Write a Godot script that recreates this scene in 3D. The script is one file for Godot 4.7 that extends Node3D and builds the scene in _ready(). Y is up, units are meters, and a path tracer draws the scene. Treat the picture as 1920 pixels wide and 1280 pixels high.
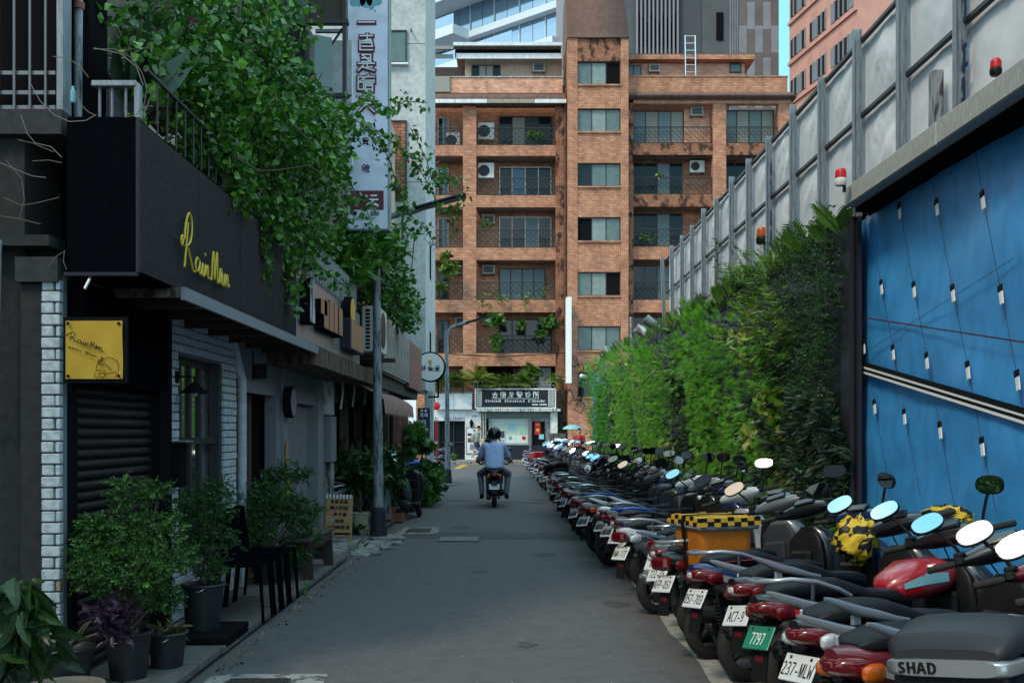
extends Node3D

const EYE := 1.51
const FOC := 2000.0
var taken := {}
var mats := {}
var cache := {}
var tex := {}
var rng := RandomNumberGenerator.new()

# a point seen at column a, row b of the 1920-wide survey photo, standing d metres down the alley
func at(a: float, b: float, d: float) -> Vector3:
	return Vector3((a - 960.0) * d / FOC, EYE + (811.0 - b) * d / FOC, -d)

class Mb:
	var v := PackedVector3Array()
	var n := PackedVector3Array()
	var c := PackedColorArray()
	var col := Color.WHITE
	var tinted := false
	var x := Transform3D()
	func tint(k: Color) -> void:
		col = k
		tinted = true
	func put3(a: Vector3, b: Vector3, d: Vector3, na: Vector3, nb: Vector3, nd: Vector3) -> void:
		v.append(x * a); v.append(x * d); v.append(x * b)
		n.append((x.basis * na).normalized()); n.append((x.basis * nd).normalized()); n.append((x.basis * nb).normalized())
		c.append(col); c.append(col); c.append(col)
	func tri(a: Vector3, b: Vector3, d: Vector3) -> void:
		var k := (b - a).cross(d - a).normalized()
		put3(a, b, d, k, k, k)
	func quad(a: Vector3, b: Vector3, d: Vector3, e: Vector3) -> void:
		tri(a, b, d)
		tri(a, d, e)
	func out(a: Vector3, b: Vector3, d: Vector3, e: Vector3, mid: Vector3) -> void:
		if (b - a).cross(d - a).dot((a + b + d + e) * 0.25 - mid) < 0.0:
			quad(e, d, b, a)
		else:
			quad(a, b, d, e)
	func box(p: Vector3, q: Vector3) -> void:
		cbox((p + q) * 0.5, (q - p).abs(), 0.0)
	func cbox(m: Vector3, s: Vector3, bevel: float) -> void:
		var h := s * 0.5
		var b: float = minf(bevel, minf(h.x, minf(h.y, h.z)) * 0.9)
		for ax in 3:
			var u := (ax + 1) % 3
			var w := (ax + 2) % 3
			for sg in [-1.0, 1.0]:
				var p: Array[Vector3] = []
				for k in [[-1.0, -1.0], [1.0, -1.0], [1.0, 1.0], [-1.0, 1.0]]:
					var q := Vector3()
					q[ax] = sg * h[ax]
					q[u] = k[0] * (h[u] - b)
					q[w] = k[1] * (h[w] - b)
					p.append(m + q)
				if sg > 0.0:
					quad(p[0], p[1], p[2], p[3])
				else:
					quad(p[3], p[2], p[1], p[0])
			if b > 0.0:
				for su in [-1.0, 1.0]:
					for sw in [-1.0, 1.0]:
						var r: Array[Vector3] = []
						for k in [[0, -1.0], [0, 1.0], [1, 1.0], [1, -1.0]]:
							var q := Vector3()
							q[ax] = k[1] * (h[ax] - b)
							q[u] = su * (h[u] if k[0] == 0 else h[u] - b)
							q[w] = sw * (h[w] - b if k[0] == 0 else h[w])
							r.append(m + q)
						out(r[0], r[1], r[2], r[3], m)
		if b > 0.0:
			for k in 8:
				var g := Vector3(-1.0 if k & 1 else 1.0, -1.0 if k & 2 else 1.0, -1.0 if k & 4 else 1.0)
				var p0 := m + g * Vector3(h.x, h.y - b, h.z - b)
				var p1 := m + g * Vector3(h.x - b, h.y, h.z - b)
				var p2 := m + g * Vector3(h.x - b, h.y - b, h.z)
				if (p1 - p0).cross(p2 - p0).dot(g) < 0.0:
					tri(p0, p2, p1)
				else:
					tri(p0, p1, p2)
	# a sheet of points; smooth normals
	func grid(rows: Array, loop := false, flip := false) -> void:
		var nr := rows.size()
		var nc: int = rows[0].size()
		var nn: Array = []
		for i in nr:
			var line := PackedVector3Array()
			var up: PackedVector3Array = rows[mini(i + 1, nr - 1)]
			var dn: PackedVector3Array = rows[maxi(i - 1, 0)]
			var me: PackedVector3Array = rows[i]
			for j in nc:
				var jp := (j + 1) % nc if loop else mini(j + 1, nc - 1)
				var jm := (j - 1 + nc) % nc if loop else maxi(j - 1, 0)
				var k := (up[j] - dn[j]).cross(me[jp] - me[jm])
				if k.length_squared() < 1e-14:
					k = ((rows[mini(i + 1, nr - 1)][jp] - rows[maxi(i - 1, 0)][jm]) as Vector3).cross(rows[mini(i + 1, nr - 1)][jm] - rows[maxi(i - 1, 0)][jp])
				line.append(-k.normalized() if flip else k.normalized())
			nn.append(line)
		for i in nr - 1:
			for j in (nc if loop else nc - 1):
				var j2 := (j + 1) % nc
				var a: Vector3 = rows[i][j]
				var b: Vector3 = rows[i + 1][j]
				var d: Vector3 = rows[i + 1][j2]
				var e: Vector3 = rows[i][j2]
				if flip:
					put3(a, e, d, nn[i][j], nn[i][j2], nn[i + 1][j2])
					put3(a, d, b, nn[i][j], nn[i + 1][j2], nn[i + 1][j])
				else:
					put3(a, b, d, nn[i][j], nn[i + 1][j], nn[i + 1][j2])
					put3(a, d, e, nn[i][j], nn[i + 1][j2], nn[i][j2])
	func fan(ring: PackedVector3Array, away: Vector3) -> void:
		var m := Vector3()
		for p in ring:
			m += p
		m /= ring.size()
		for j in ring.size():
			var a := ring[j]
			var b := ring[(j + 1) % ring.size()]
			if (a - m).cross(b - m).dot(away) < 0.0:
				tri(m, b, a)
			else:
				tri(m, a, b)
	# rings joined to a closed, smooth skin
	func skin(rings: Array, caps := true) -> void:
		var mid := Vector3()
		var r0: PackedVector3Array = rings[rings.size() / 2]
		for p in r0:
			mid += p
		mid /= r0.size()
		var r1: PackedVector3Array = rings[rings.size() / 2 - 1] if rings.size() > 1 else r0
		var k := (r0[0] - r1[0]).cross(r0[1] - r0[r0.size() - 1])
		grid(rings, true, k.dot(r0[0] - mid) < 0.0)
		if caps:
			var last: int = rings.size() - 1
			fan(rings[0], centre(rings[0]) - centre(rings[last]))
			fan(rings[last], centre(rings[last]) - centre(rings[0]))
	func centre(ring: PackedVector3Array) -> Vector3:
		var m := Vector3()
		for p in ring:
			m += p
		return m / ring.size()
	func tube(path: Array, r: Variant, sides := 8, caps := true) -> void:
		var rings: Array = []
		var up := Vector3.UP
		var t0: Vector3 = (path[1] - path[0]).normalized()
		if absf(t0.y) > 0.9:
			up = Vector3.RIGHT
		var u := t0.cross(up).normalized()
		for i in path.size():
			var t: Vector3 = (path[mini(i + 1, path.size() - 1)] - path[maxi(i - 1, 0)]).normalized()
			u = (u - t * u.dot(t)).normalized()
			var w := t.cross(u)
			var rad: float = r[i] if r is Array else r
			var ring := PackedVector3Array()
			for s in sides:
				var g := TAU * s / sides
				ring.append(path[i] + (u * cos(g) + w * sin(g)) * rad)
			rings.append(ring)
		skin(rings, caps)
	# profile of (radius, height) about the y axis
	func lathe(profile: Array, sides := 16, caps := true) -> void:
		var rings: Array = []
		for p in profile:
			var ring := PackedVector3Array()
			for s in sides:
				ring.append(Vector3(p.x * cos(TAU * s / sides), p.y, p.x * sin(TAU * s / sides)))
			rings.append(ring)
		skin(rings, caps)
	# sections [x, low y, high y, half width, power]
	func loftx(secs: Array, sides := 14) -> void:
		var rings: Array = []
		for s in secs:
			var ring := PackedVector3Array()
			var e: float = 2.0 / (s[4] if s.size() > 4 else 2.6)
			for k in sides:
				var g: float = TAU * (k + 0.5) / sides
				ring.append(Vector3(s[0], (s[1] + s[2]) * 0.5 + (s[2] - s[1]) * 0.5 * signf(sin(g)) * pow(absf(sin(g)), e), s[3] * signf(cos(g)) * pow(absf(cos(g)), e)))
			rings.append(ring)
		skin(rings)
	# sections [y, low x, high x, half width, power]
	func lofty(secs: Array, sides := 14) -> void:
		var rings: Array = []
		for s in secs:
			var ring := PackedVector3Array()
			var e: float = 2.0 / (s[4] if s.size() > 4 else 2.6)
			for k in sides:
				var g: float = TAU * (k + 0.5) / sides
				ring.append(Vector3((s[1] + s[2]) * 0.5 + (s[2] - s[1]) * 0.5 * signf(cos(g)) * pow(absf(cos(g)), e), s[0], s[3] * signf(sin(g)) * pow(absf(sin(g)), e)))
			rings.append(ring)
		skin(rings)
	# outline in x, y pushed out along z
	func prism(o: PackedVector2Array, z0: float, z1: float) -> void:
		var poly := o
		if Geometry2D.is_polygon_clockwise(o):
			poly = o.duplicate()
			poly.reverse()
		var t := Geometry2D.triangulate_polygon(poly)
		for k in range(0, t.size(), 3):
			var a := poly[t[k]]
			var b := poly[t[k + 1]]
			var d := poly[t[k + 2]]
			if (b - a).cross(d - a) < 0.0:
				var q := b
				b = d
				d = q
			tri(Vector3(a.x, a.y, z1), Vector3(b.x, b.y, z1), Vector3(d.x, d.y, z1))
			tri(Vector3(a.x, a.y, z0), Vector3(d.x, d.y, z0), Vector3(b.x, b.y, z0))
		for k in poly.size():
			var a := poly[k]
			var b := poly[(k + 1) % poly.size()]
			quad(Vector3(b.x, b.y, z0), Vector3(b.x, b.y, z1), Vector3(a.x, a.y, z1), Vector3(a.x, a.y, z0))
	# a strip of plate: path in x, y, half width in z, thickness
	func strip(path: Array, half: float, thick: float) -> void:
		for k in path.size() - 1:
			var a: Vector2 = path[k]
			var b: Vector2 = path[k + 1]
			var o := (b - a).normalized().orthogonal() * thick
			var p: Array = [a, b, b + o, a + o]
			prism(PackedVector2Array(p), -half, half)
	# pen strokes lying in the plane (o, right, down), each a flat ribbon
	func pen(strokes: Array, o: Vector3, right: Vector3, down: Vector3, w: float, lift: float) -> void:
		var face := down.cross(right).normalized() * lift
		var r := right.normalized()
		var rise := face.normalized() * w * .012
		for s in strokes:
			for k in s.size() - 1:
				var a: Vector2 = s[k]
				var b: Vector2 = s[k + 1]
				face += rise
				var p := o + right * a.x + down * a.y + face
				var q := o + right * b.x + down * b.y + face
				var dir := (q - p).normalized()
				if dir == Vector3.ZERO:
					dir = r
				var side := face.normalized().cross(dir) * w * 0.5
				p -= dir * w * 0.42
				q += dir * w * 0.42
				quad(p - side, q - side, q + side, p + side)
	func mesh() -> ArrayMesh:
		var arr := []
		arr.resize(Mesh.ARRAY_MAX)
		arr[Mesh.ARRAY_VERTEX] = v
		arr[Mesh.ARRAY_NORMAL] = n
		if tinted:
			arr[Mesh.ARRAY_COLOR] = c
		var m := ArrayMesh.new()
		m.add_surface_from_arrays(Mesh.PRIMITIVE_TRIANGLES, arr)
		return m

func numbered(called: String) -> String:
	var k: int = taken.get(called, -1) + 1
	taken[called] = k
	return called if k == 0 else "%s_%03d" % [called, k]

func tag(o: Node, label: String, category := "", group := "") -> Node:
	o.set_meta("label", label)
	if category:
		o.set_meta("category", category)
	if group:
		o.set_meta("group", group)
	return o

func thing(called: String, base: Vector3, label: String, category: String, group := "") -> Node3D:
	var o := Node3D.new()
	o.name = numbered(called)
	add_child(o)
	o.position = base
	tag(o, label, category, group)
	return o

# a mesh made in world coordinates, hung under a thing (or standing alone)
func wp(b: Mb, called: String, m: Material, parent: Node3D = null) -> MeshInstance3D:
	var o := MeshInstance3D.new()
	var shift := Vector3()
	if parent == null:
		var lo := Vector3.INF
		var hi := -Vector3.INF
		for p in b.v:
			lo = lo.min(p)
			hi = hi.max(p)
		shift = Vector3((lo.x + hi.x) * 0.5, lo.y, (lo.z + hi.z) * 0.5)
		o.name = numbered(called)
	else:
		var up: Node = parent
		while up != self:
			shift += up.position
			up = up.get_parent()
		o.name = called
	for k in b.v.size():
		b.v[k] -= shift
	o.mesh = b.mesh()
	o.material_override = m
	if parent == null:
		add_child(o)
		o.position = shift
	else:
		parent.add_child(o, true)
	return o

# a mesh in its parent's own axes
func lp(mesh: Mesh, called: String, m: Material, parent: Node3D, x := Transform3D()) -> MeshInstance3D:
	var o := MeshInstance3D.new()
	o.name = called
	o.mesh = mesh
	o.material_override = m
	parent.add_child(o, true)
	o.transform = x
	return o

func stuff(o: Node) -> Node:
	o.set_meta("kind", "stuff")
	return o

func struct(b: Mb, called: String, m: Material) -> MeshInstance3D:
	var o := wp(b, called, m)
	o.set_meta("kind", "structure")
	return o

# many copies of one small mesh as one object
func swarm(called: String, mesh: Mesh, m: Material, places: Array, tints: Array, parent: Node3D = null) -> MultiMeshInstance3D:
	var o := MultiMeshInstance3D.new()
	var mm := MultiMesh.new()
	mm.transform_format = MultiMesh.TRANSFORM_3D
	mm.use_colors = true
	mm.mesh = mesh
	mm.instance_count = places.size()
	var shift := Vector3()
	if parent:
		shift = parent.position
	for k in places.size():
		var t: Transform3D = places[k]
		t.origin -= shift
		mm.set_instance_transform(k, t)
		mm.set_instance_color(k, tints[k])
	o.multimesh = mm
	o.material_override = m
	o.name = called if parent else numbered(called)
	(parent if parent else self).add_child(o, true)
	o.set_meta("kind", "stuff")
	return o

func mat(key: String, r: float, g: float, b: float, rough := 0.7, metal := 0.0, texkey := "", scale := 1.0, bump := 0.0) -> StandardMaterial3D:
	if mats.has(key):
		return mats[key]
	var m := StandardMaterial3D.new()
	m.resource_name = key
	m.albedo_color = Color(r, g, b).linear_to_srgb()
	m.roughness = rough
	m.metallic = metal
	if texkey:
		m.albedo_texture = tex[texkey]
		m.uv1_triplanar = true
		m.uv1_world_triplanar = true
		m.uv1_scale = Vector3.ONE * scale
		if bump > 0.0:
			m.heightmap_enabled = true
			m.heightmap_texture = tex[texkey + "_h"] if tex.has(texkey + "_h") else tex[texkey]
			m.heightmap_scale = bump
	mats[key] = m
	return m

func over(m: StandardMaterial3D, texkey: String, sx: float, sy: float) -> StandardMaterial3D:
	m.detail_enabled = true
	m.detail_albedo = tex[texkey]
	m.detail_blend_mode = BaseMaterial3D.BLEND_MODE_MUL
	m.detail_uv_layer = BaseMaterial3D.DETAIL_UV_2
	m.uv2_triplanar = true
	m.uv2_world_triplanar = true
	m.uv2_scale = Vector3(sx, sy, sx)
	return m

func noise_tex(key: String, freq: float, octaves: int, lo: float, hi: float, size := 512, kind := FastNoiseLite.TYPE_SIMPLEX, sd := 1, cut0 := 0.0, cut1 := 1.0) -> void:
	var n := FastNoiseLite.new()
	n.noise_type = kind
	n.seed = sd
	n.frequency = freq
	n.fractal_octaves = octaves
	n.fractal_gain = 0.6
	var t := NoiseTexture2D.new()
	t.width = size
	t.height = size
	t.seamless = true
	t.noise = n
	var g := Gradient.new()
	g.set_offset(0, cut0)
	g.set_offset(1, cut1)
	g.set_color(0, Color(lo, lo, lo).linear_to_srgb())
	g.set_color(1, Color(hi, hi, hi).linear_to_srgb())
	t.color_ramp = g
	tex[key] = t

func brick_tex(key: String, cols: int, rows: int, base: Array, mortar: Color, joint: float, sd: int) -> void:
	var s := 512
	var im := Image.create(s, s, false, Image.FORMAT_RGB8)
	var hm := Image.create(s, s, false, Image.FORMAT_RGB8)
	im.fill(mortar.linear_to_srgb())
	hm.fill(Color(0, 0, 0))
	var r := RandomNumberGenerator.new()
	r.seed = sd
	var bw := float(s) / cols
	var bh := float(s) / rows
	for j in rows:
		for i in cols:
			var k: Color = base[r.randi() % base.size()]
			var f := r.randf_range(0.86, 1.12)
			k = Color(k.r * f, k.g * f, k.b * f).linear_to_srgb()
			var x0 := int(i * bw + (bw * 0.5 if j % 2 else 0.0))
			var w := int(bw - joint)
			var y0 := int(j * bh)
			var h := int(bh - joint)
			for part in [[x0, w], [x0 - s, w]]:
				var a: int = maxi(part[0], 0)
				var e: int = mini(part[0] + part[1], s)
				if e > a:
					im.fill_rect(Rect2i(a, y0, e - a, h), k)
					hm.fill_rect(Rect2i(a, y0, e - a, h), Color.WHITE)
	tex[key] = ImageTexture.create_from_image(im)
	tex[key + "_h"] = ImageTexture.create_from_image(hm)

func textures() -> void:
	noise_tex("fine", 0.09, 4, 0.72, 1.2, 512, FastNoiseLite.TYPE_SIMPLEX, 3)
	noise_tex("grit", 0.25, 3, 0.4, 1.7, 512, FastNoiseLite.TYPE_SIMPLEX, 5)
	noise_tex("blotch", 0.012, 5, 0.6, 1.25, 512, FastNoiseLite.TYPE_SIMPLEX, 7)
	noise_tex("stain", 0.02, 5, 0.12, 1.0, 512, FastNoiseLite.TYPE_SIMPLEX, 11, 0.18, 0.5)
	noise_tex("road", 0.035, 7, 0.84, 1.17, 1024, FastNoiseLite.TYPE_SIMPLEX, 29, 0.2, 0.8)
	noise_tex("soot", 0.02, 5, 0.72, 1.05, 512, FastNoiseLite.TYPE_SIMPLEX, 23, 0.15, 0.6)
	noise_tex("streak", 0.05, 4, 0.55, 1.1, 512, FastNoiseLite.TYPE_SIMPLEX, 13)
	noise_tex("soft", 0.008, 3, 0.78, 1.12, 512, FastNoiseLite.TYPE_SIMPLEX, 17)
	noise_tex("peel", 0.02, 4, 0.45, 1.0, 512, FastNoiseLite.TYPE_CELLULAR, 19)
	brick_tex("brick", 8, 16, [Color(.50, .22, .125), Color(.56, .255, .145), Color(.45, .19, .115), Color(.59, .29, .17)], Color(.21, .105, .072), 6.0, 4)
	brick_tex("pinkbrick", 8, 16, [Color(.60, .33, .25), Color(.64, .36, .27), Color(.56, .29, .22)], Color(.50, .28, .21), 3.0, 9)
	brick_tex("tile", 16, 16, [Color(.70, .70, .66), Color(.62, .63, .60), Color(.74, .73, .68)], Color(.28, .28, .27), 3.0, 6)

# hand-lettered characters: pen strokes on a ten by ten square
var glyphs := {
	"一": "0595", "直": "1181 5053 24738727 2474 2575 141989", "是": "2070 2074 7074 2272 2474 0595 5558 5787 3609 276899", "晴": "01313808 01080434 4191 4393 6004 3494 454959 4585 8589 4686 4888",
	"天": "1181 0494 514509 5599", "雜": "2021 0141 1303 3344 0545 2529 2607 2647 6058 7071 5259 5292 5494 5696 5898", "貨": "3012 2124 503393 8051 2474 2474 2428 7478 2575 2777 2808 6898", "館": "3003 3053 1444 1418 4447 1646 4749 7071 5254 529294 6484 6468 8486 6686 6999 6869 8889",
	"沄": "0112 0314 0927 4181 3494 643898 7799", "杯": "0343 2029 2306 2446 5191 7148 7079 7496", "食": "500494 4252 2474 2429 7477 2676 2797 2949 5899", "堂": "5052 2032 8071 030593 9394 34743666 3436 6466 5659 2777 0999",
	"日": "2070792920 2474", "式": "0292 0545 2528 0947 505597 9799 7181", "咖": "02323707 0207 3363 6368 4039 68597 73939777 7377", "哩": "02323707 0207 41914535 41458595 9195 4393 6169 4797 3999", "飯": "3003 3053 1444 1418 4447 1646 4749 5191 515509 5484 8459 6599", "州": "2018 0406 4049 3436 7079 6466 9496", "乾": "0141 2029 13334616 1346 1636 0747 6051 6292 5494 9457 5799", "溫": "0112 0314 0927 416165 4145 6165 4555 6575 3797 4649 6669 8689 3999",
	"古": "0393 5055 25857929 2529", "德": "2003 3204 1419 4191 6063 43934595 4345 9395 6365 8385 4696 4749 5759 5989 8798", "牙": "1181 312494 6169 5459 6409", "醫": "0040 000444 1131 0343 2124 60619193 5161 5494 5484 0595 2679 26297969 2676 2777", "診": "2021 0242 1333 1434 163639 1639 7043 7095 7465 7656 8759", "所": "0040 0109 11414404 0414 906162 6249 5494 8489",
	"米": "5059 0494 2132 8172 5408 5598", "套": "0191 514009 5195 3474 3676 3939 0797", "餐": "3012 3143 0444 5191 9158 500695 2797 2979 2929", "義": "2031 8071 1181 0292 0393 0595 3539 0797 6597 9599", "大": "0393 503509 5599", "利": "4010 2029 0343 2406 2446 6267 9098 9888", "麵": "2029 0242 0444 0848 5191 5459 5494 9499 5999 7479", "早": "2070 2074 7074 2272 2474 0696 5559", "午": "3013 2181 0595 5159", "啡": "02323707 0207 5059 4252 4454 4656 7079 7292 7494 7696", "比": "1019 1343 1938 6069 9263 6999", "時": "01313808 01080434 4292 6064 3494 4696 8689 8979 5657", "鬆": "1090 1015 1272 1574 0595 2529 6659 6999", "餅": "3003 3053 1444 1418 4447 1646 4749 6061 9081 5292 5696 6269 8289",
	"設": "2021 0242 1333 1434 1636391916 60516464 6080 8084 8494 4696 8649 5799", "計": "2021 0242 1333 1434 1636391916 4494 6459 7079",
	"防": "0131 314435 3507 0109 6071 4292 6249 5585 858979", "音": "5051 1181 3234 7264 0494 2676 2629 7679 2777 2979",
}

func strokes_of(ch: String) -> Array:
	var all: Array = []
	for s in (glyphs[ch] as String).split(" "):
		var line: Array = []
		for k in range(0, s.length() - 1, 2):
			line.append(Vector2(s[k].to_float() / 9.0, s[k + 1].to_float() / 9.0))
		all.append(line)
	return all

# characters one after another: step is the way from one to the next
func write(text: String, o: Vector3, right: Vector3, down: Vector3, step: Vector3, w: float, lift: float) -> Mb:
	var b := Mb.new()
	for k in text.length():
		b.pen(strokes_of(text[k]), o + step * k, right, down, w, lift)
	return b

func letters(text: String, height: float, font := "Droid Sans", bold := false, depth := 0.004) -> Mesh:
	var key := text + font + str(height) + str(bold)
	if cache.has(key):
		return cache[key]
	var f := SystemFont.new()
	f.font_names = PackedStringArray([font])
	f.font_weight = 700 if bold else 400
	var t := TextMesh.new()
	t.font = f
	t.text = text
	t.font_size = 32
	t.pixel_size = height / 23.0
	t.depth = depth
	t.curve_step = 4.0
	cache[key] = t
	return t

func _ready() -> void:
	rng.seed = 77
	var cam := Camera3D.new()
	cam.name = "Camera"
	cam.projection = Camera3D.PROJECTION_FRUSTUM
	cam.near = 0.1
	cam.far = 600.0
	cam.size = 0.1 * 1280.0 / FOC
	cam.frustum_offset = Vector2(0.0, 0.1 * 171.0 / FOC)
	cam.position = Vector3(0, EYE, 0)
	add_child(cam)
	cam.current = true
	var env := Environment.new()
	env.background_mode = Environment.BG_SKY
	env.tonemap_mode = Environment.TONE_MAPPER_LINEAR
	env.tonemap_exposure = 1.5
	env.sdfgi_enabled = true
	env.ssao_enabled = true
	env.ssil_enabled = true
	var sky := ProceduralSkyMaterial.new()
	sky.sky_top_color = Color(0.13, 0.36, 0.48).linear_to_srgb()
	sky.sky_horizon_color = Color(0.30, 0.56, 0.66).linear_to_srgb()
	sky.sky_curve = 0.12
	sky.sky_energy_multiplier = 1.25
	sky.ground_bottom_color = Color(0.06, 0.06, 0.06)
	sky.ground_horizon_color = Color(0.45, 0.48, 0.5)
	sky.sky_cover = clouds()
	env.sky = Sky.new()
	env.sky.sky_material = sky
	var we := WorldEnvironment.new()
	we.name = "World"
	we.environment = env
	add_child(we)
	var sun := DirectionalLight3D.new()
	sun.name = "Sun"
	sun.light_color = Color(1.0, 0.93, 0.82)
	sun.light_energy = 0.5
	sun.light_angular_distance = 12.0
	sun.shadow_enabled = true
	add_child(sun)
	sun.look_at_from_position(Vector3(-5, 8.6, 6.0), Vector3.ZERO)
	textures()
	materials()
	ground()
	far_building()
	towers()
	behind()
	hoarding()
	near_left()
	mid_left()
	clinic()
	street_things()
	scooters()
	people()
	living_wall()
	vines()
	pots()

func clouds() -> Texture2D:
	var n := FastNoiseLite.new()
	n.frequency = 0.9
	n.fractal_octaves = 5
	# a seed whose clouds leave a blue gap low over the end of the lane
	var least := 9.0
	var best := 1
	for k in range(1, 900):
		n.seed = k
		var v := maxf(n.get_noise_3d(.226 * 1.6, .30 * 3.0, -.91 * 1.6), n.get_noise_3d(.236 * 1.6, .37 * 3.0, -.91 * 1.6))
		if v < least:
			least = v
			best = k
	n.seed = best
	var im := Image.create(512, 256, false, Image.FORMAT_RGBA8)
	for j in 256:
		var e := (0.5 - (j + 0.5) / 256.0) * PI
		for i in 512:
			var g := TAU * (i + 0.5) / 512.0
			var f := n.get_noise_3d(-sin(g) * cos(e) * 1.6, sin(e) * 3.0, cos(g) * cos(e) * 1.6)
			var a := smoothstep(-0.2, 0.25, f)
			im.set_pixel(i, j, Color(1.0, 0.99, 0.97, a * 0.85 if e > 0.0 else 0.0))
	return ImageTexture.create_from_image(im)

func materials() -> void:
	over(mat("asphalt", .096, .093, .096, 0.88, 0.0, "grit", 0.8, 0.6), "road", 0.1, 0.1)
	over(mat("asphalt_patch", .062, .062, .066, 0.85, 0.0, "grit", 1.1, 0.4), "blotch", 0.5, 0.5)
	over(mat("concrete", .27, .265, .25, 0.9, 0.0, "fine", 1.1, 0.2), "stain", 0.5, 0.2)
	over(mat("paving", .13, .122, .115, 0.9, 0.0, "grit", 1.4, 0.2), "blotch", 0.9, 0.9)
	over(mat("tower_concrete", .46, .48, .48, 0.85, 0.0, "soft", 0.25, 0.0), "fine", 0.12, 0.12)
	over(mat("dark_concrete", .055, .054, .054, 0.95, 0.0, "grit", 2.2, 3.0), "blotch", 1.2, 1.2)
	over(mat("dark_band", .055, .055, .055, 0.95, 0.0, "grit", 3.0, 1.0), "blotch", 1.5, 1.5)
	over(mat("white_brick", .52, .56, .59, 0.75, 0.0, "fine", 4.0, 0.25), "blotch", 2.0, 2.0)
	over(mat("stained_brick", .36, .27, .17, 0.85, 0.0, "fine", 4.0, 0.3), "stain", 3.0, 3.0)
	mat("mortar", .16, .18, .20, 0.95, 0.0, "grit", 3.0, 0.3)
	mat("black", .010, .010, .011, 0.6)
	over(mat("sign_black", .003, .0036, .0052, 0.7), "soft", 1.5, 0.6)
	over(mat("sign_face", .055, .050, .050, 0.6), "streak", 1.6, 0.4)
	mat("shutter", .022, .022, .026, 0.45, 0.2)
	mat("steel", .17, .18, .19, 0.5, 0.4)
	over(mat("galvanised", .27, .31, .34, 0.5, 0.35, "fine", 1.5), "streak", 1.2, 0.15)
	over(mat("pole_grey", .28, .30, .325, 0.6, 0.2, "fine", 3.0), "stain", 1.1, 0.25)
	mat("grey_paint", .21, .22, .24, 0.6, 0.0, "fine", 1.0)
	mat("grey_door", .18, .18, .20, 0.6, 0.0, "soft", 1.0)
	mat("white_paint", .68, .70, .72, 0.55, 0.0, "soft", 0.5)
	over(mat("dirty_white", .52, .52, .50, 0.7, 0.0, "fine", 1.0), "stain", 0.6, 0.2)
	over(mat("wood_dark", .045, .026, .018, 0.6, 0.0, "fine", 2.0), "streak", 0.3, 4.0)
	over(mat("wood_red", .17, .065, .036, 0.5, 0.0, "fine", 2.0), "streak", 4.0, 0.3)
	over(mat("wood_board", .50, .27, .11, 0.6, 0.0, "fine", 2.0), "streak", 0.5, 9.0)
	over(mat("bench_wood", .075, .058, .045, 0.75, 0.0, "fine", 3.0), "streak", 6.0, 6.0)
	over(mat("rust", .13, .075, .052, 0.9, 0.0, "fine", 2.0, 0.2), "stain", 0.7, 0.25)
	over(mat("old_sign", .33, .31, .28, 0.85, 0.0, "fine", 1.0), "stain", 1.6, 0.22)
	over(mat("red_sign", .33, .15, .12, 0.85, 0.0, "fine", 1.0), "stain", 1.8, 0.18)
	over(mat("awning_pink", .38, .21, .19, 0.9, 0.0, "fine", 1.0), "stain", 1.6, 0.5)
	over(mat("old_wall", .10, .085, .07, 0.95, 0.0, "fine", 1.5, 0.4), "stain", 0.8, 0.3)
	over(mat("beige", .42, .36, .28, 0.85, 0.0, "fine", 1.0), "streak", 0.7, 0.1)
	mat("peach", .48, .34, .26, 0.85, 0.0, "soft", 0.7)
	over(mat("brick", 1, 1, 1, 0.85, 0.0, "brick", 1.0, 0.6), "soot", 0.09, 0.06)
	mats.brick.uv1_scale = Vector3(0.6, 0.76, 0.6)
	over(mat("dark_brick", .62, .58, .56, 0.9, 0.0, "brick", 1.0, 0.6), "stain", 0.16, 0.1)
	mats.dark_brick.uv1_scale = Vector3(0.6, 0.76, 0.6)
	over(mat("pink_brick", 1, 1, 1, 0.85, 0.0, "pinkbrick", 1.0), "soft", 0.1, 0.1)
	mats.pink_brick.uv1_scale = Vector3(0.5, 0.6, 0.5)
	over(mat("peach_brick", 1.05, .96, .84, 0.85, 0.0, "pinkbrick", 1.0), "blotch", 0.2, 0.2)
	mats.peach_brick.uv1_scale = Vector3(0.5, 0.72, 0.5)
	over(mat("shingle", .185, .105, .085, 0.95, 0.0, "grit", 1.2, 1.0), "blotch", 0.3, 0.3)
	mat("white_tile", 1, 1, 1, 0.4, 0.0, "tile", 0.5)
	mat("pink_tower", .60, .29, .225, 0.8, 0.0, "soft", 0.1)
	mat("frame_dark", .03, .03, .032, 0.5, 0.3)
	mat("frame_light", .42, .42, .40, 0.5, 0.3)
	mat("iron", .022, .021, .021, 0.55, 0.2)
	mat("frosted_pale", .20, .25, .235, 0.4, 0.0, "soft", 0.5)
	mat("curtain", .34, .33, .29, 0.9, 0.0, "streak", 0.9)
	mat("curtain_blue", .20, .27, .30, 0.9, 0.0, "streak", 0.9)
	mat("frosted", .10, .15, .145, 0.3, 0.0, "soft", 0.5)
	mat("dark_glass", .012, .016, .02, 0.06)
	mats.dark_glass.metallic_specular = 0.4
	mat("shop_glass", .55, .58, .6, 0.03, 0.8)
	mat("teal_glass", .02, .085, .15, 0.08)
	mat("tower_glass", .22, .33, .43, 0.08, 0.55)
	mat("tower_white", .62, .68, .74, 0.6)
	mat("tower_dark", .085, .098, .108, 0.7, 0.0, "soft", 0.08)
	mat("tower_dim", .055, .065, .075, 0.7)
	mat("tower_fin", .24, .24, .27, 0.6)
	mat("check_grey", .24, .25, .285, 0.7, 0.0, "soft", 0.1)
	mat("check_brown", .145, .125, .125, 0.7, 0.0, "soft", 0.1)
	mat("ac_white", .60, .60, .56, 0.5)
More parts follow.
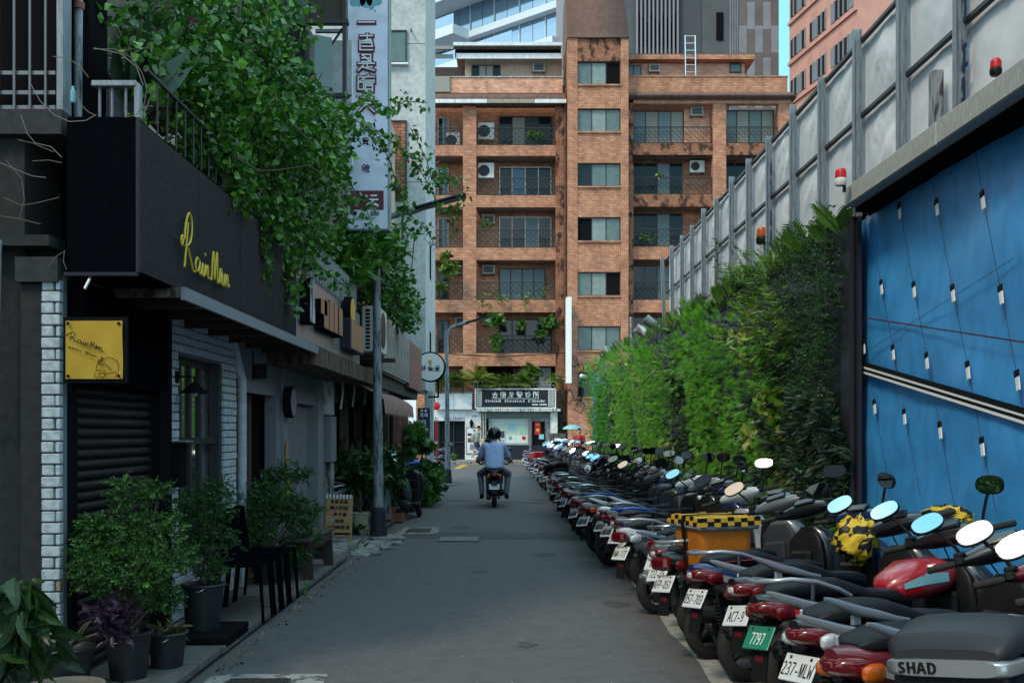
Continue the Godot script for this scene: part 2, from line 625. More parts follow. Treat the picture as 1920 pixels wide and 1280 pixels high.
	over(mat("ac_old", .46, .46, .42, 0.6, 0.0, "fine", 1.0), "streak", 2.0, 0.5)
	mat("canvas", .62, .635, .67, 0.85)
	over(mat("ledge", .46, .45, .42, 0.85, 0.0, "fine", 1.4, 0.1), "streak", 1.6, 0.2)
	over(mat("tarp", .05, .31, .70, 0.42, 0.0, "fine", 6.0), "soft", 0.8, 0.4)
	mat("tarp_dark", .012, .03, .075, 0.6)
	over(mat("blue_panel", .10, .20, .42, 0.6, 0.0, "fine", 1.0), "streak", 3.0, 0.1)
	mat("white", .78, .78, .76, 0.5)
	mat("ink", .006, .006, .007, 0.7)
	mat("navy", .010, .022, .085, 0.5)
	mat("yellow", .46, .27, .012, 0.65, 0.0, "fine", 3.0)
	mat("neon_yellow", .58, .40, .02, 0.35)
	over(mat("road_yellow", .62, .38, .05, 0.8, 0.0, "grit", 2.0), "stain", 1.0, 1.0)
	over(mat("road_white", .46, .46, .44, 0.85, 0.0, "grit", 2.0), "peel", 1.2, 1.2)
	mat("sign_lilac", .66, .68, .80, 0.45, 0.0, "soft", 0.5)
	mat("maroon", .125, .012, .035, 0.6)
	mat("teal", .13, .33, .38, 0.6)
	mat("teal_cloth", .03, .28, .25, 0.7)
	mat("clinic_dark", .022, .024, .032, 0.45)
	mat("red", .45, .012, .012, 0.4)
	mat("red_plastic", .50, .015, .02, 0.22)
	mat("red_banner", .065, .008, .008, 0.8)
	mat("gold", .65, .40, .06, 0.5)
	mat("copper", .52, .30, .20, 0.35, 0.5, "streak", 3.0)
	mat("leaf", 1, 1, 1, 0.42)
	mats.leaf.vertex_color_use_as_albedo = true
	mats.leaf.backlight_enabled = true
	mats.leaf.backlight = Color(0.55, 0.7, 0.25)
	mat("tinted", 1, 1, 1, 0.6)
	mats.tinted.vertex_color_use_as_albedo = true
	mat("bark", .09, .065, .045, 0.9, 0.0, "fine", 4.0)
	mat("twig", .13, .11, .085, 0.9)
	mat("soil", .025, .018, .013, 1.0)
	mat("pot_black", .017, .018, .021, 0.45)
	mat("pot_cream", .42, .38, .28, 0.6, 0.0, "fine", 2.0)
	mat("terracotta", .26, .085, .045, 0.8, 0.0, "fine", 3.0)
	mat("pot_stone", .16, .14, .115, 0.9, 0.0, "grit", 2.0)
	# scooters
	mat("tyre", .012, .012, .012, 0.85)
	mat("plastic_black", .011, .011, .012, 0.38)
	mat("plastic_grey", .030, .032, .038, 0.45)
	mat("seat", .010, .0115, .015, 0.5)
	mat("rim_metal", .10, .10, .105, 0.4, 0.7)
	mat("chrome", .62, .63, .65, 0.18, 1.0)
	mat("silver", .36, .37, .39, 0.28, 0.6)
	mat("mirror", .92, .93, .94, 0.02, 1.0)
	mat("lamp_red", .10, .003, .005, 0.12)
	mat("lamp_orange", .42, .085, .006, 0.14)
	mat("lamp_clear", .55, .56, .58, 0.08, 0.3)
	mat("plate", .58, .60, .61, 0.45)
	mat("plate_green", .02, .19, .12, 0.4)
	for k in [["paint_black", .008, .008, .010], ["paint_grey", .10, .105, .115], ["paint_silver", .34, .35, .37], ["paint_white", .62, .63, .62], ["paint_blue", .012, .075, .40], ["paint_navy", .008, .018, .075], ["paint_red", .30, .010, .016], ["paint_maroon", .11, .008, .014], ["paint_teal", .012, .10, .12], ["paint_brown", .09, .06, .045]]:
		var p := mat(k[0], k[1], k[2], k[3], 0.28)
		p.clearcoat_enabled = true
		p.clearcoat = 0.6
		p.clearcoat_roughness = 0.1
	mat("cloth_black", .010, .010, .011, 0.85)
	for k in ["sign_black", "sign_face", "black", "shutter", "plastic_black", "cloth_black", "ink", "clinic_dark", "seat", "plastic_grey"]:
		mats[k].metallic_specular = 0.28
	for k in ["sign_black", "sign_face", "black", "cloth_black"]:
		mats[k].specular_mode = BaseMaterial3D.SPECULAR_DISABLED
	mat("skin", .42, .24, .16, 0.55)
	over(mat("shirt_blue", .42, .52, .82, 0.85, 0.0, "soft", 1.6, 9.0), "fine", 5.0, 5.0)
	mat("trousers_grey", .15, .16, .20, 0.85, 0.0, "soft", 1.6, 9.0)
	mat("shirt_sage", .24, .29, .24, 0.85)
	mat("shorts_navy", .016, .028, .07, 0.85)
	mat("cloth_black", .010, .010, .011, 0.85)
	mat("cloth_khaki", .36, .29, .18, 0.9)
	mat("cloth_red", .35, .03, .03, 0.85)
	mat("umbrella", .20, .50, .52, 0.6)
	mat("helmet", .008, .008, .009, 0.08)
	mat("matt_helmet", .022, .023, .026, 0.4)
	mat("orange_box", .46, .14, .008, 0.45, 0.0, "streak", 1.5)

func ground() -> void:
	var b := Mb.new()
	b.box(Vector3(-200, -0.3, -320), Vector3(200, 0, 60))
	struct(b, "road", mats.asphalt)
	# a strip of smoother asphalt where the drain was relaid
	b = Mb.new()
	b.quad(Vector3(-1.65, .004, -15.3), Vector3(.9, .004, -15.1), Vector3(1.0, .004, -15.9), Vector3(-1.65, .004, -16.3))
	struct(b, "asphalt_repair", mats.asphalt_patch)
	b = Mb.new()
	b.quad(Vector3(-1.55, .004, -23.6), Vector3(.7, .004, -22.6), Vector3(.7, .004, -23.0), Vector3(-1.55, .004, -24.1))
	struct(b, "asphalt_repair", mats.asphalt_patch)
	# drain grates and the concrete round two of them
	for g in [[-1.86, -1.13, 6.3, 6.66], [-1.72, -1.12, 15.9, 17.0]]:
		b = Mb.new()
		b.quad(Vector3(g[0], .005, -g[2]), Vector3(g[1], .005, -g[2] - .05), Vector3(g[1] - .02, .005, -g[3]), Vector3(g[0], .005, -g[3]))
		struct(b, "drain_surround", mats.concrete)
	for g in [[-1.72, -1.35, 6.33, 6.52, "grate of the drain nearest the camera, in pale concrete"], [-1.62, -1.25, 16.1, 16.75, "dark grate in pale concrete beside the foot of the nearer lamp post"], [-1.04, -.46, 14.75, 15.4, "grey slotted drain grate in the middle of the lane"]]:
		var t := thing("drain_grate", Vector3(g[0], .006, -g[2]), g[4], "drain grate")
		var fr := Mb.new()
		fr.box(Vector3(g[0], .006, -g[2]), Vector3(g[1], .010, -g[3]))
		wp(fr, "frame", mats.frame_dark, t)
		var n := 14
		for k in n:
			var s := Mb.new()
			var x0: float = lerpf(g[0] + .02, g[1] - .02, (k + .15) / n)
			s.cbox(Vector3(x0 + .01, .013, -(g[2] + g[3]) * .5), Vector3(.022, .008, g[3] - g[2] - .05), .002)
			wp(s, "bar", mats.galvanised if g[2] > 14.5 and g[2] < 15.0 else mats.iron, t)
	# cracks, old stains and pale flecks in the asphalt
	var rr := RandomNumberGenerator.new()
	rr.seed = 12
	for q in [[.4, -9.5, .9, -.5], [-.9, -12.0, 1.0, -.1], [.2, -17.5, .8, -.3]]:
		b = Mb.new()
		var p := Vector2(q[0], q[1])
		for e in 16:
			var nx := p + Vector2(q[2], q[3]).normalized().rotated(rr.randf_range(-.7, .7)) * .1
			var sd := (nx - p).orthogonal().normalized() * rr.randf_range(.001, .003)
			b.quad(Vector3(p.x - sd.x, .0035, p.y - sd.y), Vector3(p.x + sd.x, .0035, p.y + sd.y), Vector3(nx.x + sd.x, .0035, nx.y + sd.y), Vector3(nx.x - sd.x, .0035, nx.y - sd.y))
			p = nx
		struct(b, "asphalt_crack", mats.black)
	for q in [[.42, -13.2, .16], [-.35, -11.6, .10], [.9, -9.4, .12], [-.8, -17.0, .2], [.1, -7.6, .08], [.6, -24.0, .3]]:
		b = Mb.new()
		var ring := PackedVector3Array()
		for e in 14:
			var g := TAU * e / 14.0
			ring.append(Vector3(q[0] + cos(g) * q[2] * rr.randf_range(.5, 1.2), .0032, q[1] - sin(g) * q[2] * 1.5 * rr.randf_range(.5, 1.2)))
		b.fan(ring, Vector3.UP)
		struct(b, "asphalt_stain", mats.asphalt_patch)
	var fl: Array = []
	var ft: Array = []
	for q in 900:
		fl.append(Transform3D(Basis(Vector3.UP, rr.randf() * 6.0).scaled(Vector3(1, 1, 1) * rr.randf_range(.15, .5)), Vector3(rr.randf_range(-1.8, 1.2), .002, -4.5 - pow(rr.randf(), 1.5) * 12.0)))
		ft.append(Color(.30, .30, .29) * rr.randf_range(.5, 1.3))
	var fm := Mb.new()
	fm.cbox(Vector3.ZERO, Vector3(.02, .006, .016), .002)
	swarm("asphalt_fleck", fm.mesh(), mats.tinted, fl, ft)
	# white line along the feet of the parked row
	b = Mb.new()
	for k in 60:
		var z0 := 3.0 + k * 0.5
		var w0 := 1.24 - z0 * .004 + .02 * sin(k * 1.7)
		var w1 := 1.24 - (z0 + .5) * .004 + .02 * sin((k + 1) * 1.7)
		b.quad(Vector3(w0, .004, -z0), Vector3(w0 + .13, .004, -z0), Vector3(w1 + .13, .004, -z0 - .5), Vector3(w1, .004, -z0 - .5))
	struct(b, "painted_line", mats.road_white)
	# pavement under the left-hand shops, slab by slab
	var pave := thing("pavement", Vector3(-2.2, 0, -10), "dark paved strip along the foot of the left-hand shops", "pavement")
	pave.set_meta("kind", "structure")
	var core := Mb.new()
	core.box(Vector3(-6.0, -.05, -33), Vector3(-1.98, .035, 2))
	wp(core, "bed", mats.paving, pave)
	var z := -4.4
	var k := 0
	while z > -26.0:
		var l := .55
		for col in 2:
			var s := Mb.new()
			var x0 := -2.55 + col * .31
			var edge := -1.94 if col == 1 else x0 + .295
			if z > -14.6 and z < -12.6 and col == 1:
				edge -= .03
			s.x = Transform3D(Basis(Vector3(rng.randf_range(-1, 1), 0, rng.randf_range(-1, 1)).normalized(), .006), Vector3((x0 + edge) * .5, .05 + rng.randf_range(-.004, .004), z - l * .5))
			s.cbox(Vector3.ZERO, Vector3(edge - x0, .05, l - .015), .006)
			wp(s, "paving_slab", mats.paving, pave)
		z -= l
		k += 1
	# sloping concrete stoop in front of the folding door
	b = Mb.new()
	b.skin([PackedVector3Array([Vector3(-2.5, 0.0, -12.4), Vector3(-1.75, 0.0, -12.9), Vector3(-1.75, .02, -12.9), Vector3(-2.5, .15, -12.4)]), PackedVector3Array([Vector3(-2.5, 0.0, -14.0), Vector3(-1.66, 0.0, -14.6), Vector3(-1.66, .02, -14.6), Vector3(-2.5, .15, -14.0)])])
	struct(b, "concrete_ramp", mats.concrete)
	b = Mb.new()
	for q in 9:
		var m := Vector3(-1.72 + rng.randf_range(-.14, .14), .02, -13.2 - q * .3)
		b.x = Transform3D(Basis(Vector3.UP, rng.randf() * 3.0), m)
		b.cbox(Vector3.ZERO, Vector3(rng.randf_range(.1, .3), .05, rng.randf_range(.08, .2)), .015)
	b.x = Transform3D()
	struct(b, "broken_kerb", mats.concrete)
	# leaf litter and grit in the gutter
	var specks: Array = []
	var tints: Array = []
	for q in 260:
		var zz := -rng.randf_range(6.5, 15.0)
		specks.append(Transform3D(Basis.from_euler(Vector3(rng.randf(), rng.randf() * 6.0, rng.randf())).scaled(Vector3.ONE * rng.randf_range(.3, 1.0)), Vector3(-1.88 + absf(rng.randfn(0, .07)), .008, zz)))
		tints.append(Color(.16, .12, .07) * rng.randf_range(.4, 1.5))
	var lm := Mb.new()
	lm.quad(Vector3(-.015, 0, -.01), Vector3(.015, 0, -.01), Vector3(.012, 0, .012), Vector3(-.014, .004, .01))
	swarm("gutter_litter", lm.mesh(), mats.tinted, specks, tints)
	# far pavement and its yellow line
	b = Mb.new()
	b.box(Vector3(-12, 0, -60), Vector3(12, .11, -51.6))
	struct(b, "far_pavement", mats.concrete)
	b = Mb.new()
	b.quad(Vector3(-2.45, .005, -44.5), Vector3(-2.2, .005, -44.3), Vector3(-2.0, .005, -50.6), Vector3(-2.4, .005, -50.9))
	b.quad(Vector3(-2.2, .005, -50.2), Vector3(3.0, .005, -51.0), Vector3(3.0, .005, -51.4), Vector3(-2.3, .005, -50.9))
	b.quad(Vector3(-2.1, .005, -46.0), Vector3(-1.0, .005, -48.0), Vector3(-1.0, .005, -48.25), Vector3(-2.1, .005, -46.4))
	struct(b, "yellow_line", mats.road_yellow)

func fx(a: float) -> float:
	return (a - 960.0) * .028

func fy(b: float) -> float:
	return EYE + (811.0 - b) * .028

# a window facing the camera: frame and mullions, and each pane
func window_z(t: Node3D, x0: float, x1: float, y0: float, y1: float, z: float, cols: int, panes: Array, fm: Material, w := .05, rows := 1) -> MeshInstance3D:
	var b := Mb.new()
	b.box(Vector3(x0, y0, z - .04), Vector3(x0 + w, y1, z + .04))
	b.box(Vector3(x1 - w, y0, z - .04), Vector3(x1, y1, z + .04))
	b.box(Vector3(x0 + w, y0, z - .04), Vector3(x1 - w, y0 + w, z + .04))
	b.box(Vector3(x0 + w, y1 - w, z - .04), Vector3(x1 - w, y1, z + .04))
	for k in range(1, cols):
		var m := lerpf(x0, x1, float(k) / cols)
		b.box(Vector3(m - w * .45, y0 + w, z - .035), Vector3(m + w * .45, y1 - w, z + .035))
	for k in range(1, rows):
		var m := lerpf(y0, y1, float(k) / rows)
		b.box(Vector3(x0 + w, m - w * .4, z - .03), Vector3(x1 - w, m + w * .4, z + .03))
	var f := wp(b, "window", fm, t)
	for k in cols:
		var p := Mb.new()
		p.box(Vector3(lerpf(x0, x1, float(k) / cols) + w * .5, y0 + w, z - .012), Vector3(lerpf(x0, x1, (k + 1.0) / cols) - w * .5, y1 - w, z + .012))
		wp(p, "pane", panes[k % panes.size()], f)
	return f

# wrought-iron balcony rail with its diamond lattice
func lattice(t: Node3D, x0: float, x1: float, y0: float, y1: float, z: float) -> void:
	var b := Mb.new()
	b.box(Vector3(x0, y1 - .045, z - .03), Vector3(x1, y1, z + .03))
	b.box(Vector3(x0, y0, z - .02), Vector3(x1, y0 + .035, z + .02))
	b.box(Vector3(x0, y0 + .035, z - .02), Vector3(x0 + .04, y1 - .045, z + .02))
	b.box(Vector3(x1 - .04, y0 + .035, z - .02), Vector3(x1, y1 - .045, z + .02))
	var rail := wp(b, "railing", mats.iron, t)
	var l := Mb.new()
	var h := y1 - y0 - .08
	var a := y0 + .035
	var p := .30
	var n := int((x1 - x0 + h) / p) + 1
	for dir in [-1.0, 1.0]:
		for k in n + 1:
			var s := x0 - h + k * p
			var e := s + h
			var lo := maxf(s, x0)
			var hi := minf(e, x1)
			if hi - lo < .03:
				continue
			var ya := a + (lo - s if dir > 0 else h - (lo - s))
			var yb := a + (hi - s if dir > 0 else h - (hi - s))
			l.tube([Vector3(lo, ya, z + dir * .006), Vector3(hi, yb, z + dir * .006)], .0105, 4, false)
	var m := int((x1 - x0) / p)
	for k in m:
		for r in int(h / p * 2.0):
			var cx := x0 + (k + (.5 if r % 2 else 0.0)) * p + .08
			var cy := a + .12 + r * p * .5
			if cx < x1 - .1 and cy < y1 - .1:
				l.box(Vector3(cx - .045, cy - .012, z - .008), Vector3(cx + .045, cy + .012, z + .008))
				l.box(Vector3(cx - .012, cy - .045, z - .009), Vector3(cx + .012, cy + .045, z + .009))
	stuff(wp(l, "lattice", mats.iron, rail))

func wbox(t: Node3D, called: String, m: Material, a: Vector3, q: Vector3) -> MeshInstance3D:
	var b := Mb.new()
	b.box(a, q)
	return wp(b, called, m, t)

func fbox(t: Node3D, called: String, m: Material, a0: float, b0: float, a1: float, b1: float, z0: float, z1: float) -> MeshInstance3D:
	return wbox(t, called, m, Vector3(fx(a0), fy(b1), z1), Vector3(fx(a1), fy(b0), z0))

func aircon(kind: int, m: Vector3, w: float, h: float, label: String) -> Node3D:
	var t := thing("air_conditioner", m - Vector3(0, h * .5, 0), label, "air conditioner", "air conditioners on the brick apartment block")
	var b := Mb.new()
	b.cbox(m, Vector3(w, h, .34), .02)
	wp(b, "casing", mats.ac_white if kind == 0 else mats.ac_old, t)
	b = Mb.new()
	if kind == 0:
		b.x = Transform3D(Basis(Vector3.RIGHT, PI * .5), m + Vector3(-w * .14, 0, .172))
		b.lathe([Vector2(h * .36, 0), Vector2(h * .36, .012), Vector2(h * .3, .004), Vector2(.02, .004)], 20)
		wp(b, "fan_grille", mats.plastic_grey, t)
	else:
		b.box(m + Vector3(-w * .38, -h * .36, .168), m + Vector3(w * .38, h * .34, .178))
		wp(b, "grille", mats.frame_dark, t)
		b = Mb.new()
		for k in 4:
			b.box(m + Vector3(-w * .36, -h * .3 + k * h * .17, .178), m + Vector3(w * .36, -h * .27 + k * h * .17, .186))
		wp(b, "slat", mats.grey_paint, t)
	b = Mb.new()
	b.box(m + Vector3(-w * .45, -h * .5 - .05, -.3), m + Vector3(-w * .38, -h * .5, .14))
	b.box(m + Vector3(w * .38, -h * .5 - .05, -.3), m + Vector3(w * .45, -h * .5, .14))
	wp(b, "bracket", mats.rust, t)
	return t

func far_building() -> void:
	var t := thing("apartment_building", Vector3(fx(1120), 0, -57), "orange brick apartment block with lattice balconies closing the end of the lane", "building")
	var bk: Material = mats.brick
	var dk: Material = mats.dark_brick
	# left wing
	var lf := [[238, 272, 292], [332, 366, 388], [430, 464, 487], [528, 562, 585], [628, 662, 686]]
	fbox(t, "back_wall", bk, 780, 142, 1063, 740, -57.5, -64)
	for c in [[780, 800], [868, 893], [1042, 1064]]:
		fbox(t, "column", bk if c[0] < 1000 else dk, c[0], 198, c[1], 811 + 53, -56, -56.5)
	for f in lf:
		for s in [[800, 868], [893, 1042]]:
			fbox(t, "spandrel", bk, s[0], f[1], s[1], f[2], -56.02, -56.45)
			fbox(t, "balcony_floor", mats.concrete, s[0], f[1] + 1, s[1], f[2] - 2, -56.45, -57.5)
			lattice(t, fx(s[0]) + .02, fx(s[1]) - .02, fy(f[1]) + .03, fy(f[0]), -56.12)
	# what shows behind the balconies, floor by floor
	var tops := [195, 292, 388, 487, 585]
	var looks := [[mats.dark_glass, mats.curtain, mats.frame_dark], [mats.dark_glass, mats.teal_glass, mats.dark_glass], [mats.dark_glass, mats.dark_glass, mats.curtain_blue], [mats.curtain_blue, mats.curtain_blue, mats.curtain_blue], [mats.dark_glass, mats.dark_glass, mats.dark_glass]]
	for k in 5:
		var lo: float = lf[k][1]
		window_z(t, fx(817), fx(838), fy(lo), fy(tops[k] + 10), -57.44, 2, [mats.dark_glass, mats.curtain_blue if k != 3 else mats.dark_glass], mats.frame_light if k < 3 else mats.frame_dark)
		window_z(t, fx(935), fx(1036 if k != 3 else 1024), fy(lo), fy(tops[k] + 8), -57.44, 4, looks[k], mats.frame_light if k in [1, 2] else mats.frame_dark, .06)
	# roof edge, parapet and penthouse of the left wing
	var b := Mb.new()
	b.skin([PackedVector3Array([Vector3(fx(780), fy(196), -55.6), Vector3(fx(780), fy(176), -55.95), Vector3(fx(780), fy(176), -56.6), Vector3(fx(780), fy(196), -56.6)]), PackedVector3Array([Vector3(fx(1061), fy(196), -55.6), Vector3(fx(1061), fy(176), -55.95), Vector3(fx(1061), fy(176), -56.6), Vector3(fx(1061), fy(196), -56.6)])])
	wp(b, "cornice", mats.shingle, t)
	for k in 9:
		fbox(t, "gutter_panel", mats.white_paint if k not in [4, 5, 6] else mats.beige, 796 + k * 29.5, 191, 796 + k * 29.5 + 29, 198, -55.5, -55.6)
	fbox(t, "parapet", mats.peach_brick, 780, 144, 1055, 173, -56.1, -56.4)
	fbox(t, "parapet_cap", mats.dirty_white, 780, 142, 1056, 144, -56.05, -56.45)
	fbox(t, "yellow_sheet", mats.curtain, 780, 143, 843, 172, -55.98, -56.06)
	fbox(t, "penthouse_wall", mats.peach, 870, 90, 1056, 144, -57.0, -57.6)
	fbox(t, "penthouse_recess", mats.wood_dark, 790, 108, 870, 144, -57.45, -57.7)
	window_z(t, fx(883), fx(938), fy(143), fy(110), -56.96, 4, [mats.dark_glass, mats.curtain, mats.curtain, mats.dark_glass], mats.frame_dark)
	fbox(t, "roof_edge", mats.white_paint, 850, 80, 1054, 86, -55.9, -56.05)
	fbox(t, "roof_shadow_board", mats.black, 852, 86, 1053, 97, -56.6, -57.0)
	fbox(t, "roof_slab", mats.concrete, 852, 80.5, 1053, 85, -56.05, -63)
	fbox(t, "awning_edge", mats.white_paint, 855, 97, 1054, 107, -56.2, -56.3)
	fbox(t, "roof_edge", mats.curtain, 790, 87, 850, 93, -55.9, -56.05)
	fbox(t, "awning_edge", mats.curtain, 790, 99, 849, 106, -56.2, -56.3)
	# stair shaft
	var wr := [[125, 168], [212, 255], [313, 356], [413, 457], [514, 558], [614, 659], [700, 745]]
	fbox(t, "shaft_pier", bk, 1063, 82, 1081, 864, -55.1, -60)
	fbox(t, "shaft_pier", bk, 1161, 82, 1175, 864, -55.1, -60)
	var above := 82.0
	for w in wr:
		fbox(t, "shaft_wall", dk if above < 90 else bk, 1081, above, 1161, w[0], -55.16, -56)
		above = w[1]
		fbox(t, "sill", bk, 1080.5, w[1], 1161.5, w[1] + 3, -55.06, -55.2)
		var kk := wr.find(w)
		window_z(t, fx(1081), fx(1161), fy(w[1]), fy(w[0]), -55.34, 3, [[mats.frosted, mats.frosted_pale, mats.black], [mats.frosted, mats.frosted_pale, mats.frosted], [mats.dark_glass, mats.frosted, mats.frosted], [mats.black, mats.frosted_pale, mats.frosted]][kk % 4], mats.frame_dark, .05)
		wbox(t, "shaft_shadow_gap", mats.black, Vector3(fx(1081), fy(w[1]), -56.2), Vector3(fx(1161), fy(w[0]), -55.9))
	fbox(t, "shaft_wall", bk, 1081, above, 1161, 864, -55.16, -56)
	b = Mb.new()
	b.skin([PackedVector3Array([Vector3(fx(1062), fy(83), -55.0), Vector3(fx(1176), fy(83), -55.0), Vector3(fx(1176), fy(83), -60), Vector3(fx(1062), fy(83), -60)]), PackedVector3Array([Vector3(fx(1062), fy(2), -55.35), Vector3(fx(1168), fy(2), -55.35), Vector3(fx(1168), fy(2), -60), Vector3(fx(1062), fy(2), -60)]), PackedVector3Array([Vector3(fx(1063), fy(-40), -55.6), Vector3(fx(1166), fy(-40), -55.6), Vector3(fx(1166), fy(-40), -60), Vector3(fx(1063), fy(-40), -60)])])
	wp(b, "shaft_top", mats.shingle, t)
	b = Mb.new()
	b.tube([Vector3(fx(1060), fy(176), -55.9), Vector3(fx(1060), fy(700), -55.9)], .07, 8)
	wp(b, "rain_pipe", mats.rust, t)
	# right wing
	var rf := [[236, 268, 290], [331, 364, 387], [428, 462, 486], [528, 562, 585], [628, 662, 686]]
	fbox(t, "back_wall", bk, 1175, 192, 1484, 864, -57.3, -64)
	for c in [[1175, 1188], [1337, 1362], [1460, 1484]]:
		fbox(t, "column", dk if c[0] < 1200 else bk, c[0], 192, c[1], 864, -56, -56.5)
	for f in rf:
		for s in [[1188, 1337], [1362, 1460]]:
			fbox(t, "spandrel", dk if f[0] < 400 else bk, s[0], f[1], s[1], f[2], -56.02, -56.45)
			fbox(t, "balcony_floor", mats.concrete, s[0], f[1] + 1, s[1], f[2] - 2, -56.45, -57.3)
			lattice(t, fx(s[0]) + .02, fx(s[1]) - .02, fy(f[1]) + .03, fy(f[0]), -56.12)
	var rt := [195, 290, 387, 486, 585]
	for k in 5:
		var lit: bool = k == 0
		window_z(t, fx(1190), fx(1287), fy(rf[k][1]), fy(rt[k] + 4), -56.85 if lit else -57.24, 4, [mats.curtain_blue, mats.curtain, mats.curtain_blue, mats.curtain] if lit else [mats.dark_glass, mats.dark_glass, mats.curtain_blue], mats.frame_dark, .05)
		window_z(t, fx(1364), fx(1458), fy(rf[k][1]), fy(rt[k] + 3), -56.8 if lit else -57.24, 4, [mats.frosted, mats.curtain, mats.frosted, mats.curtain] if lit else [mats.dark_glass], mats.frame_dark, .06)
	fbox(t, "inner_wall", mats.peach_brick, 1287, 195, 1337, 268, -56.7, -57.3)
	b = Mb.new()
	b.skin([PackedVector3Array([Vector3(fx(1174), fy(187), -55.55), Vector3(fx(1174), fy(172), -56.0), Vector3(fx(1174), fy(172), -56.6), Vector3(fx(1174), fy(187), -56.6)]), PackedVector3Array([Vector3(fx(1491), fy(187), -55.55), Vector3(fx(1482), fy(172), -56.0), Vector3(fx(1482), fy(172), -56.6), Vector3(fx(1491), fy(187), -56.6)])])
	wp(b, "cornice", mats.shingle, t)
	fbox(t, "beam", mats.peach_brick, 1188, 187, 1484, 194, -55.98, -56.4)
	fbox(t, "parapet", bk, 1175, 143, 1478, 173, -56.1, -56.4)
	fbox(t, "parapet_cap", bk, 1175, 141, 1479, 143, -56.05, -56.45)
	fbox(t, "penthouse_wall", mats.pink_brick, 1175, 100, 1406, 143, -57.2, -63)
	fbox(t, "eave", bk, 1172, 94, 1421, 103, -56.6, -63.5)
	fbox(t, "roof_slab", mats.shingle, 1172, 89, 1405, 94, -56.9, -63)
	window_z(t, fx(1177), fx(1208), fy(142), fy(108), -57.15, 2, [mats.curtain_blue], mats.frame_dark)
	window_z(t, fx(1377), fx(1399), fy(122), fy(105), -57.15, 1, [mats.frosted], mats.frame_dark)
	# second floor above the shop fronts
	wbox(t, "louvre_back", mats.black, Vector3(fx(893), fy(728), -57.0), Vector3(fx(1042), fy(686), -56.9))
	for k in 9:
		fbox(t, "louvre", mats.old_wall, 962, 690 + k * 4.4, 1010, 692 + k * 4.4, -56.5, -56.6)
	fbox(t, "grey_shutter", mats.grey_paint, 1011, 688, 1034, 728, -56.5, -56.6)
	fbox(t, "planter_rail", mats.dirty_white, 886, 722, 1042, 724, -55.6, -55.66)
	fbox(t, "planter_rail", mats.dirty_white, 886, 715, 1042, 717, -55.6, -55.66)
	for k in 20:
		fbox(t, "planter_post", mats.dirty_white, 888 + k * 8, 715, 889.4 + k * 8, 730, -55.56, -55.6)
	fbox(t, "ground_floor_wall", mats.old_wall, 1036, 735, 1100, 867, -55.9, -57)
	fbox(t, "ground_floor_back", mats.old_wall, 780, 735, 1036, 867, -56.6, -58)
	# steel roof ladder
	var l := thing("roof_ladder", Vector3(fx(1297), fy(145), -56.5), "pale steel ladder leaning on the roof eave of the brick block", "ladder")
	for s in [1287.5, 1306.5]:
		b = Mb.new()
		b.tube([Vector3(fx(s), fy(143), -56.3), Vector3(fx(s), fy(60), -56.5)], .035, 6)
		wp(b, "stile", mats.chrome, l)
	for k in 6:
		b = Mb.new()
		b.tube([Vector3(fx(1287), fy(61 + k * 14), -56.5 + k * .033), Vector3(fx(1307), fy(61 + k * 14), -56.5 + k * .033)], .028, 6)
		wp(b, "rung", mats.chrome, l)
	# air conditioners
	var units := [
		[0, 911, 238, 30, 32, -56.9, "white split unit on the top left balcony of the brick block"], [0, 911, 314, 30, 30, -56.8, "white split unit on the second balcony from the top, left wing"],
		[1, 915, 402, 24, 18, -57.3, "grey box unit on the third balcony from the top, left wing"], [1, 915, 499, 24, 17, -57.2, "white-framed box unit on the fourth balcony, left wing, middle bay"],
		[1, 857, 500, 18, 15, -57.2, "box unit half hidden by leaves, fourth balcony, leftmost bay"], [1, 861, 598, 19, 15, -57.2, "box unit above the grey cable, fifth balcony, leftmost bay"],
		[1, 915, 597, 22, 16, -57.2, "box unit beside the trailing plant, fifth balcony, left wing"], [1, 1011, 116, 24, 18, -56.9, "old box unit under a small hood on the salmon penthouse wall"],
		[1, 1232, 115, 21, 15, -57.1, "white-framed box unit on the pink rooftop wall"], [1, 1310, 203, 24, 18, -56.6, "rusty box unit beside the top right balcony windows"],
		[0, 1313, 304, 28, 23, -57.0, "white split unit in the shaded right balcony below the top one"], [0, 848, 256, 26, 30, -56.9, "white split unit behind the lattice of the top leftmost balcony"],
	]
	for u in units:
		aircon(u[0], Vector3(fx(u[1]), fy(u[2]), u[5]), u[3] * .028, u[4] * .028, u[6])
	# cables looped along the wall
	var cab := thing("cable_bundle", Vector3(fx(1080), fy(800), -54.9), "tangle of black cables hanging on the brick wall beside the white blade sign", "cables")
	var paths := [[[815, 663], [870, 668], [940, 672], [1000, 668], [1062, 664], [1085, 690], [1092, 730]], [[1062, 666], [1078, 672], [1088, 700], [1086, 760]], [[1070, 690], [1090, 684], [1094, 720], [1090, 745], [1078, 760]], [[1066, 730], [1074, 745], [1066, 760], [1058, 748], [1066, 730]], [[1072, 752], [1086, 750], [1094, 762], [1086, 775], [1074, 768]]]
	for p in paths:
		b = Mb.new()
		var pts: Array = []
		for q in p:
			pts.append(Vector3(fx(q[0]), fy(q[1]), -54.9 + rng.randf() * .05))
		b.tube(pts, .022, 5)
		wp(b, "cable", mats.black, cab)
	# rusty conduits and the small meter pole
	var pole := thing("meter_pole", Vector3(fx(1072), 0, -50.5), "thin grey pole carrying a pale junction box beside the clinic", "pole")
	b = Mb.new()
	b.tube([Vector3(5.65, 0, -50.5), Vector3(5.65 * .995, 7.0, -50.5)], .05, 8)
	wp(b, "shaft", mats.pole_grey, pole)
	b = Mb.new()
	b.cbox(Vector3(5.65, 2.28, -50.4), Vector3(.36, .22, .16), .02)
	wp(b, "junction_box", mats.ac_white, pole)
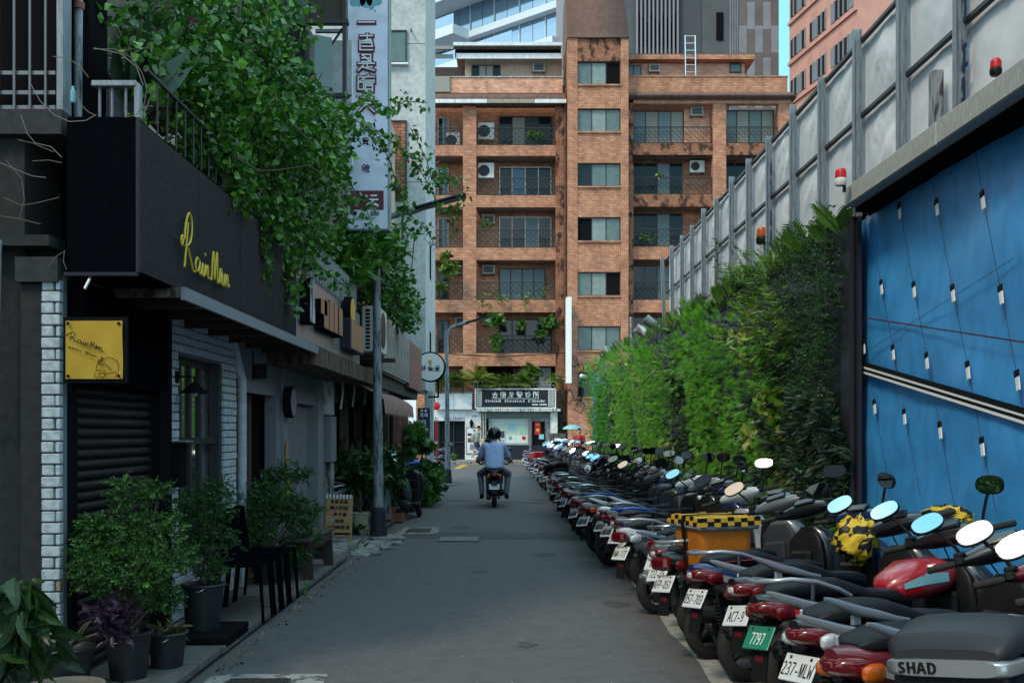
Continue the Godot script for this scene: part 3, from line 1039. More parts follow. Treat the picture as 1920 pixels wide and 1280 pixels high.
	for k in 2:
		b = Mb.new()
		var px := fx(1057 + k * 5)
		b.tube([Vector3(px, fy(790), -55.6), Vector3(px, fy(735), -55.6), Vector3(px + .25, fy(728), -55.6)], .05, 6)
		wp(b, "rusty_pipe", mats.rust, t)

func behind() -> void:
	var t := thing("opposite_house", Vector3(-3, 0, 16), "pale grey house across the street, visible only as a reflection in the scooter mirrors", "building")
	wbox(t, "wall", mats.tower_concrete, Vector3(-13, 0, 19), Vector3(-1.2, 10.5, 26))
	for i in 4:
		for j in 4:
			window_z(t, -12.2 + i * 2.7, -10.5 + i * 2.7, 1.0 + j * 2.5, 2.3 + j * 2.5, 18.96, 2, [mats.dark_glass], mats.frame_dark)

func towers() -> void:
	var s := .0425
	var t := thing("dark_tower", Vector3(14, 0, -86), "dark grey office tower with vertical fins behind the brick block", "building")
	var px := func(a: float) -> float: return (a - 960.0) * s
	var py := func(b: float) -> float: return EYE + (811.0 - b) * s
	wbox(t, "wall", mats.tower_dark, Vector3(px.call(1090), 0, -100), Vector3(px.call(1386), py.call(-120), -85.4))
	wbox(t, "dark_bay", mats.tower_dim, Vector3(px.call(1190), 8, -85.4), Vector3(px.call(1316), py.call(-120), -85.3))
	for k in 11:
		var a := 1193.0 + k * 7.6
		wbox(t, "fin", mats.tower_fin, Vector3(px.call(a), 10, -85.3), Vector3(px.call(a + 3.0), py.call(-120), -84.8))
	for k in 10:
		wbox(t, "opening", mats.black, Vector3(px.call(1197 + k * 7.6), py.call(85), -85.29), Vector3(px.call(1200 + k * 7.6), py.call(22 + (k % 3) * 9), -85.2))
	wbox(t, "slit_window", mats.black, Vector3(px.call(1345), py.call(72), -85.38), Vector3(px.call(1358), py.call(20), -85.3))
	for k in 5:
		wbox(t, "rib", mats.check_grey, Vector3(px.call(1370 + k * 3.4), 10, -85.4), Vector3(px.call(1372 + k * 3.4), py.call(-120), -85.2))
	wbox(t, "checker_wall", mats.tower_dim, Vector3(px.call(1386), 0, -100), Vector3(px.call(1461), py.call(-120), -85.2))
	for i in 5:
		for j in 7:
			var x0: float = 1387 + i * 15.0
			var y0: float = -110.0 + j * 52 + (8 if i % 2 else 0)
			wbox(t, "cladding_panel", mats.check_grey if (i + j) % 2 else mats.check_brown, Vector3(px.call(x0), py.call(y0 + 51.5), -85.2), Vector3(px.call(x0 + 14.6), py.call(y0), -85.14))
	# glass tower with slanting white balconies, turned away from the lane
	var g := thing("glass_tower", Vector3(0, 0, -96), "pale blue glass tower with slanting white balconies behind the roof on the left", "building")
	var turn := Transform3D(Basis(Vector3.UP, deg_to_rad(-42)), Vector3(4.6, 0, -88))
	var b := Mb.new()
	b.x = turn
	b.box(Vector3(-30, 0, -12), Vector3(0, 60, -1.6))
	wp(b, "core", mats.tower_white, g)
	b = Mb.new()
	b.x = turn
	b.box(Vector3(-1.4, 0, -1.6), Vector3(0, 60, -.2))
	wp(b, "corner_wall", mats.tower_fin, g)
	for f in 4:
		var y := 31.0 + f * 3.3
		b = Mb.new()
		b.x = turn
		b.box(Vector3(-30, y - .35, -1.58), Vector3(-1.4, y + .25, -.6 + .9 * (f % 2)))
		wp(b, "floor_slab", mats.tower_white, g)
		b = Mb.new()
		b.x = turn
		b.box(Vector3(-24 + (f % 2) * 6, y - .5, -.6), Vector3(-12 + (f % 2) * 7, y + .35, 1.4))
		wp(b, "balcony", mats.tower_white, g)
		for k in 18:
			b = Mb.new()
			b.x = turn
			b.box(Vector3(-29 + k * 1.5, y + .27, -1.5), Vector3(-27.56 + k * 1.5, y + 2.93, -1.4))
			wp(b, "pane", mats.tower_glass, g)
			if k % 2 == 0:
				b = Mb.new()
				b.x = turn
				b.box(Vector3(-27.56 + k * 1.5, y + .27, -1.55), Vector3(-27.5 + k * 1.5, y + 2.93, -1.3))
				wp(b, "mullion", mats.tower_white, g)
		b = Mb.new()
		b.x = turn
		b.box(Vector3(-24 + (f % 2) * 6, y + .36, 1.3), Vector3(-12 + (f % 2) * 7, y + 1.3, 1.34))
		wp(b, "balustrade", mats.tower_glass, g)
	# pink tower on the right, its left face running away from the lane
	var p := thing("pink_tower", Vector3(24, 0, -75), "salmon pink tower with rows of narrow windows behind the grey hoarding", "building")
	var face := Transform3D(Basis(Vector3.UP, deg_to_rad(98.6)), Vector3(22.7, 0, -70))
	b = Mb.new()
	b.x = face
	b.box(Vector3(-.01, 0, -.0), Vector3(11.0, 60, 16))
	wp(b, "wall", mats.pink_tower, p)
	for f in 9:
		var y := 20.6 + f * 3.05
		b = Mb.new()
		b.x = face
		b.box(Vector3(-.01, y - .5, -.16), Vector3(11.0, y - .25, -.01))
		wp(b, "string_course", mats.pink_tower, p)
		for k in 15:
			if k == 5 or k == 10:
				continue
			var x0 := .6 + k * .68
			b = Mb.new()
			b.x = face
			b.box(Vector3(x0, y, -.05), Vector3(x0 + .56, y + 1.35, .05))
			var w := wp(b, "window", mats.dark_glass if k % 4 else mats.curtain_blue, p)
			b = Mb.new()
			b.x = face
			b.box(Vector3(x0 - .06, y - .03, -.12), Vector3(x0, y + 1.4, -.01))
			wp(b, "mullion", mats.tower_fin, w)
	for f in 10:
		b = Mb.new()
		b.x = face
		b.box(Vector3(-.05, 18.0 + f * 3.05, .1), Vector3(-.012, 18.2 + f * 3.05, 15.9))
		wp(b, "string_course", mats.pink_tower, p)

# the point of the plane x = k that shows at column a, row b
func onx(k: float, a: float, b: float) -> Vector3:
	return at(a, b, k * FOC / (a - 960.0))

func hoarding() -> void:
	# concrete ledge and the steel-and-canvas screen on it
	var t := thing("canvas_hoarding", Vector3(3.5, 0, -14), "grey canvas sound screen on steel posts, standing on a concrete ledge above the parked scooters", "hoarding")
	var z0 := 2.0
	var k := 0
	while z0 < 10.55:
		var z1 := minf(z0 + 2.1, 10.6)
		var b := Mb.new()
		b.cbox(Vector3(3.55, 3.84, -(z0 + z1) * .5), Vector3(.5, .19, z1 - z0 - .012), .012)
		wp(b, "ledge_block", mats.ledge, t)
		z0 = z1
		k += 1
	var b := Mb.new()
	b.box(Vector3(3.42, 3.70, -10.6), Vector3(3.8, 3.745, -2))
	b.box(Vector3(3.9, 0, -26), Vector3(4.0, 3.9, 2))
	b.box(Vector3(3.64, 3.755, -26), Vector3(3.72, 3.94, -10.6))
	b.box(Vector3(3.64, 3.3, -26), Vector3(3.72, 3.755, -11.3))
	wp(b, "backing_wall", mats.black, t)
	# posts
	var zs: Array = []
	var z := 3.4
	while z < 24.6:
		zs.append(z)
		z += 1.235
	for q in zs:
		b = Mb.new()
		var lean: float = 0.0 if q < 22.0 else (q - 22.0) * .12
		b.x = Transform3D(Basis(Vector3.BACK, lean * .12), Vector3(3.5, 3.7, -q))
		var top := 1.86 + .04 * sin(q * 3.0)
		b.box(Vector3(-.034, 0, -.006), Vector3(.034, top, .006))
		b.box(Vector3(-.04, 0, -.034), Vector3(-.034, top, .034))
		b.box(Vector3(.034, 0, -.034), Vector3(.04, top, .034))
		wp(b, "steel_post", mats.galvanised, t)
	# two rows of slack canvas, each bay with its own folds, and the rails between
	var n := FastNoiseLite.new()
	n.seed = 8
	n.frequency = 1.0
	for i in zs.size() - 1:
		for r in 2:
			var rows: Array = []
			var slack := rng.randf_range(.5, 1.4)
			for u in 15:
				var line := PackedVector3Array()
				for v in 15:
					var fu := u / 14.0
					var fv := v / 14.0
					var zz := -lerpf(zs[i] - .01, zs[i + 1] + .01, fu)
					var yy := lerpf(3.90, 4.73, fv) if r == 0 else lerpf(4.71, 5.49, fv)
					var edge := sin(fu * PI) * sin(fv * PI)
					var d1 := n.get_noise_2d((fu + fv * .7) * 2.6 + i * 9.0, (fu - fv) * .7 + r * 31.0)
					var d2 := n.get_noise_2d(fu * 11.0 + i * 7.0, fv * 3.0 + r * 17.0 + 50.0)
					line.append(Vector3(3.60 - edge * .03 * slack + (d1 * .045 + d2 * .003) * slack * (.12 + edge), yy, zz))
				rows.append(line)
			b = Mb.new()
			b.grid(rows)
			wp(b, "canvas_sheet", mats.canvas, t)
		for y in [4.72, 5.48]:
			b = Mb.new()
			b.cbox(Vector3(3.55, y, -(zs[i] + zs[i + 1]) * .5), Vector3(.045, .05, 1.235 - .02), .008)
			wp(b, "rail", mats.frame_dark, t)
	# blue lettering sewn to the canvas
	for q in [[8.35, .22], [14.55, .22]]:
		for c in 2:
			b = write("防音"[c], Vector3(3.53, 5.18 - c * .62, -q[0] - .12), Vector3(0, 0, .24), Vector3(0, -.46, 0), Vector3.ZERO, .042, .012)
			wp(b, "lettering", mats.navy, t)
	# the short cut-off post
	b = Mb.new()
	b.box(Vector3(3.42, 3.93, -8.75), Vector3(3.5, 4.45, -8.64))
	wp(b, "short_post", mats.pole_grey, t)
	# blue tarpaulin over the wall under the ledge
	var tp := thing("blue_tarpaulin", Vector3(3.75, 0, -8), "large blue tarpaulin stretched over the wall under the ledge, with white tags", "tarpaulin")
	var rows: Array = []
	for u in 41:
		var line := PackedVector3Array()
		for v in 21:
			var zz := -lerpf(3.0, 11.15, u / 40.0)
			var yy := v / 20.0 * 3.7
			var w := n.get_noise_2d(zz * .55, yy * 1.1 + 90.0) * .05 + exp(-pow((yy - 2.3 + (zz + 9.0) * .14) * 5.0, 2.0)) * .02 * n.get_noise_2d(zz * 1.7, yy * 6.0)
			line.append(Vector3(3.63 + w * minf(1.0, (11.15 + zz) * 2.0), yy, zz))
		rows.append(line)
	b = Mb.new()
	b.grid(rows)
	wp(b, "sheet", mats.tarp, tp)
	var tags := [[1627, 403], [1687, 390], [1757, 382], [1843, 368], [1653, 533], [1714, 537], [1787, 543], [1877, 545], [1620, 645], [1675, 655], [1738, 670], [1815, 687], [1908, 705], [1640, 757], [1696, 775], [1763, 800], [1842, 830]]
	for g in tags:
		var p := onx(3.575, g[0], g[1])
		b = Mb.new()
		b.x = Transform3D(Basis(Vector3.RIGHT, -.22), p)
		b.cbox(Vector3(0, -.055, 0), Vector3(.01, .10, .055), .003)
		var tagm := wp(b, "tag", mats.white, tp)
		b = Mb.new()
		b.x = Transform3D(Basis(Vector3.RIGHT, -.22), p)
		b.cbox(Vector3(-.002, .02, 0), Vector3(.014, .05, .065), .003)
		wp(b, "clip", mats.ink, tagm)
	for line in [[[1612, 330], [1627, 403], [1640, 470], [1653, 533], [1675, 655], [1696, 775], [1726, 930]], [[1670, 330], [1687, 390], [1714, 537], [1738, 670], [1763, 800], [1790, 950]], [[1742, 300], [1757, 382], [1787, 543], [1815, 687], [1842, 830], [1868, 960]], [[1826, 260], [1843, 368], [1877, 545], [1908, 705], [1935, 850]], [[1614, 600], [1620, 645], [1640, 757], [1665, 900]]]:
		var pts: Array = []
		for g in line:
			pts.append(onx(3.59, g[0], g[1]))
		b = Mb.new()
		b.tube(pts, .0022, 4)
		wp(b, "cord", mats.plastic_grey, tp)
	for s in [[2.25, 1.69, .024, "black_band", mats.ink], [2.215, 1.66, .014, "white_band", mats.white], [2.19, 1.635, .014, "black_band", mats.ink], [2.165, 1.61, .012, "white_band", mats.white], [2.72, 2.17, .006, "red_cord", mats.red_banner], [2.28, 2.75, .003, "seam", mats.tarp_dark]]:
		b = Mb.new()
		var q0 := Vector3(3.575, s[0], -11.1)
		var q1 := Vector3(3.575, s[1] - (s[0] - s[1]) * .9, -4.5)
		if s[0] < s[1]:
			q1 = Vector3(3.575, s[1], -7.6)
		b.quad(q0 + Vector3(0, s[2], 0), q0 - Vector3(0, s[2], 0), q1 - Vector3(0, s[2], 0), q1 + Vector3(0, s[2], 0))
		b.quad(q0 + Vector3(.004, s[2], 0), q0 + Vector3(0, s[2], 0), q1 + Vector3(0, s[2], 0), q1 + Vector3(.004, s[2], 0))
		wp(b, s[3], s[4], tp)
	# frame at the end of the planted wall
	var fr := thing("wall_end_frame", Vector3(3.6, 0, -11.4), "grey metal edge strip and black channel between the plants and the blue tarpaulin", "frame")
	b = Mb.new()
	b.box(Vector3(3.52, 0, -11.26), Vector3(3.62, 3.74, -11.17))
	wp(b, "edge_strip", mats.galvanised, fr)
	b = Mb.new()
	b.box(Vector3(3.44, 0, -11.15), Vector3(3.485, 3.74, -10.85))
	wp(b, "channel", mats.clinic_dark, fr)
	# beacons
	for q in [[1577, 330, 10.3, 0, "red beacon on a cream base, above the top of the plants"], [1868, 124, 7.35, 1, "red beacon on a dark base, nearest the camera on the ledge"], [1429, 440, 15.0, 2, "faded orange beacon half hidden in the plants"]]:
		var m := at(q[0], q[1], q[2])
		var s: float = q[2] / 2000.0
		var bt := thing("warning_beacon", m - Vector3(0, 18 * s, 0), q[4], "beacon", "warning beacons on the ledge")
		b = Mb.new()
		b.x = Transform3D(Basis(), m)
		b.lathe([Vector2(9.5 * s, -4 * s), Vector2(10.5 * s, -3 * s), Vector2(10.2 * s, 9 * s), Vector2(8 * s, 13.5 * s), Vector2(.002, 14.5 * s)], 20)
		wp(b, "lens", mats.red_plastic if q[3] < 2 else mats.lamp_orange, bt)
		b = Mb.new()
		b.x = Transform3D(Basis(), m)
		b.lathe([Vector2(9 * s, -18 * s), Vector2(11 * s, -14 * s), Vector2(11.5 * s, -7 * s), Vector2(9.8 * s, -4 * s)], 20)
		wp(b, "base", mats.ac_white if q[3] == 0 else mats.plastic_black, bt)
		b = Mb.new()
		b.box(m + Vector3(4 * s, -30 * s, -3 * s), m + Vector3(9 * s, -15 * s, 3 * s))
		wp(b, "bracket", mats.plastic_black, bt)
	# blue sheet fence at the far end of the planted wall
	var bf := thing("blue_sheet_fence", Vector3(3.6, 0, -44), "faded blue sheet fence with a curved grey coping beyond the planted wall", "fence")
	rows = []
	for u in 9:
		var g := u / 8.0
		var x := 3.5 + .0 * g
		var zz := -40.0 - g * 10.0
		if u > 5:
			x += (g - .6) * 1.2
		rows.append(PackedVector3Array([Vector3(x, 0, zz), Vector3(x, 4.4 - g * .4, zz)]))
	b = Mb.new()
	b.grid(rows)
	wp(b, "sheet", mats.blue_panel, bf)
	b = Mb.new()
	var pts: Array = []
	for r in rows:
		pts.append(r[1])
	b.tube(pts, .14, 6)
	wp(b, "coping", mats.pole_grey, bf)
	b = Mb.new()
	b.box(Vector3(3.5, 0, -44), Vector3(3.56, 3.4, -40.2))
	wp(b, "pale_stripe", mats.white_paint, bf)
	var cct := thing("security_camera", Vector3(3.35, 4.0, -48), "small white security camera on the blue fence's coping", "camera")
	b = Mb.new()
	b.x = Transform3D(Basis(Vector3.UP, .7) * Basis(Vector3.FORWARD, PI * .5 + .2), Vector3(3.2, 4.05, -48))
	b.lathe([Vector2(.07, -.15), Vector2(.09, -.1), Vector2(.09, .12), Vector2(.05, .16)], 10)
	wp(b, "body", mats.white, cct)

func brickwork(t: Node3D, called: String, origin: Vector3, along: Vector3, face: Vector3, len: float, y0: float, y1: float, h: float, l: float, hole: Rect2, offset := 0) -> void:
	var j := 0
	var y := y0
	while y + h * .6 < y1:
		var s := -(l * .5 if (j + offset) % 2 else 0.0)
		while s < len - .02:
			var a := maxf(s, 0.0)
			var e := minf(s + l * rng.randf_range(.94, 1.0), len)
			var spans: Array = [[a, e]]
			if hole.size.x > 0.0 and y + h > hole.position.y + .01 and y < hole.end.y - .01:
				spans = []
				if a < hole.position.x:
					spans.append([a, minf(e, hole.position.x)])
				if e > hole.end.x:
					spans.append([maxf(a, hole.end.x), e])
			for q in spans:
				if q[1] - q[0] < .025:
					continue
				var b := Mb.new()
				var proud := rng.randf_range(.006, .016)
				b.x = Transform3D(Basis(along, Vector3.UP, along.cross(Vector3.UP)) * Basis(Vector3.BACK, rng.randf_range(-.012, .012)), origin + along * (q[0] + q[1]) * .5 + Vector3(0, y + h * .5, 0) + face * proud)
				b.cbox(Vector3.ZERO, Vector3(q[1] - q[0] - .007, h - .008, .05), .005)
				wp(b, called, mats.stained_brick if y < .62 and rng.randf() < 1.2 - y * 1.6 and origin.z > -6.2 else mats.white_brick, t)
			s += l
		y += h
		j += 1

func near_left() -> void:
	var b := Mb.new()
	# neighbour: a rough dark concrete house front with a barred window
	var h := thing("concrete_house", Vector3(-3.2, 0, -6.3), "rough dark concrete house front with a barred window, at the left edge", "building")
	wbox(h, "wall", mats.dark_concrete, Vector3(-8, 0, -6.6), Vector3(-2.79, 3.2, -6.1))
	wbox(h, "wall", mats.dark_concrete, Vector3(-8, 3.2, -9.5), Vector3(-2.62, 3.33, -6.35))
	wbox(h, "stone_pier", mats.dark_concrete, Vector3(-2.785, 0, -6.5), Vector3(-2.66, 2.35, -6.04))
	wbox(h, "sill_band", mats.dark_band, Vector3(-8, 3.20, -6.34), Vector3(-2.55, 3.34, -6.03))
	wbox(h, "pier_cap", mats.dark_band, Vector3(-2.8, 2.36, -6.5), Vector3(-2.56, 2.5, -6.0))
	wbox(h, "ledge", mats.dark_concrete, Vector3(-8, 2.56, -6.2), Vector3(-2.6, 2.62, -5.98))
	wbox(h, "upper_wall", mats.dark_concrete, Vector3(-12, 3.34, -6.5), Vector3(-4.2, 11, -6.1))
	wbox(h, "room_dark", mats.black, Vector3(-4.2, 3.34, -6.9), Vector3(-2.62, 4.7, -6.6))
	wbox(h, "side_wall", mats.dark_concrete, Vector3(-14, 0, -6.6), Vector3(-8.0, 11, 1))
	wbox(h, "upper_wall", mats.dark_concrete, Vector3(-4.2, 4.6, -6.5), Vector3(-2.6, 11, -6.1))
	b = Mb.new()
	b.box(Vector3(-4.2, 3.36, -6.26), Vector3(-2.6, 4.6, -6.23))
	var win := wp(b, "window_pane", mats.black, h)
	for q in [-3.79, -3.695, -3.60, -3.505, -3.41, -3.315, -3.22, -3.13, -3.035, -2.94, -2.85, -2.76, -2.67]:
		b = Mb.new()
		b.tube([Vector3(q, 3.35, -6.1), Vector3(q, 4.6, -6.1)], .008, 6)
		wp(b, "window_bar", mats.steel, win)
	for y in [3.375, 3.46, 3.573]:
		b = Mb.new()
		b.box(Vector3(-4.2, y - .011, -6.125), Vector3(-2.62, y + .011, -6.112))
		wp(b, "window_rail", mats.steel, win)
	b = Mb.new()
	b.box(Vector3(-2.59, 3.34, -6.18), Vector3(-2.555, 4.7, -6.06))
	wp(b, "frame_post", mats.galvanised, win)
	b = Mb.new()
	b.tube([Vector3(-2.87, 2.58, -6.06), Vector3(-2.87, 2.60, -6.0), Vector3(-2.875, 2.56, -5.97), Vector3(-2.9, 1.72, -5.97), Vector3(-2.915, 1.64, -5.98), Vector3(-3.0, 1.60, -6.02)], .017, 10)
	wp(b, "drain_pipe", mats.pole_grey, h)
	b = Mb.new()
	b.tube([Vector3(-2.896, 1.70, -5.97), Vector3(-2.896, 1.75, -5.97)], .021, 10)
	wp(b, "pipe_collar", mats.pole_grey, h)
	# restaurant: shutter, white brick, barred window
	var r := thing("restaurant", Vector3(-2.8, 0, -9), "dark restaurant front with black shutter, white brick and a barred window", "building")
	var X := -2.55
	wbox(r, "brick_backing", mats.mortar, Vector3(-2.68, 0, -6.12), Vector3(-2.555, 2.4, -6.07))
	brickwork(r, "brick", Vector3(-2.665, 0.02, -6.06), Vector3.RIGHT, Vector3.BACK, .112, 0, 2.37, .0655, .16, Rect2())
	wbox(r, "upper_storey", mats.beige, Vector3(-6, 3.3, -13.2), Vector3(-3.5, 11.0, -6.6))
	wbox(r, "upper_storey", mats.old_wall, Vector3(-6, 3.4, -25.0), Vector3(-3.75, 9.0, -13.2))
	wbox(r, "roof", mats.dark_concrete, Vector3(-6, 3.2, -10.5), Vector3(-2.56, 3.3, -6.5))
	wbox(r, "interior_wall", mats.black, Vector3(-5.2, 0, -14.6), Vector3(-5.0, 3.2, -6.2))
	wbox(r, "interior_floor", mats.wood_dark, Vector3(-5.0, .0, -14.6), Vector3(-2.6, .06, -6.2))
	wbox(r, "interior_end", mats.black, Vector3(-5.0, .06, -14.7), Vector3(-2.9, 3.2, -14.6))
	wbox(r, "corner_post", mats.black, Vector3(-2.62, 0, -6.22), Vector3(-2.535, 2.38, -6.13))
	wbox(r, "lintel_box", mats.sign_black, Vector3(-2.62, 1.80, -7.62), Vector3(-2.46, 2.38, -6.13))
	wbox(r, "black_pier", mats.black, Vector3(-2.64, 0, -7.93), Vector3(-2.53, 2.36, -7.68))
	# roller shutter, slat by slat
	b = Mb.new()
	b.box(Vector3(-2.66, .05, -7.68), Vector3(-2.63, 1.8, -6.22))
	var sh := wp(b, "roller_shutter", mats.shutter, r)
	for k in 27:
		b = Mb.new()
		var y := .06 + k * .0645
		var rows: Array = []
		for zz in [-6.23, -7.67]:
			rows.append(PackedVector3Array([Vector3(-2.628, y, zz), Vector3(-2.604, y + .008, zz), Vector3(-2.596, y + .03, zz), Vector3(-2.604, y + .052, zz), Vector3(-2.628, y + .060, zz)]))
		b.grid(rows, false, true)
		wp(b, "slat", mats.shutter, sh)
	# white brick wall round the window
	wbox(r, "brick_backing", mats.mortar, Vector3(-2.70, 0, -8.12), Vector3(-2.575, 2.40, -7.935))
	wbox(r, "brick_backing", mats.mortar, Vector3(-2.70, 0, -9.82), Vector3(-2.575, 2.40, -9.4))
	wbox(r, "brick_backing", mats.mortar, Vector3(-2.70, 0, -9.4), Vector3(-2.575, .5, -8.12))
	wbox(r, "brick_backing", mats.mortar, Vector3(-2.70, 2.11, -9.4), Vector3(-2.575, 2.40, -8.12))
	brickwork(r, "brick", Vector3(-2.572, .0, -7.935), Vector3.FORWARD, Vector3.RIGHT, 1.88, .08, 2.38, .066, .19, Rect2(.185, .5, 1.27, 1.61))
	for k in 24:
		b = Mb.new()
		b.cbox(Vector3(-2.625, .53 + k * .066, -9.385), Vector3(.11, .056, .02), .006)
		wp(b, "reveal_brick", mats.white_brick, r)
	b = Mb.new()
	b.box(Vector3(-2.68, .5, -9.37), Vector3(-2.64, .55, -8.13))
	b.box(Vector3(-2.68, 2.05, -9.37), Vector3(-2.64, 2.11, -8.13))
	b.box(Vector3(-2.68, .55, -8.19), Vector3(-2.60, 2.05, -8.13))
	b.box(Vector3(-2.64, .5, -9.40), Vector3(-2.56, 2.11, -9.30))
	var w := wp(b, "window", mats.frame_dark, r)
	wbox(w, "pane", mats.shop_glass, Vector3(-2.668, .55, -9.37), Vector3(-2.662, 2.05, -8.19))
	for zz in [-8.36, -8.62, -8.9]:
		b = Mb.new()
		b.box(Vector3(-2.64, .55, zz - .03), Vector3(-2.60, 2.05, zz + .03))
		wp(b, "window_bar", mats.frame_dark, w)
	b = Mb.new()
	b.box(Vector3(-2.60, 1.42, -9.3), Vector3(-2.575, 1.47, -8.14))
	wp(b, "window_rail", mats.frame_dark, w)
	# gooseneck lamp, letter box, white pipe, floodlight
	var gl := thing("gooseneck_lamp", Vector3(-2.54, 1.8, -8.1), "black gooseneck wall lamp over the barred window", "lamp")
	b = Mb.new()
	b.cbox(Vector3(-2.535, 1.93, -8.05), Vector3(.03, .09, .05), .006)
	b.tube([Vector3(-2.53, 1.93, -8.05), Vector3(-2.44, 1.935, -8.05), Vector3(-2.40, 1.93, -8.05), Vector3(-2.40, 1.88, -8.05)], .008, 6)
	wp(b, "arm", mats.black, gl)
	b = Mb.new()
	b.x = Transform3D(Basis(), Vector3(-2.40, 1.82, -8.05))
	b.lathe([Vector2(.02, .07), Vector2(.03, .05), Vector2(.10, .0), Vector2(.105, -.012), Vector2(.095, -.008), Vector2(.02, .04)], 18, false)
	wp(b, "shade", mats.black, gl)
	b = Mb.new()
	b.x = Transform3D(Basis(), Vector3(-2.40, 1.81, -8.05))
	b.lathe([Vector2(.004, -.03), Vector2(.025, -.02), Vector2(.03, 0), Vector2(.015, .03)], 10)
	wp(b, "bulb", mats.lamp_clear, gl)
	var mb := thing("letter_box", Vector3(-2.50, 1.1, -8.0), "black letter box with a curved pale lid beside the barred window", "letter box")
	b = Mb.new()
	b.cbox(Vector3(-2.50, 1.27, -8.0), Vector3(.07, .33, .15), .008)
	wp(b, "box", mats.black, mb)
	b = Mb.new()
	b.cbox(Vector3(-2.48, 1.445, -8.0), Vector3(.13, .012, .17), .004)
	wp(b, "lid", mats.grey_paint, mb)
	b = Mb.new()
	b.tube([Vector3(-2.56, 2.38, -9.75), Vector3(-2.55, 2.15, -9.9), Vector3(-2.53, 2.0, -9.98), Vector3(-2.53, .05, -9.98)], .045, 10)
	wp(b, "rain_pipe", mats.white_brick, r)
	var fl := thing("floodlight", Vector3(-2.45, 2.0, -10.2), "small black floodlight under the canopy, right of the white brick", "lamp")
	b = Mb.new()
	b.cbox(Vector3(-2.42, 2.10, -10.25), Vector3(.14, .14, .05), .01)
	wp(b, "housing", mats.plastic_black, fl)
	b = Mb.new()
	b.tube([Vector3(-2.5, 2.3, -10.28), Vector3(-2.5, 2.02, -10.28), Vector3(-2.42, 2.04, -10.28)], .008, 5)
	wp(b, "bracket", mats.plastic_black, fl)
	# doorways to the right of the brick
	wbox(r, "lintel", mats.grey_paint, Vector3(-2.66, 1.92, -11.45), Vector3(-2.56, 2.37, -10.05))
	wbox(r, "lintel_board", mats.grey_paint, Vector3(-2.60, 1.90, -11.42), Vector3(-2.54, 2.02, -10.06))
	wbox(r, "wooden_door", mats.wood_red, Vector3(-2.72, .08, -10.95), Vector3(-2.68, 1.9, -10.05))
	for zz in [-10.2, -10.48, -10.76]:
		wbox(r, "door_panel", mats.wood_dark, Vector3(-2.68, .2, zz - .1), Vector3(-2.668, 1.8, zz + .1))
	wbox(r, "door_edge", mats.black, Vector3(-2.85, .08, -11.4), Vector3(-2.69, 1.9, -10.97))
	wbox(r, "pilaster", mats.grey_door, Vector3(-2.66, 0, -12.05), Vector3(-2.54, 2.36, -11.46))
	wbox(r, "pilaster", mats.grey_paint, Vector3(-2.58, 0, -11.95), Vector3(-2.515, 2.36, -11.72))
	wbox(r, "lintel", mats.grey_door, Vector3(-2.66, 1.86, -13.85), Vector3(-2.57, 2.36, -12.06))
	wbox(r, "lintel_board", mats.grey_paint, Vector3(-2.58, 1.86, -13.8), Vector3(-2.54, 2.0, -12.08))
	for k in 4:
		b = Mb.new()
		b.cbox(Vector3(-2.64, .95, -12.3 - k * .38), Vector3(.04, 1.78, .365), .012)
		wp(b, "folding_door_leaf", mats.grey_door, r)
	wbox(r, "pilaster", mats.grey_paint, Vector3(-2.7, 0, -14.25), Vector3(-2.52, 2.36, -13.86))
	var rd := thing("round_wall_sign", Vector3(-2.47, 1.68, -12), "round black-edged wall disc on the pillar between the two doors", "sign")
	b = Mb.new()
	b.x = Transform3D(Basis(Vector3.BACK, -PI * .5), Vector3(-2.515, 1.85, -11.84))
	b.lathe([Vector2(.17, 0), Vector2(.175, .01), Vector2(.175, .085), Vector2(.165, .095), Vector2(.16, .09)], 28)
	wp(b, "rim", mats.black, rd)
	b = Mb.new()
	b.x = Transform3D(Basis(Vector3.BACK, -PI * .5), Vector3(-2.422, 1.85, -11.84))
	b.lathe([Vector2(.158, -.01), Vector2(.158, 0), Vector2(.01, .004)], 28)
	wp(b, "face", mats.grey_paint, rd)
	for q in [[-2.50, 1.28, -11.84, .012, .26, .12, "wood_board", "small brown plaque on the pillar under the round disc"], [-2.50, .93, -11.9, .01, .26, .2, "yellow", "torn yellow notice low on the pillar between the doors"]]:
		b = Mb.new()
		b.cbox(Vector3(q[0], q[1], q[2]), Vector3(q[3], q[4], q[5]), .003)
		tag(wp(b, "notice", mats[q[6]], null), q[7], "notice")
	b = Mb.new()
	b.cbox(Vector3(-2.525, 1.62, -10.07), Vector3(.006, .11, .07), .001)
	tag(wp(b, "green_label", mats.teal, null), "small green and white label on the white rain pipe", "label")
	# black projecting sign box with its yellow script
	var sg := thing("shop_sign_box", Vector3(-2.3, 2.4, -8), "long black sign box jutting over the shutter, with yellow handwriting on its street side", "sign")
	b = Mb.new()
	b.cbox(Vector3(-2.31, 2.845, -8.2), Vector3(.40, .89, 4.4), .01)
	wp(b, "box", mats.sign_black, sg)
	b = Mb.new()
	b.box(Vector3(-2.109, 2.42, -10.39), Vector3(-2.104, 3.27, -6.02))
	wp(b, "face", mats.sign_face, sg)
	for k in 3:
		wbox(sg, "seam", mats.black, Vector3(-2.106, 2.42, -7.15 - k * 1.1), Vector3(-2.1035, 3.27, -7.142 - k * 1.1))
	b = Mb.new()
	b.box(Vector3(-2.52, 2.392, -6.02), Vector3(-2.11, 2.412, -5.99))
	b.box(Vector3(-2.115, 2.412, -6.02), Vector3(-2.10, 3.28, -5.99))
	wp(b, "trim", mats.clinic_dark, sg)
	b = Mb.new()
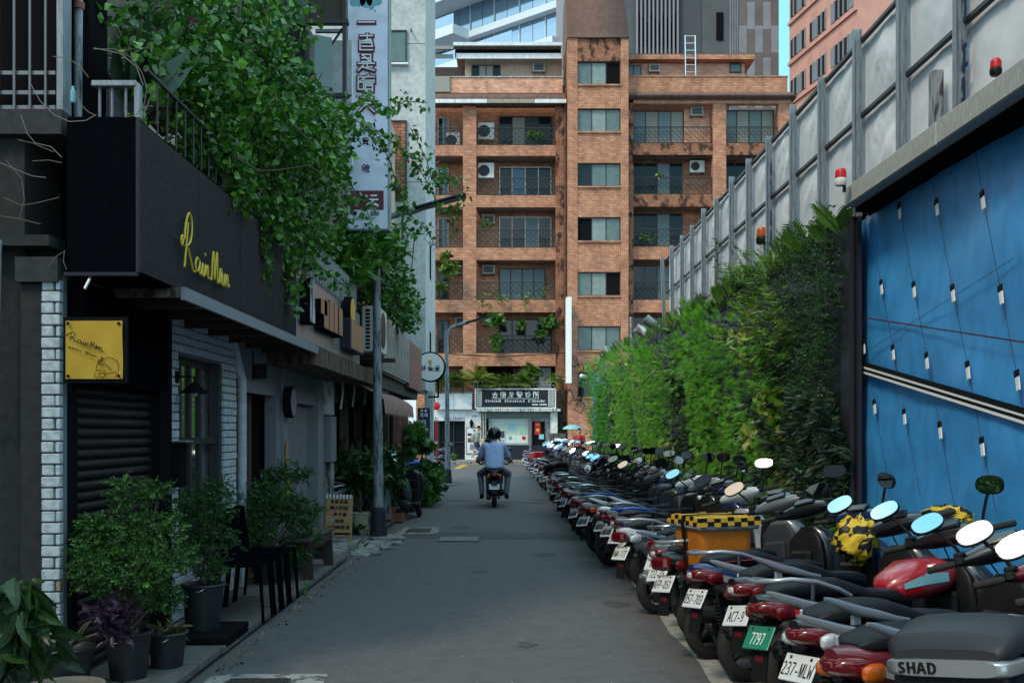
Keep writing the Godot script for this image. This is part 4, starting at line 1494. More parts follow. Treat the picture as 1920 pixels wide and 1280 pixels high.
	var script := [[[.25, .55], [.12, .75], [.05, .62], [.15, .5], [.3, .55], [.38, .3], [.5, .05], [.7, -.15], [.9, -.05], [.95, .25], [.8, .55], [.55, .68], [.35, .72]], [[.62, .1], [.5, .6], [.36, 1.1], [.3, 1.28]], [[.45, .7], [.62, .74], [.85, 1.0], [1.05, 1.24], [1.25, 1.22]],
		[[1.6, .9], [1.4, .85], [1.25, 1.05], [1.35, 1.2], [1.55, 1.1], [1.65, .9], [1.6, 1.2], [1.75, 1.2], [1.9, .92], [1.88, 1.2], [2.0, 1.22], [2.15, .92], [2.1, 1.22], [2.3, .95], [2.4, .95], [2.38, 1.22], [2.55, 1.2]],
		[[2.12, .62], [2.16, .70]], [[2.7, 1.25], [2.85, .6], [2.95, .45], [3.0, .7], [3.0, 1.2], [3.2, .6], [3.3, .45], [3.32, 1.2], [3.5, 1.1], [3.75, .85], [3.6, .82], [3.5, 1.05], [3.6, 1.2], [3.8, .9], [3.82, 1.2], [3.95, 1.18], [4.1, .88], [4.1, 1.22], [4.3, .9], [4.4, .92], [4.4, 1.2], [4.6, 1.1]]]
	for s in script:
		b = Mb.new()
		var pts: Array = []
		for k in s.size() - 1:
			for u in 4:
				var f := u / 4.0
				var p0: Array = s[maxi(k - 1, 0)]
				var p1: Array = s[k]
				var p2: Array = s[k + 1]
				var p3: Array = s[mini(k + 2, s.size() - 1)]
				var q := Vector2(p1[0], p1[1]).cubic_interpolate(Vector2(p2[0], p2[1]), Vector2(p0[0], p0[1]), Vector2(p3[0], p3[1]), f)
				pts.append(Vector3(-2.06, 2.87 - q.y * .255, -6.62 - q.x * .25))
		b.tube(pts, .0075, 6)
		wp(b, "script_tube", mats.neon_yellow, sg)
	for q in [[.1, .6], [.7, 0.0], [.4, 1.1], [1.3, 1.1], [2.6, 1.2], [3.4, .6], [4.5, 1.1]]:
		b = Mb.new()
		b.tube([Vector3(-2.11, 2.87 - q[1] * .255, -6.62 - q[0] * .25), Vector3(-2.055, 2.87 - q[1] * .255, -6.62 - q[0] * .25)], .006, 6)
		wp(b, "standoff", mats.chrome, sg)
	# yellow banner in its frame
	var yb := thing("yellow_banner", Vector3(-2.35, 1.8, -6.0), "small square yellow banner with black handwriting and a sketched head, hung by the shutter", "banner")
	b = Mb.new()
	b.box(Vector3(-2.525, 1.79, -6.02), Vector3(-2.165, 2.16, -5.995))
	wp(b, "frame", mats.black, yb)
	var rows: Array = []
	for u in 9:
		var line := PackedVector3Array()
		for v in 9:
			line.append(Vector3(lerpf(-2.507, -2.187, u / 8.0), lerpf(1.812, 2.138, v / 8.0), -5.985 + .006 * sin(u * 1.4) * sin(v * .7)))
		rows.append(line)
	b = Mb.new()
	b.grid(rows)
	wp(b, "cloth", mats.yellow, yb)
	for q in [[-2.49, 2.122], [-2.205, 2.122], [-2.49, 1.828], [-2.205, 1.828]]:
		b = Mb.new()
		b.x = Transform3D(Basis(Vector3.RIGHT, PI * .5), Vector3(q[0], q[1], -5.976))
		b.lathe([Vector2(.009, 0), Vector2(.009, .004), Vector2(.002, .004)], 12)
		wp(b, "eyelet", mats.ink, yb)
	b = Mb.new()
	var lines := [[[.07, .24], [.04, .27], [.03, .25], [.08, .22], [.16, .20], [.19, .24], [.16, .28], [.1, .29]], [[.12, .2], [.1, .34]], [[.13, .28], [.19, .36], [.22, .36]], [[.28, .34], [.24, .34], [.23, .38], [.27, .39], [.29, .35], [.29, .40], [.32, .40], [.33, .36], [.33, .41], [.36, .42], [.37, .38], [.37, .43], [.38, .39], [.41, .39], [.41, .44]], [[.44, .47], [.47, .36], [.48, .45], [.52, .38], [.52, .47], [.55, .48], [.58, .44], [.56, .43], [.55, .48], [.59, .48], [.60, .45], [.61, .51], [.62, .46], [.65, .47], [.65, .53], [.68, .53]],
		[[.06, .46], [.1, .45], [.09, .48], [.13, .48], [.14, .46], [.15, .49], [.18, .48], [.19, .5], [.22, .49], [.23, .52], [.27, .51], [.29, .54]], [[.36, .54], [.4, .54], [.38, .58], [.43, .56], [.44, .59], [.48, .58], [.5, .61], [.56, .61]]]
	for s in lines:
		for k in s.size():
			s[k] = Vector2(s[k][0], s[k][1])
	b.pen(lines, Vector3(-2.507, 2.138, -5.972), Vector3(.32, 0, 0), Vector3(0, -.326, 0), .0042, .002)
	wp(b, "handwriting", mats.ink, yb)
	b = Mb.new()
	lines = [[[.55, .88], [.56, .78], [.6, .72]], [[.58, .7], [.62, .73], [.66, .68], [.64, .62], [.7, .66], [.76, .63], [.84, .65], [.92, .70], [.95, .78], [.94, .88]], [[.57, .76], [.62, .74], [.66, .77], [.70, .75], [.74, .77], [.78, .8], [.82, .86]], [[.53, .9], [.53, .96], [.58, .99]], [[.56, .86], [.64, .85]], [[.66, .85], [.72, .87]], [[.60, .92], [.64, .89], [.70, .90], [.72, .94], [.68, .98], [.62, .97], [.60, .92]], [[.72, .91], [.84, .90]], [[.85, .9], [.9, .88], [.92, .92], [.88, .98]], [[.6, .67], [.61, .71], [.63, .66], [.64, .71], [.66, .65], [.67, .70]]]
	for s in lines:
		for k in s.size():
			s[k] = Vector2(s[k][0], s[k][1])
	b.pen(lines, Vector3(-2.507, 2.138, -5.972), Vector3(.32, 0, 0), Vector3(0, -.326, 0), .0036, .002)
	wp(b, "drawing", mats.ink, yb)
	# shallow canopy over the shop front
	var cn := thing("shop_canopy", Vector3(-2.3, 2.42, -9), "thin grey canopy on beams running under the black sign box", "canopy")
	b = Mb.new()
	b.box(Vector3(-2.56, 2.388, -11.1), Vector3(-2.035, 2.396, -6.6))
	wp(b, "sheet", mats.grey_door, cn)
	b = Mb.new()
	b.box(Vector3(-2.045, 2.33, -11.12), Vector3(-2.02, 2.41, -6.58))
	wp(b, "edge", mats.grey_paint, cn)
	b = Mb.new()
	b.box(Vector3(-2.56, 2.345, -6.61), Vector3(-2.05, 2.41, -6.59))
	wp(b, "end_trim", mats.old_wall, cn)
	for k in 7:
		wbox(cn, "beam", mats.wood_dark, Vector3(-2.55, 2.32, -7.0 - k * .65), Vector3(-2.05, 2.388, -6.95 - k * .65))
	# rail of the balcony above the sign, seen end-on and along the street
	var rl := thing("balcony_rail", Vector3(-2.3, 3.3, -8), "grey steel balcony rail on top of the black sign box, tangled with vine", "railing")
	b = Mb.new()
	b.cbox(Vector3(-2.27, 3.50, -6.1), Vector3(.26, .035, .06), .006)
	b.cbox(Vector3(-2.14, 3.40, -6.1), Vector3(.035, .2, .05), .006)
	wp(b, "top_rail", mats.galvanised, rl)
	for q in [-2.36, -2.29, -2.21]:
		b = Mb.new()
		b.tube([Vector3(q, 3.3, -6.1), Vector3(q, 3.485, -6.1)], .009, 6)
		wp(b, "bar", mats.steel, rl)
	b = Mb.new()
	b.tube([Vector3(-2.13, 3.62, -6.2), Vector3(-2.13, 3.62, -10.4)], .014, 6)
	wp(b, "top_rail", mats.iron, rl)
	for k in 22:
		b = Mb.new()
		b.tube([Vector3(-2.13, 3.3, -6.4 - k * .18), Vector3(-2.13, 3.62, -6.4 - k * .18)], .007, 5)
		wp(b, "bar", mats.iron, rl)
	# wall with boards and the steel post beside the barred window
	var bw := thing("board_wall", Vector3(-3, 3.3, -7.5), "beige boarded terrace wall with dark braces behind the vine", "wall")
	for k in 9:
		b = Mb.new()
		b.cbox(Vector3(-2.95, 3.78 + k * .115, -7.6), Vector3(1.1, .105, .03), .006)
		wp(b, "board", mats.beige, bw)
	for q in [[-2.45, 3.6, -3.2, 4.4], [-2.7, 3.5, -2.2, 4.2]]:
		b = Mb.new()
		b.tube([Vector3(q[0], q[1], -7.5), Vector3(q[2], q[3], -7.5)], .02, 5)
		wp(b, "brace", mats.wood_dark, bw)
	var st := thing("drain_stack", Vector3(-2.52, 3.3, -6.6), "grey vertical pipe with a red tape ring beside the barred window", "pipe")
	b = Mb.new()
	b.tube([Vector3(-2.65, 3.3, -6.5), Vector3(-2.64, 4.8, -6.5)], .026, 10)
	wp(b, "pipe", mats.pole_grey, st)
	b = Mb.new()
	b.tube([Vector3(-2.641, 4.09, -6.5), Vector3(-2.641, 4.13, -6.5)], .032, 10)
	wp(b, "tape_ring", mats.terracotta, st)
	for k in 3:
		b = Mb.new()
		b.box(Vector3(-2.7 + k * .1, 3.3, -6.9), Vector3(-2.615 + k * .1, 3.78, -6.88))
		wp(b, "sheet_rib", mats.grey_door, st)
	b = Mb.new()
	b.x = Transform3D(Basis(), at(136, 178, 6.1))
	b.lathe([Vector2(.012, -.045), Vector2(.016, -.04), Vector2(.016, .02), Vector2(.008, .035), Vector2(.008, .05)], 12)
	tag(wp(b, "plastic_bottle", mats.teal, null), "small blue plastic bottle wedged by the end of the window frame", "bottle")
	# coils of dead vine and wire on the concrete front
	var wire := thing("dead_vine_wire", at(150, 300, 6.0), "loose loops of dead vine and barbed wire on the dark concrete and rail", "wire")
	var loops := [[[55, 155], [75, 190], [100, 215], [130, 228], [160, 226], [180, 215]], [[140, 175], [150, 195], [165, 210], [178, 216]], [[175, 92], [215, 92], [245, 108], [265, 135], [275, 165], [270, 195], [255, 215], [235, 220]], [[98, 106], [125, 108], [150, 125], [165, 145]], [[175, 90], [225, 100], [255, 125], [268, 160]], [[38, 215], [50, 250], [65, 268], [95, 275], [115, 295]], [[0, 305], [30, 318], [60, 330], [85, 333]], [[5, 370], [40, 385], [70, 380], [110, 370]], [[0, 405], [35, 410], [75, 420]], [[60, 302], [90, 300], [115, 305]], [[32, 262], [60, 268], [100, 285]], [[10, 300], [40, 335], [45, 375], [35, 410]], [[90, 500], [105, 480], [122, 470]], [[120, 470], [118, 490], [124, 505]]]
	for q in loops:
		var pts: Array = []
		for g in q:
			pts.append(at(g[0], g[1], 5.98))
		b = Mb.new()
		b.tube(pts, .0024, 5)
		wp(b, "strand", mats.twig if rng.randf() < .6 else mats.steel, wire)
	b = Mb.new()
	b.tube([at(170, 512, 6.1), at(166, 525, 6.0), at(158, 541, 6.0)], .008, 6)
	tag(wp(b, "cable_end", mats.white, null), "white cable end dangling under the black sign box", "cable")

func mid_left() -> void:
	var b := Mb.new()
	# brown canopy, metal fascia with cut-out letters, slatted balustrade
	var r := thing("metal_fascia", Vector3(-2.2, 2.2, -12.6), "metal shop fascia with tall blackened metal letters above a rusty canopy", "sign")
	wbox(r, "canopy_slab", mats.rust, Vector3(-2.56, 2.22, -15.6), Vector3(-2.05, 2.42, -11.12))
	b = Mb.new()
	b.cbox(Vector3(-2.15, 2.79, -12.55), Vector3(.1, .70, 4.3), .01)
	wp(b, "panel", mats.silver, r)
	for q in [[580, 521, 589, 611, 0], [600, 558, 612, 596, 1], [606, 560, 615, 622, 1], [616, 562, 624, 626, 1], [625, 569, 632, 630, 1], [634, 577, 641, 634, 1]]:
		var p0 := onx(-2.0, q[0], q[1])
		var p1 := onx(-2.0, q[2], q[3])
		b = Mb.new()
		var o := PackedVector2Array()
		for k in 9:
			var g := PI * k / 8.0
			o.append(Vector2(cos(g) * .5, 1.0 + sin(g) * .12))
		for k in 7:
			o.append(Vector2(-.5 + k / 6.0, 0.03 * (k % 2) + rng.randf() * .04))
		for k in o.size():
			o[k] = Vector2(o[k].x * absf(p1.z - p0.z) * 1.05, o[k].y * (p0.y - p1.y) * .92)
		b.x = Transform3D(Basis(Vector3.UP, PI * .5), Vector3(-2.1, p1.y, (p0.z + p1.z) * .5))
		b.prism(o, 0.0, .105)
		var lt := wp(b, "metal_letter", mats.black, r)
		b = Mb.new()
		b.x = Transform3D(Basis(Vector3.UP, PI * .5), Vector3(-2.1, p1.y, (p0.z + p1.z) * .5))
		for k in o.size():
			o[k] = Vector2(o[k].x * .9, o[k].y * .97 + .01)
		b.prism(o, .106, .110)
		wp(b, "letter_face", mats.copper if q[4] else mats.dirty_white, lt)
	b = Mb.new()
	b.x = Transform3D(Basis(Vector3.BACK, -PI * .5), onx(-2.1, 644, 586))
	b.lathe([Vector2(.20, 0), Vector2(.20, .11), Vector2(.18, .115)], 24)
	wp(b, "metal_letter", mats.black, r)
	b = Mb.new()
	b.x = Transform3D(Basis(Vector3.BACK, -PI * .5), onx(-2.1, 644, 586) + Vector3(.112, 0, 0))
	b.lathe([Vector2(.18, 0), Vector2(.18, .006), Vector2(.01, .008)], 24)
	wp(b, "letter_face", mats.gold, r)
	b = Mb.new()
	b.cbox(Vector3(-2.05, 2.72, -13.55), Vector3(.16, .38, 1.1), .01)
	wp(b, "light_box", mats.clinic_dark, r)
	b = Mb.new()
	b.box(Vector3(-1.97, 2.55, -14.05), Vector3(-1.964, 2.89, -13.05))
	wp(b, "light_box_face", mats.copper, r)
	var bal := thing("slatted_balustrade", Vector3(-2.1, 3.1, -12.3), "grey slatted balustrade on top of the metal fascia, under the leaves", "balustrade")
	b = Mb.new()
	b.box(Vector3(-2.13, 3.15, -14.3), Vector3(-2.11, 3.44, -10.45))
	wp(b, "backing", mats.grey_door, bal)
	for k in 42:
		b = Mb.new()
		b.cbox(Vector3(-2.095, 3.31, -10.5 - k * .091), Vector3(.03, .34 if k % 2 else .40, .062), .005)
		wp(b, "slat", mats.galvanised, bal)
	# outdoor air conditioner on the canopy end
	var ac := thing("outdoor_unit", Vector3(-2.02, 2.66, -15.6), "white outdoor air conditioner with louvred side, standing behind the nearer lamp post", "air conditioner")
	b = Mb.new()
	b.cbox(Vector3(-2.02, 2.99, -15.65), Vector3(.26, .66, .86), .02)
	wp(b, "casing", mats.ac_white, ac)
	for k in 11:
		b = Mb.new()
		b.box(Vector3(-2.09, 2.71 + k * .053, -15.225), Vector3(-2.03, 2.742 + k * .053, -15.212))
		wp(b, "slot", mats.black, ac)
	b = Mb.new()
	b.x = Transform3D(Basis(Vector3.BACK, -PI * .5), Vector3(-1.89, 3.0, -15.6))
	b.lathe([Vector2(.26, 0), Vector2(.26, .012), Vector2(.22, .006), Vector2(.02, .006)], 24)
	wp(b, "fan_grille", mats.frame_dark, ac)
	b = Mb.new()
	b.box(Vector3(-2.3, 2.56, -15.4), Vector3(-1.85, 2.62, -15.3))
	b.box(Vector3(-2.3, 2.56, -16.0), Vector3(-1.75, 2.62, -15.9))
	b.box(Vector3(-2.2, 2.62, -16.1), Vector3(-1.95, 2.66, -15.2))
	wp(b, "timber_support", mats.wood_dark, ac)
	# shabby shops beyond
	var s := thing("shabby_shop", Vector3(-2.8, 0, -20), "shabby dark shop row with weathered sign boards and a torn pink awning", "building")
	wbox(s, "back_wall", mats.old_wall, Vector3(-3.4, 0, -27), Vector3(-3.0, 4.0, -14.7))
	wbox(s, "party_wall", mats.old_wall, Vector3(-3.0, 0, -14.7), Vector3(-2.56, 2.2, -14.3))
	wbox(s, "roof_slab", mats.old_wall, Vector3(-3.4, 3.2, -24.2), Vector3(-2.1, 3.32, -15.7))
	wbox(s, "roof_slab", mats.old_wall, Vector3(-3.0, 2.25, -24.2), Vector3(-2.15, 2.5, -15.7))
	for q in [[-2.55, -14.9], [-2.5, -16.2], [-2.5, -17.6], [-2.5, -19.2], [-2.48, -21.4], [-2.46, -23.9]]:
		wbox(s, "post", mats.old_wall, Vector3(q[0] - .12, 0, q[1] - .14), Vector3(q[0], 2.25, q[1]))
	for q in [[-15.0, -16.15, 1.95], [-16.4, -17.55, 2.0], [-17.8, -19.15, 1.9], [-19.4, -21.35, 2.0], [-21.6, -23.8, 2.05]]:
		wbox(s, "dark_doorway", mats.black, Vector3(-2.72, .02, q[1]), Vector3(-2.68, q[2], q[0]))
		wbox(s, "transom", mats.old_wall, Vector3(-2.7, q[2], q[1]), Vector3(-2.6, 2.25, q[0]))
	wbox(s, "weathered_board", mats.old_sign, Vector3(-2.12, 2.5, -21.3), Vector3(-2.05, 3.34, -17.0))
	wbox(s, "red_board", mats.red_sign, Vector3(-2.12, 2.42, -24.2), Vector3(-2.05, 3.36, -21.32))
	wbox(s, "white_column_stub", mats.dirty_white, Vector3(-2.62, 1.75, -14.5), Vector3(-2.42, 2.2, -14.28))
	b = Mb.new()
	b.cbox(Vector3(-2.5, 1.42, -14.5), Vector3(.16, .62, .4), .01)
	wp(b, "meter_cabinet", mats.grey_door, s)
	b = Mb.new()
	b.cbox(Vector3(-2.52, .6, -14.5), Vector3(.16, 1.1, .3), .01)
	wp(b, "concrete_stub", mats.concrete, s)
	b = Mb.new()
	b.tube([at(628, 708, 13.6), at(680, 722, 16.0), at(722, 737, 18.3)], .028, 8)
	wp(b, "rusty_gutter", mats.rust, s)
	wbox(s, "teal_box", mats.paint_teal, Vector3(-2.45, 2.22, -19.2), Vector3(-2.22, 2.44, -18.6))
	for k in 3:
		b = Mb.new()
		var p0 := at(640 + k * 22, 700, 15.0 + k)
		b.tube([p0, p0 + Vector3(.02, -.25, 0), p0 + Vector3(-.01, -.5, .02)], .02, 5)
		wp(b, "torn_sheet", mats.dirty_white, s)
	var aw := thing("pink_awning", Vector3(-2.0, 1.8, -18), "faded pink awning with a ragged hem in front of the shabby shops", "awning")
	var rows: Array = []
	for u in 25:
		var zz := -lerpf(15.8, 20.4, u / 24.0)
		var line := PackedVector3Array()
		line.append(Vector3(-2.35, 2.26, zz))
		line.append(Vector3(-1.97, 2.08 + .01 * sin(u), zz))
		line.append(Vector3(-1.90 + .008 * sin(u * 2.1), 2.0, zz))
		line.append(Vector3(-1.88 + .01 * sin(u * 2.1), 1.80 + .02 * sin(u * 3.7), zz))
		rows.append(line)
	b = Mb.new()
	b.grid(rows, false, true)
	wp(b, "cloth", mats.awning_pink, aw)
	b = Mb.new()
	for u in 90:
		var zz := -lerpf(15.8, 20.4, u / 90.0)
		var d := rng.randf_range(.02, .06)
		b.tri(Vector3(-1.88, 1.82, zz), Vector3(-1.88, 1.80 - d, zz - .02), Vector3(-1.88, 1.82, zz - .045))
	stuff(wp(b, "fringe", mats.awning_pink, aw))
	b = Mb.new()
	b.box(Vector3(-2.5, .97, -25.2), Vector3(-2.45, 1.98, -22.0))
	var rb := thing("red_wall_banner", Vector3(-2.45, .97, -23.5), "dark red shop banner with faint brown characters under the pink awning", "banner")
	wp(b, "cloth", mats.red_banner, rb)
	wp(write("溫州乾", Vector3(-2.445, 1.95, -22.7), Vector3(0, 0, -.75), Vector3(0, -.26, 0), Vector3(0, -.34, 0), .05, .004), "lettering", mats.terracotta, rb)
	var nb := thing("navy_banner", Vector3(-2.1, .97, -25.3), "narrow navy blue banner with white characters beside the far lamp post", "banner")
	b = Mb.new()
	b.box(Vector3(-2.245, .98, -25.34), Vector3(-1.95, 2.1, -25.3))
	wp(b, "cloth", mats.navy, nb)
	wp(write("日式咖哩", Vector3(-2.155, 1.80, -25.295), Vector3(.125, 0, 0), Vector3(0, -.125, 0), Vector3(0, -.165, 0), .017, .004), "lettering", mats.white, nb)
	wp(write("飯", Vector3(-2.155, 1.12, -25.295), Vector3(.125, 0, 0), Vector3(0, -.125, 0), Vector3.ZERO, .017, .004), "lettering", mats.white, nb)
	wp(write("鬆餅", Vector3(-2.18, 1.97, -25.295), Vector3(.08, 0, 0), Vector3(0, -.08, 0), Vector3(.1, 0, 0), .012, .004), "lettering", mats.white, nb)
	for k in 2:
		b = Mb.new()
		b.x = Transform3D(Basis(Vector3.RIGHT, PI * .5), Vector3(-2.14 + k * .09, 2.03, -25.296))
		b.lathe([Vector2(.03, 0), Vector2(.03, .004), Vector2(.012, .004)], 10)
		wp(b, "emblem", mats.white, nb)
	# round projecting sign
	var rs := thing("round_sign", Vector3(-1.9, 2.6, -25), "round white projecting sign with black characters and a small yellow emblem", "sign")
	var m := at(807, 688, 25)
	b = Mb.new()
	b.x = Transform3D(Basis(Vector3.RIGHT, PI * .5), m - Vector3(0, 0, .1))
	b.lathe([Vector2(.34, 0), Vector2(.355, .02), Vector2(.355, .18), Vector2(.335, .20), Vector2(.325, .195)], 40)
	wp(b, "rim", mats.black, rs)
	b = Mb.new()
	b.x = Transform3D(Basis(Vector3.RIGHT, PI * .5), m + Vector3(0, 0, .09))
	b.lathe([Vector2(.325, 0), Vector2(.32, .01), Vector2(.01, .012)], 40)
	wp(b, "face", mats.white, rs)
	wp(write("杯食堂", m + Vector3(-.22, .03, .102), Vector3(.12, 0, 0), Vector3(0, -.12, 0), Vector3(.165, 0, 0), .015, .004), "lettering", mats.ink, rs)
	b = Mb.new()
	b.x = Transform3D(Basis(Vector3.RIGHT, PI * .5), m + Vector3(.0, .12, .103))
	b.lathe([Vector2(.045, 0), Vector2(.045, .003), Vector2(.02, .003)], 12)
	b.x = Transform3D()
	b.box(m + Vector3(-.035, .055, .103), m + Vector3(.035, .085, .106))
	wp(b, "emblem", mats.gold, rs)
	b = Mb.new()
	b.box(m + Vector3(-.05, -.72, -.03), m + Vector3(.2, -.68, .03))
	b.box(m + Vector3(.16, -.68, -.03), m + Vector3(.2, -.33, .03))
	wp(b, "bracket", mats.black, rs)
	# pale concrete tower over the low shops
	var t := thing("concrete_tower", Vector3(-3.2, 0, -28), "pale grey concrete stair tower with one shaded window, behind the tall lilac sign", "building")
	wbox(t, "front_wall", mats.tower_concrete, Vector3(-5.6, 2.6, -30.4), Vector3(-2.19, 16, -27.0))
	for q in [[7.85, .02], [11.35, .02], [4.4, .02]]:
		wbox(t, "joint", mats.grey_paint, Vector3(-3.2, q[0], -27.0), Vector3(-2.19, q[0] + q[1], -26.992))
	window_z(t, -3.25, -2.66, 10.85, 11.68, -26.97, 1, [mats.frosted], mats.frame_dark, .035)
	wbox(t, "sill", mats.white_paint, Vector3(-3.3, 10.80, -27.0), Vector3(-2.62, 10.845, -26.88))
	window_z(t, -3.25, -2.66, 7.4, 9.4, -26.97, 1, [mats.dark_brick], mats.frame_dark, .035)
	for q in [[-28.3, 5.6, 6.5], [-28.3, 3.4, 4.2]]:
		wbox(t, "slit_window", mats.black, Vector3(-2.19, q[1], q[0] - .5), Vector3(-2.184, q[2], q[0]))
	wbox(t, "leg", mats.tower_concrete, Vector3(-2.3, 0, -28.4), Vector3(-2.08, 2.6, -28.0))
	b = Mb.new()
	b.cbox(at(771, 56, 26.9), Vector3(.05, .06, .14), .01)
	wp(b, "wall_lamp", mats.grey_paint, t)
	var ph := thing("peach_house", Vector3(-3.4, 0, -25.6), "peach rendered house wall with dark openings left of the concrete tower", "building")
	wbox(ph, "wall", mats.peach, Vector3(-4.6, 3.3, -26.6), Vector3(-2.92, 9.0, -25.4))
	wbox(ph, "opening", mats.black, Vector3(-2.95 - .35, 4.3, -25.42), Vector3(-2.62, 4.95, -25.36))
	wbox(ph, "frame_post", mats.wood_dark, Vector3(-2.64, 3.6, -25.5), Vector3(-2.60, 6.8, -25.4))
	# steel-framed upper porch behind the tall sign
	var pc := thing("steel_porch", Vector3(-2.5, 5.2, -12.8), "dark steel framed porch with cloudy panes, high up behind the vine", "porch")
	for a in [478, 532, 576, 646]:
		var p := at(a, 100, 12.8)
		wbox(pc, "steel_post", mats.frame_dark, Vector3(p.x - .022, 4.4, -12.84), Vector3(p.x + .022, 7.6, -12.76))
	for y in [5.02, 5.55, 6.43, 7.2]:
		wbox(pc, "steel_beam", mats.frame_dark, Vector3(-3.4, y - .022, -12.85), Vector3(-1.96, y + .022, -12.75))
	for q in [[482, 530, 5.57, 6.4, "tower_glass"], [536, 573, 5.57, 6.4, "dark_glass"], [536, 573, 6.46, 7.18, "frosted"], [482, 530, 6.46, 7.18, "dark_glass"], [580, 643, 6.46, 7.18, "wood_dark"]]:
		var p0 := at(q[0], 100, 12.85)
		var p1 := at(q[1], 100, 12.85)
		wbox(pc, "pane", mats[q[4]], Vector3(p0.x, q[2], -12.83), Vector3(p1.x, q[3], -12.82))
	wbox(pc, "side_wall", mats.tower_concrete, Vector3(-2.45, 4.8, -13.4), Vector3(-2.0, 6.4, -13.3))
	b = Mb.new()
	b.x = Transform3D(Basis(Vector3.UP, .5), at(605, 115, 12.7))
	b.box(Vector3(-.11, -.3, -.01), Vector3(.11, .3, .01))
	wp(b, "open_sash", mats.frosted, pc)
	for q in [[[-3.0, 7.2], [-2.1, 6.5]], [[-2.05, 6.4], [-2.6, 5.6]]]:
		b = Mb.new()
		b.tube([Vector3(q[0][0], q[0][1], -12.9), Vector3(q[1][0], q[1][1], -12.9)], .016, 5)
		wp(b, "brace", mats.frame_dark, pc)
	for q in [[460, 42, 520, 60], [505, 62, 530, 92], [545, 140, 568, 155], [590, 178, 606, 192]]:
		var p0 := at(q[0], q[3], 12.5)
		var p1 := at(q[2], q[1], 12.5)
		var rw: Array = []
		for u in 6:
			var ln := PackedVector3Array()
			for v in 4:
				ln.append(Vector3(lerpf(p0.x, p1.x, u / 5.0), lerpf(p0.y, p1.y, v / 3.0) - .02 * sin(u * 1.2), -12.5 + .03 * sin(u * 2.0 + v)))
			rw.append(ln)
		b = Mb.new()
		b.grid(rw)
		wp(b, "teal_sheet", mats.teal_cloth, pc)
	# tall lilac sign
	var sg := thing("tall_sign", Vector3(-1.89, 4.16, -14), "tall lilac blade sign with maroon-edged characters and a red seal at its foot", "sign")
	b = Mb.new()
	b.cbox(Vector3(-1.89, 5.8, -14.1), Vector3(.57, 3.28, .18), .012)
	wp(b, "case", mats.galvanised, sg)
	b = Mb.new()
	b.box(Vector3(-2.155, 4.19, -14.012), Vector3(-1.635, 7.42, -14.006))
	wp(b, "face", mats.sign_lilac, sg)
	wbox(sg, "edge", mats.frame_dark, Vector3(-2.21, 4.1, -14.2), Vector3(-2.178, 7.44, -14.02))
	var chars := ["一", "直", "是", "晴", "天"]
	for k in 5:
		var c := at(687, 41 + k * 38.6 - (0 if k else 3), 14)
		c.z = -14.004
		var o := c + Vector3(-.105, .105, 0)
		if k == 0:
			o.y -= .02
		var e := write(chars[k], o, Vector3(.21, 0, 0), Vector3(0, -.21, 0), Vector3.ZERO, .062, .003)
		var lt := wp(e, "character_edge", mats.maroon, sg)
		e = write(chars[k], o, Vector3(.21, 0, 0), Vector3(0, -.21, 0), Vector3.ZERO, .018, .03)
		wp(e, "character", mats.white_paint, lt)
	for q in [["雜", 240], ["貨", 265], ["館", 315]]:
		var c := at(685, q[1], 14)
		wp(write(q[0], Vector3(c.x - .05, c.y + .05, -14.004), Vector3(.1, 0, 0), Vector3(0, -.1, 0), Vector3.ZERO, .012, .003), "character", mats.ink, sg)
	var s0 := at(656, 393, 14)
	var s1 := at(719, 357, 14)
	wbox(sg, "red_seal", mats.maroon, Vector3(s0.x, s0.y, -14.006), Vector3(s1.x, s1.y, -14.002))
	wp(write("沄", at(686, 364, 14) + Vector3(0, 0, .001), Vector3(.155, 0, 0), Vector3(0, -.155, 0), Vector3.ZERO, .02, .004), "character", mats.white, sg)
	for q in [["晴", 661], ["設", 694], ["計", 703]]:
		wp(write(q[0], at(q[1], 396, 14) + Vector3(0, 0, -.003), Vector3(.055, 0, 0), Vector3(0, -.055, 0), Vector3.ZERO, .007, .003), "character", mats.ink, sg)
	lp(letters("Interior", .045, "Droid Sans Mono"), "small_print", mats.ink, sg, Transform3D(Basis(), at(683, 409, 14) + Vector3(0, 0, 0) - sg.position))
	for q in [[664, 3, 9], [674, 0, 12], [686, 2, 12], [698, 0, 12], [708, 2, 8], [696, 14, 4.4], [703, 20, 2.2]]:
		var c := at(q[0], q[1], 14)
		b = Mb.new()
		b.x = Transform3D(Basis(Vector3.RIGHT, PI * .5), Vector3(c.x, c.y, -14.006 + q[2] * .0001))
		b.lathe([Vector2(q[2] * .007, 0), Vector2(q[2] * .007, .002), Vector2(.002, .002)], 18)
		wp(b, "cloud_emblem", mats.teal, sg)
	b = Mb.new()
	b.box(Vector3(-2.6, 5.0, -14.14), Vector3(-2.17, 5.04, -14.08))
	b.box(Vector3(-2.6, 6.8, -14.14), Vector3(-2.17, 6.84, -14.08))
	wp(b, "bracket", mats.steel, sg)

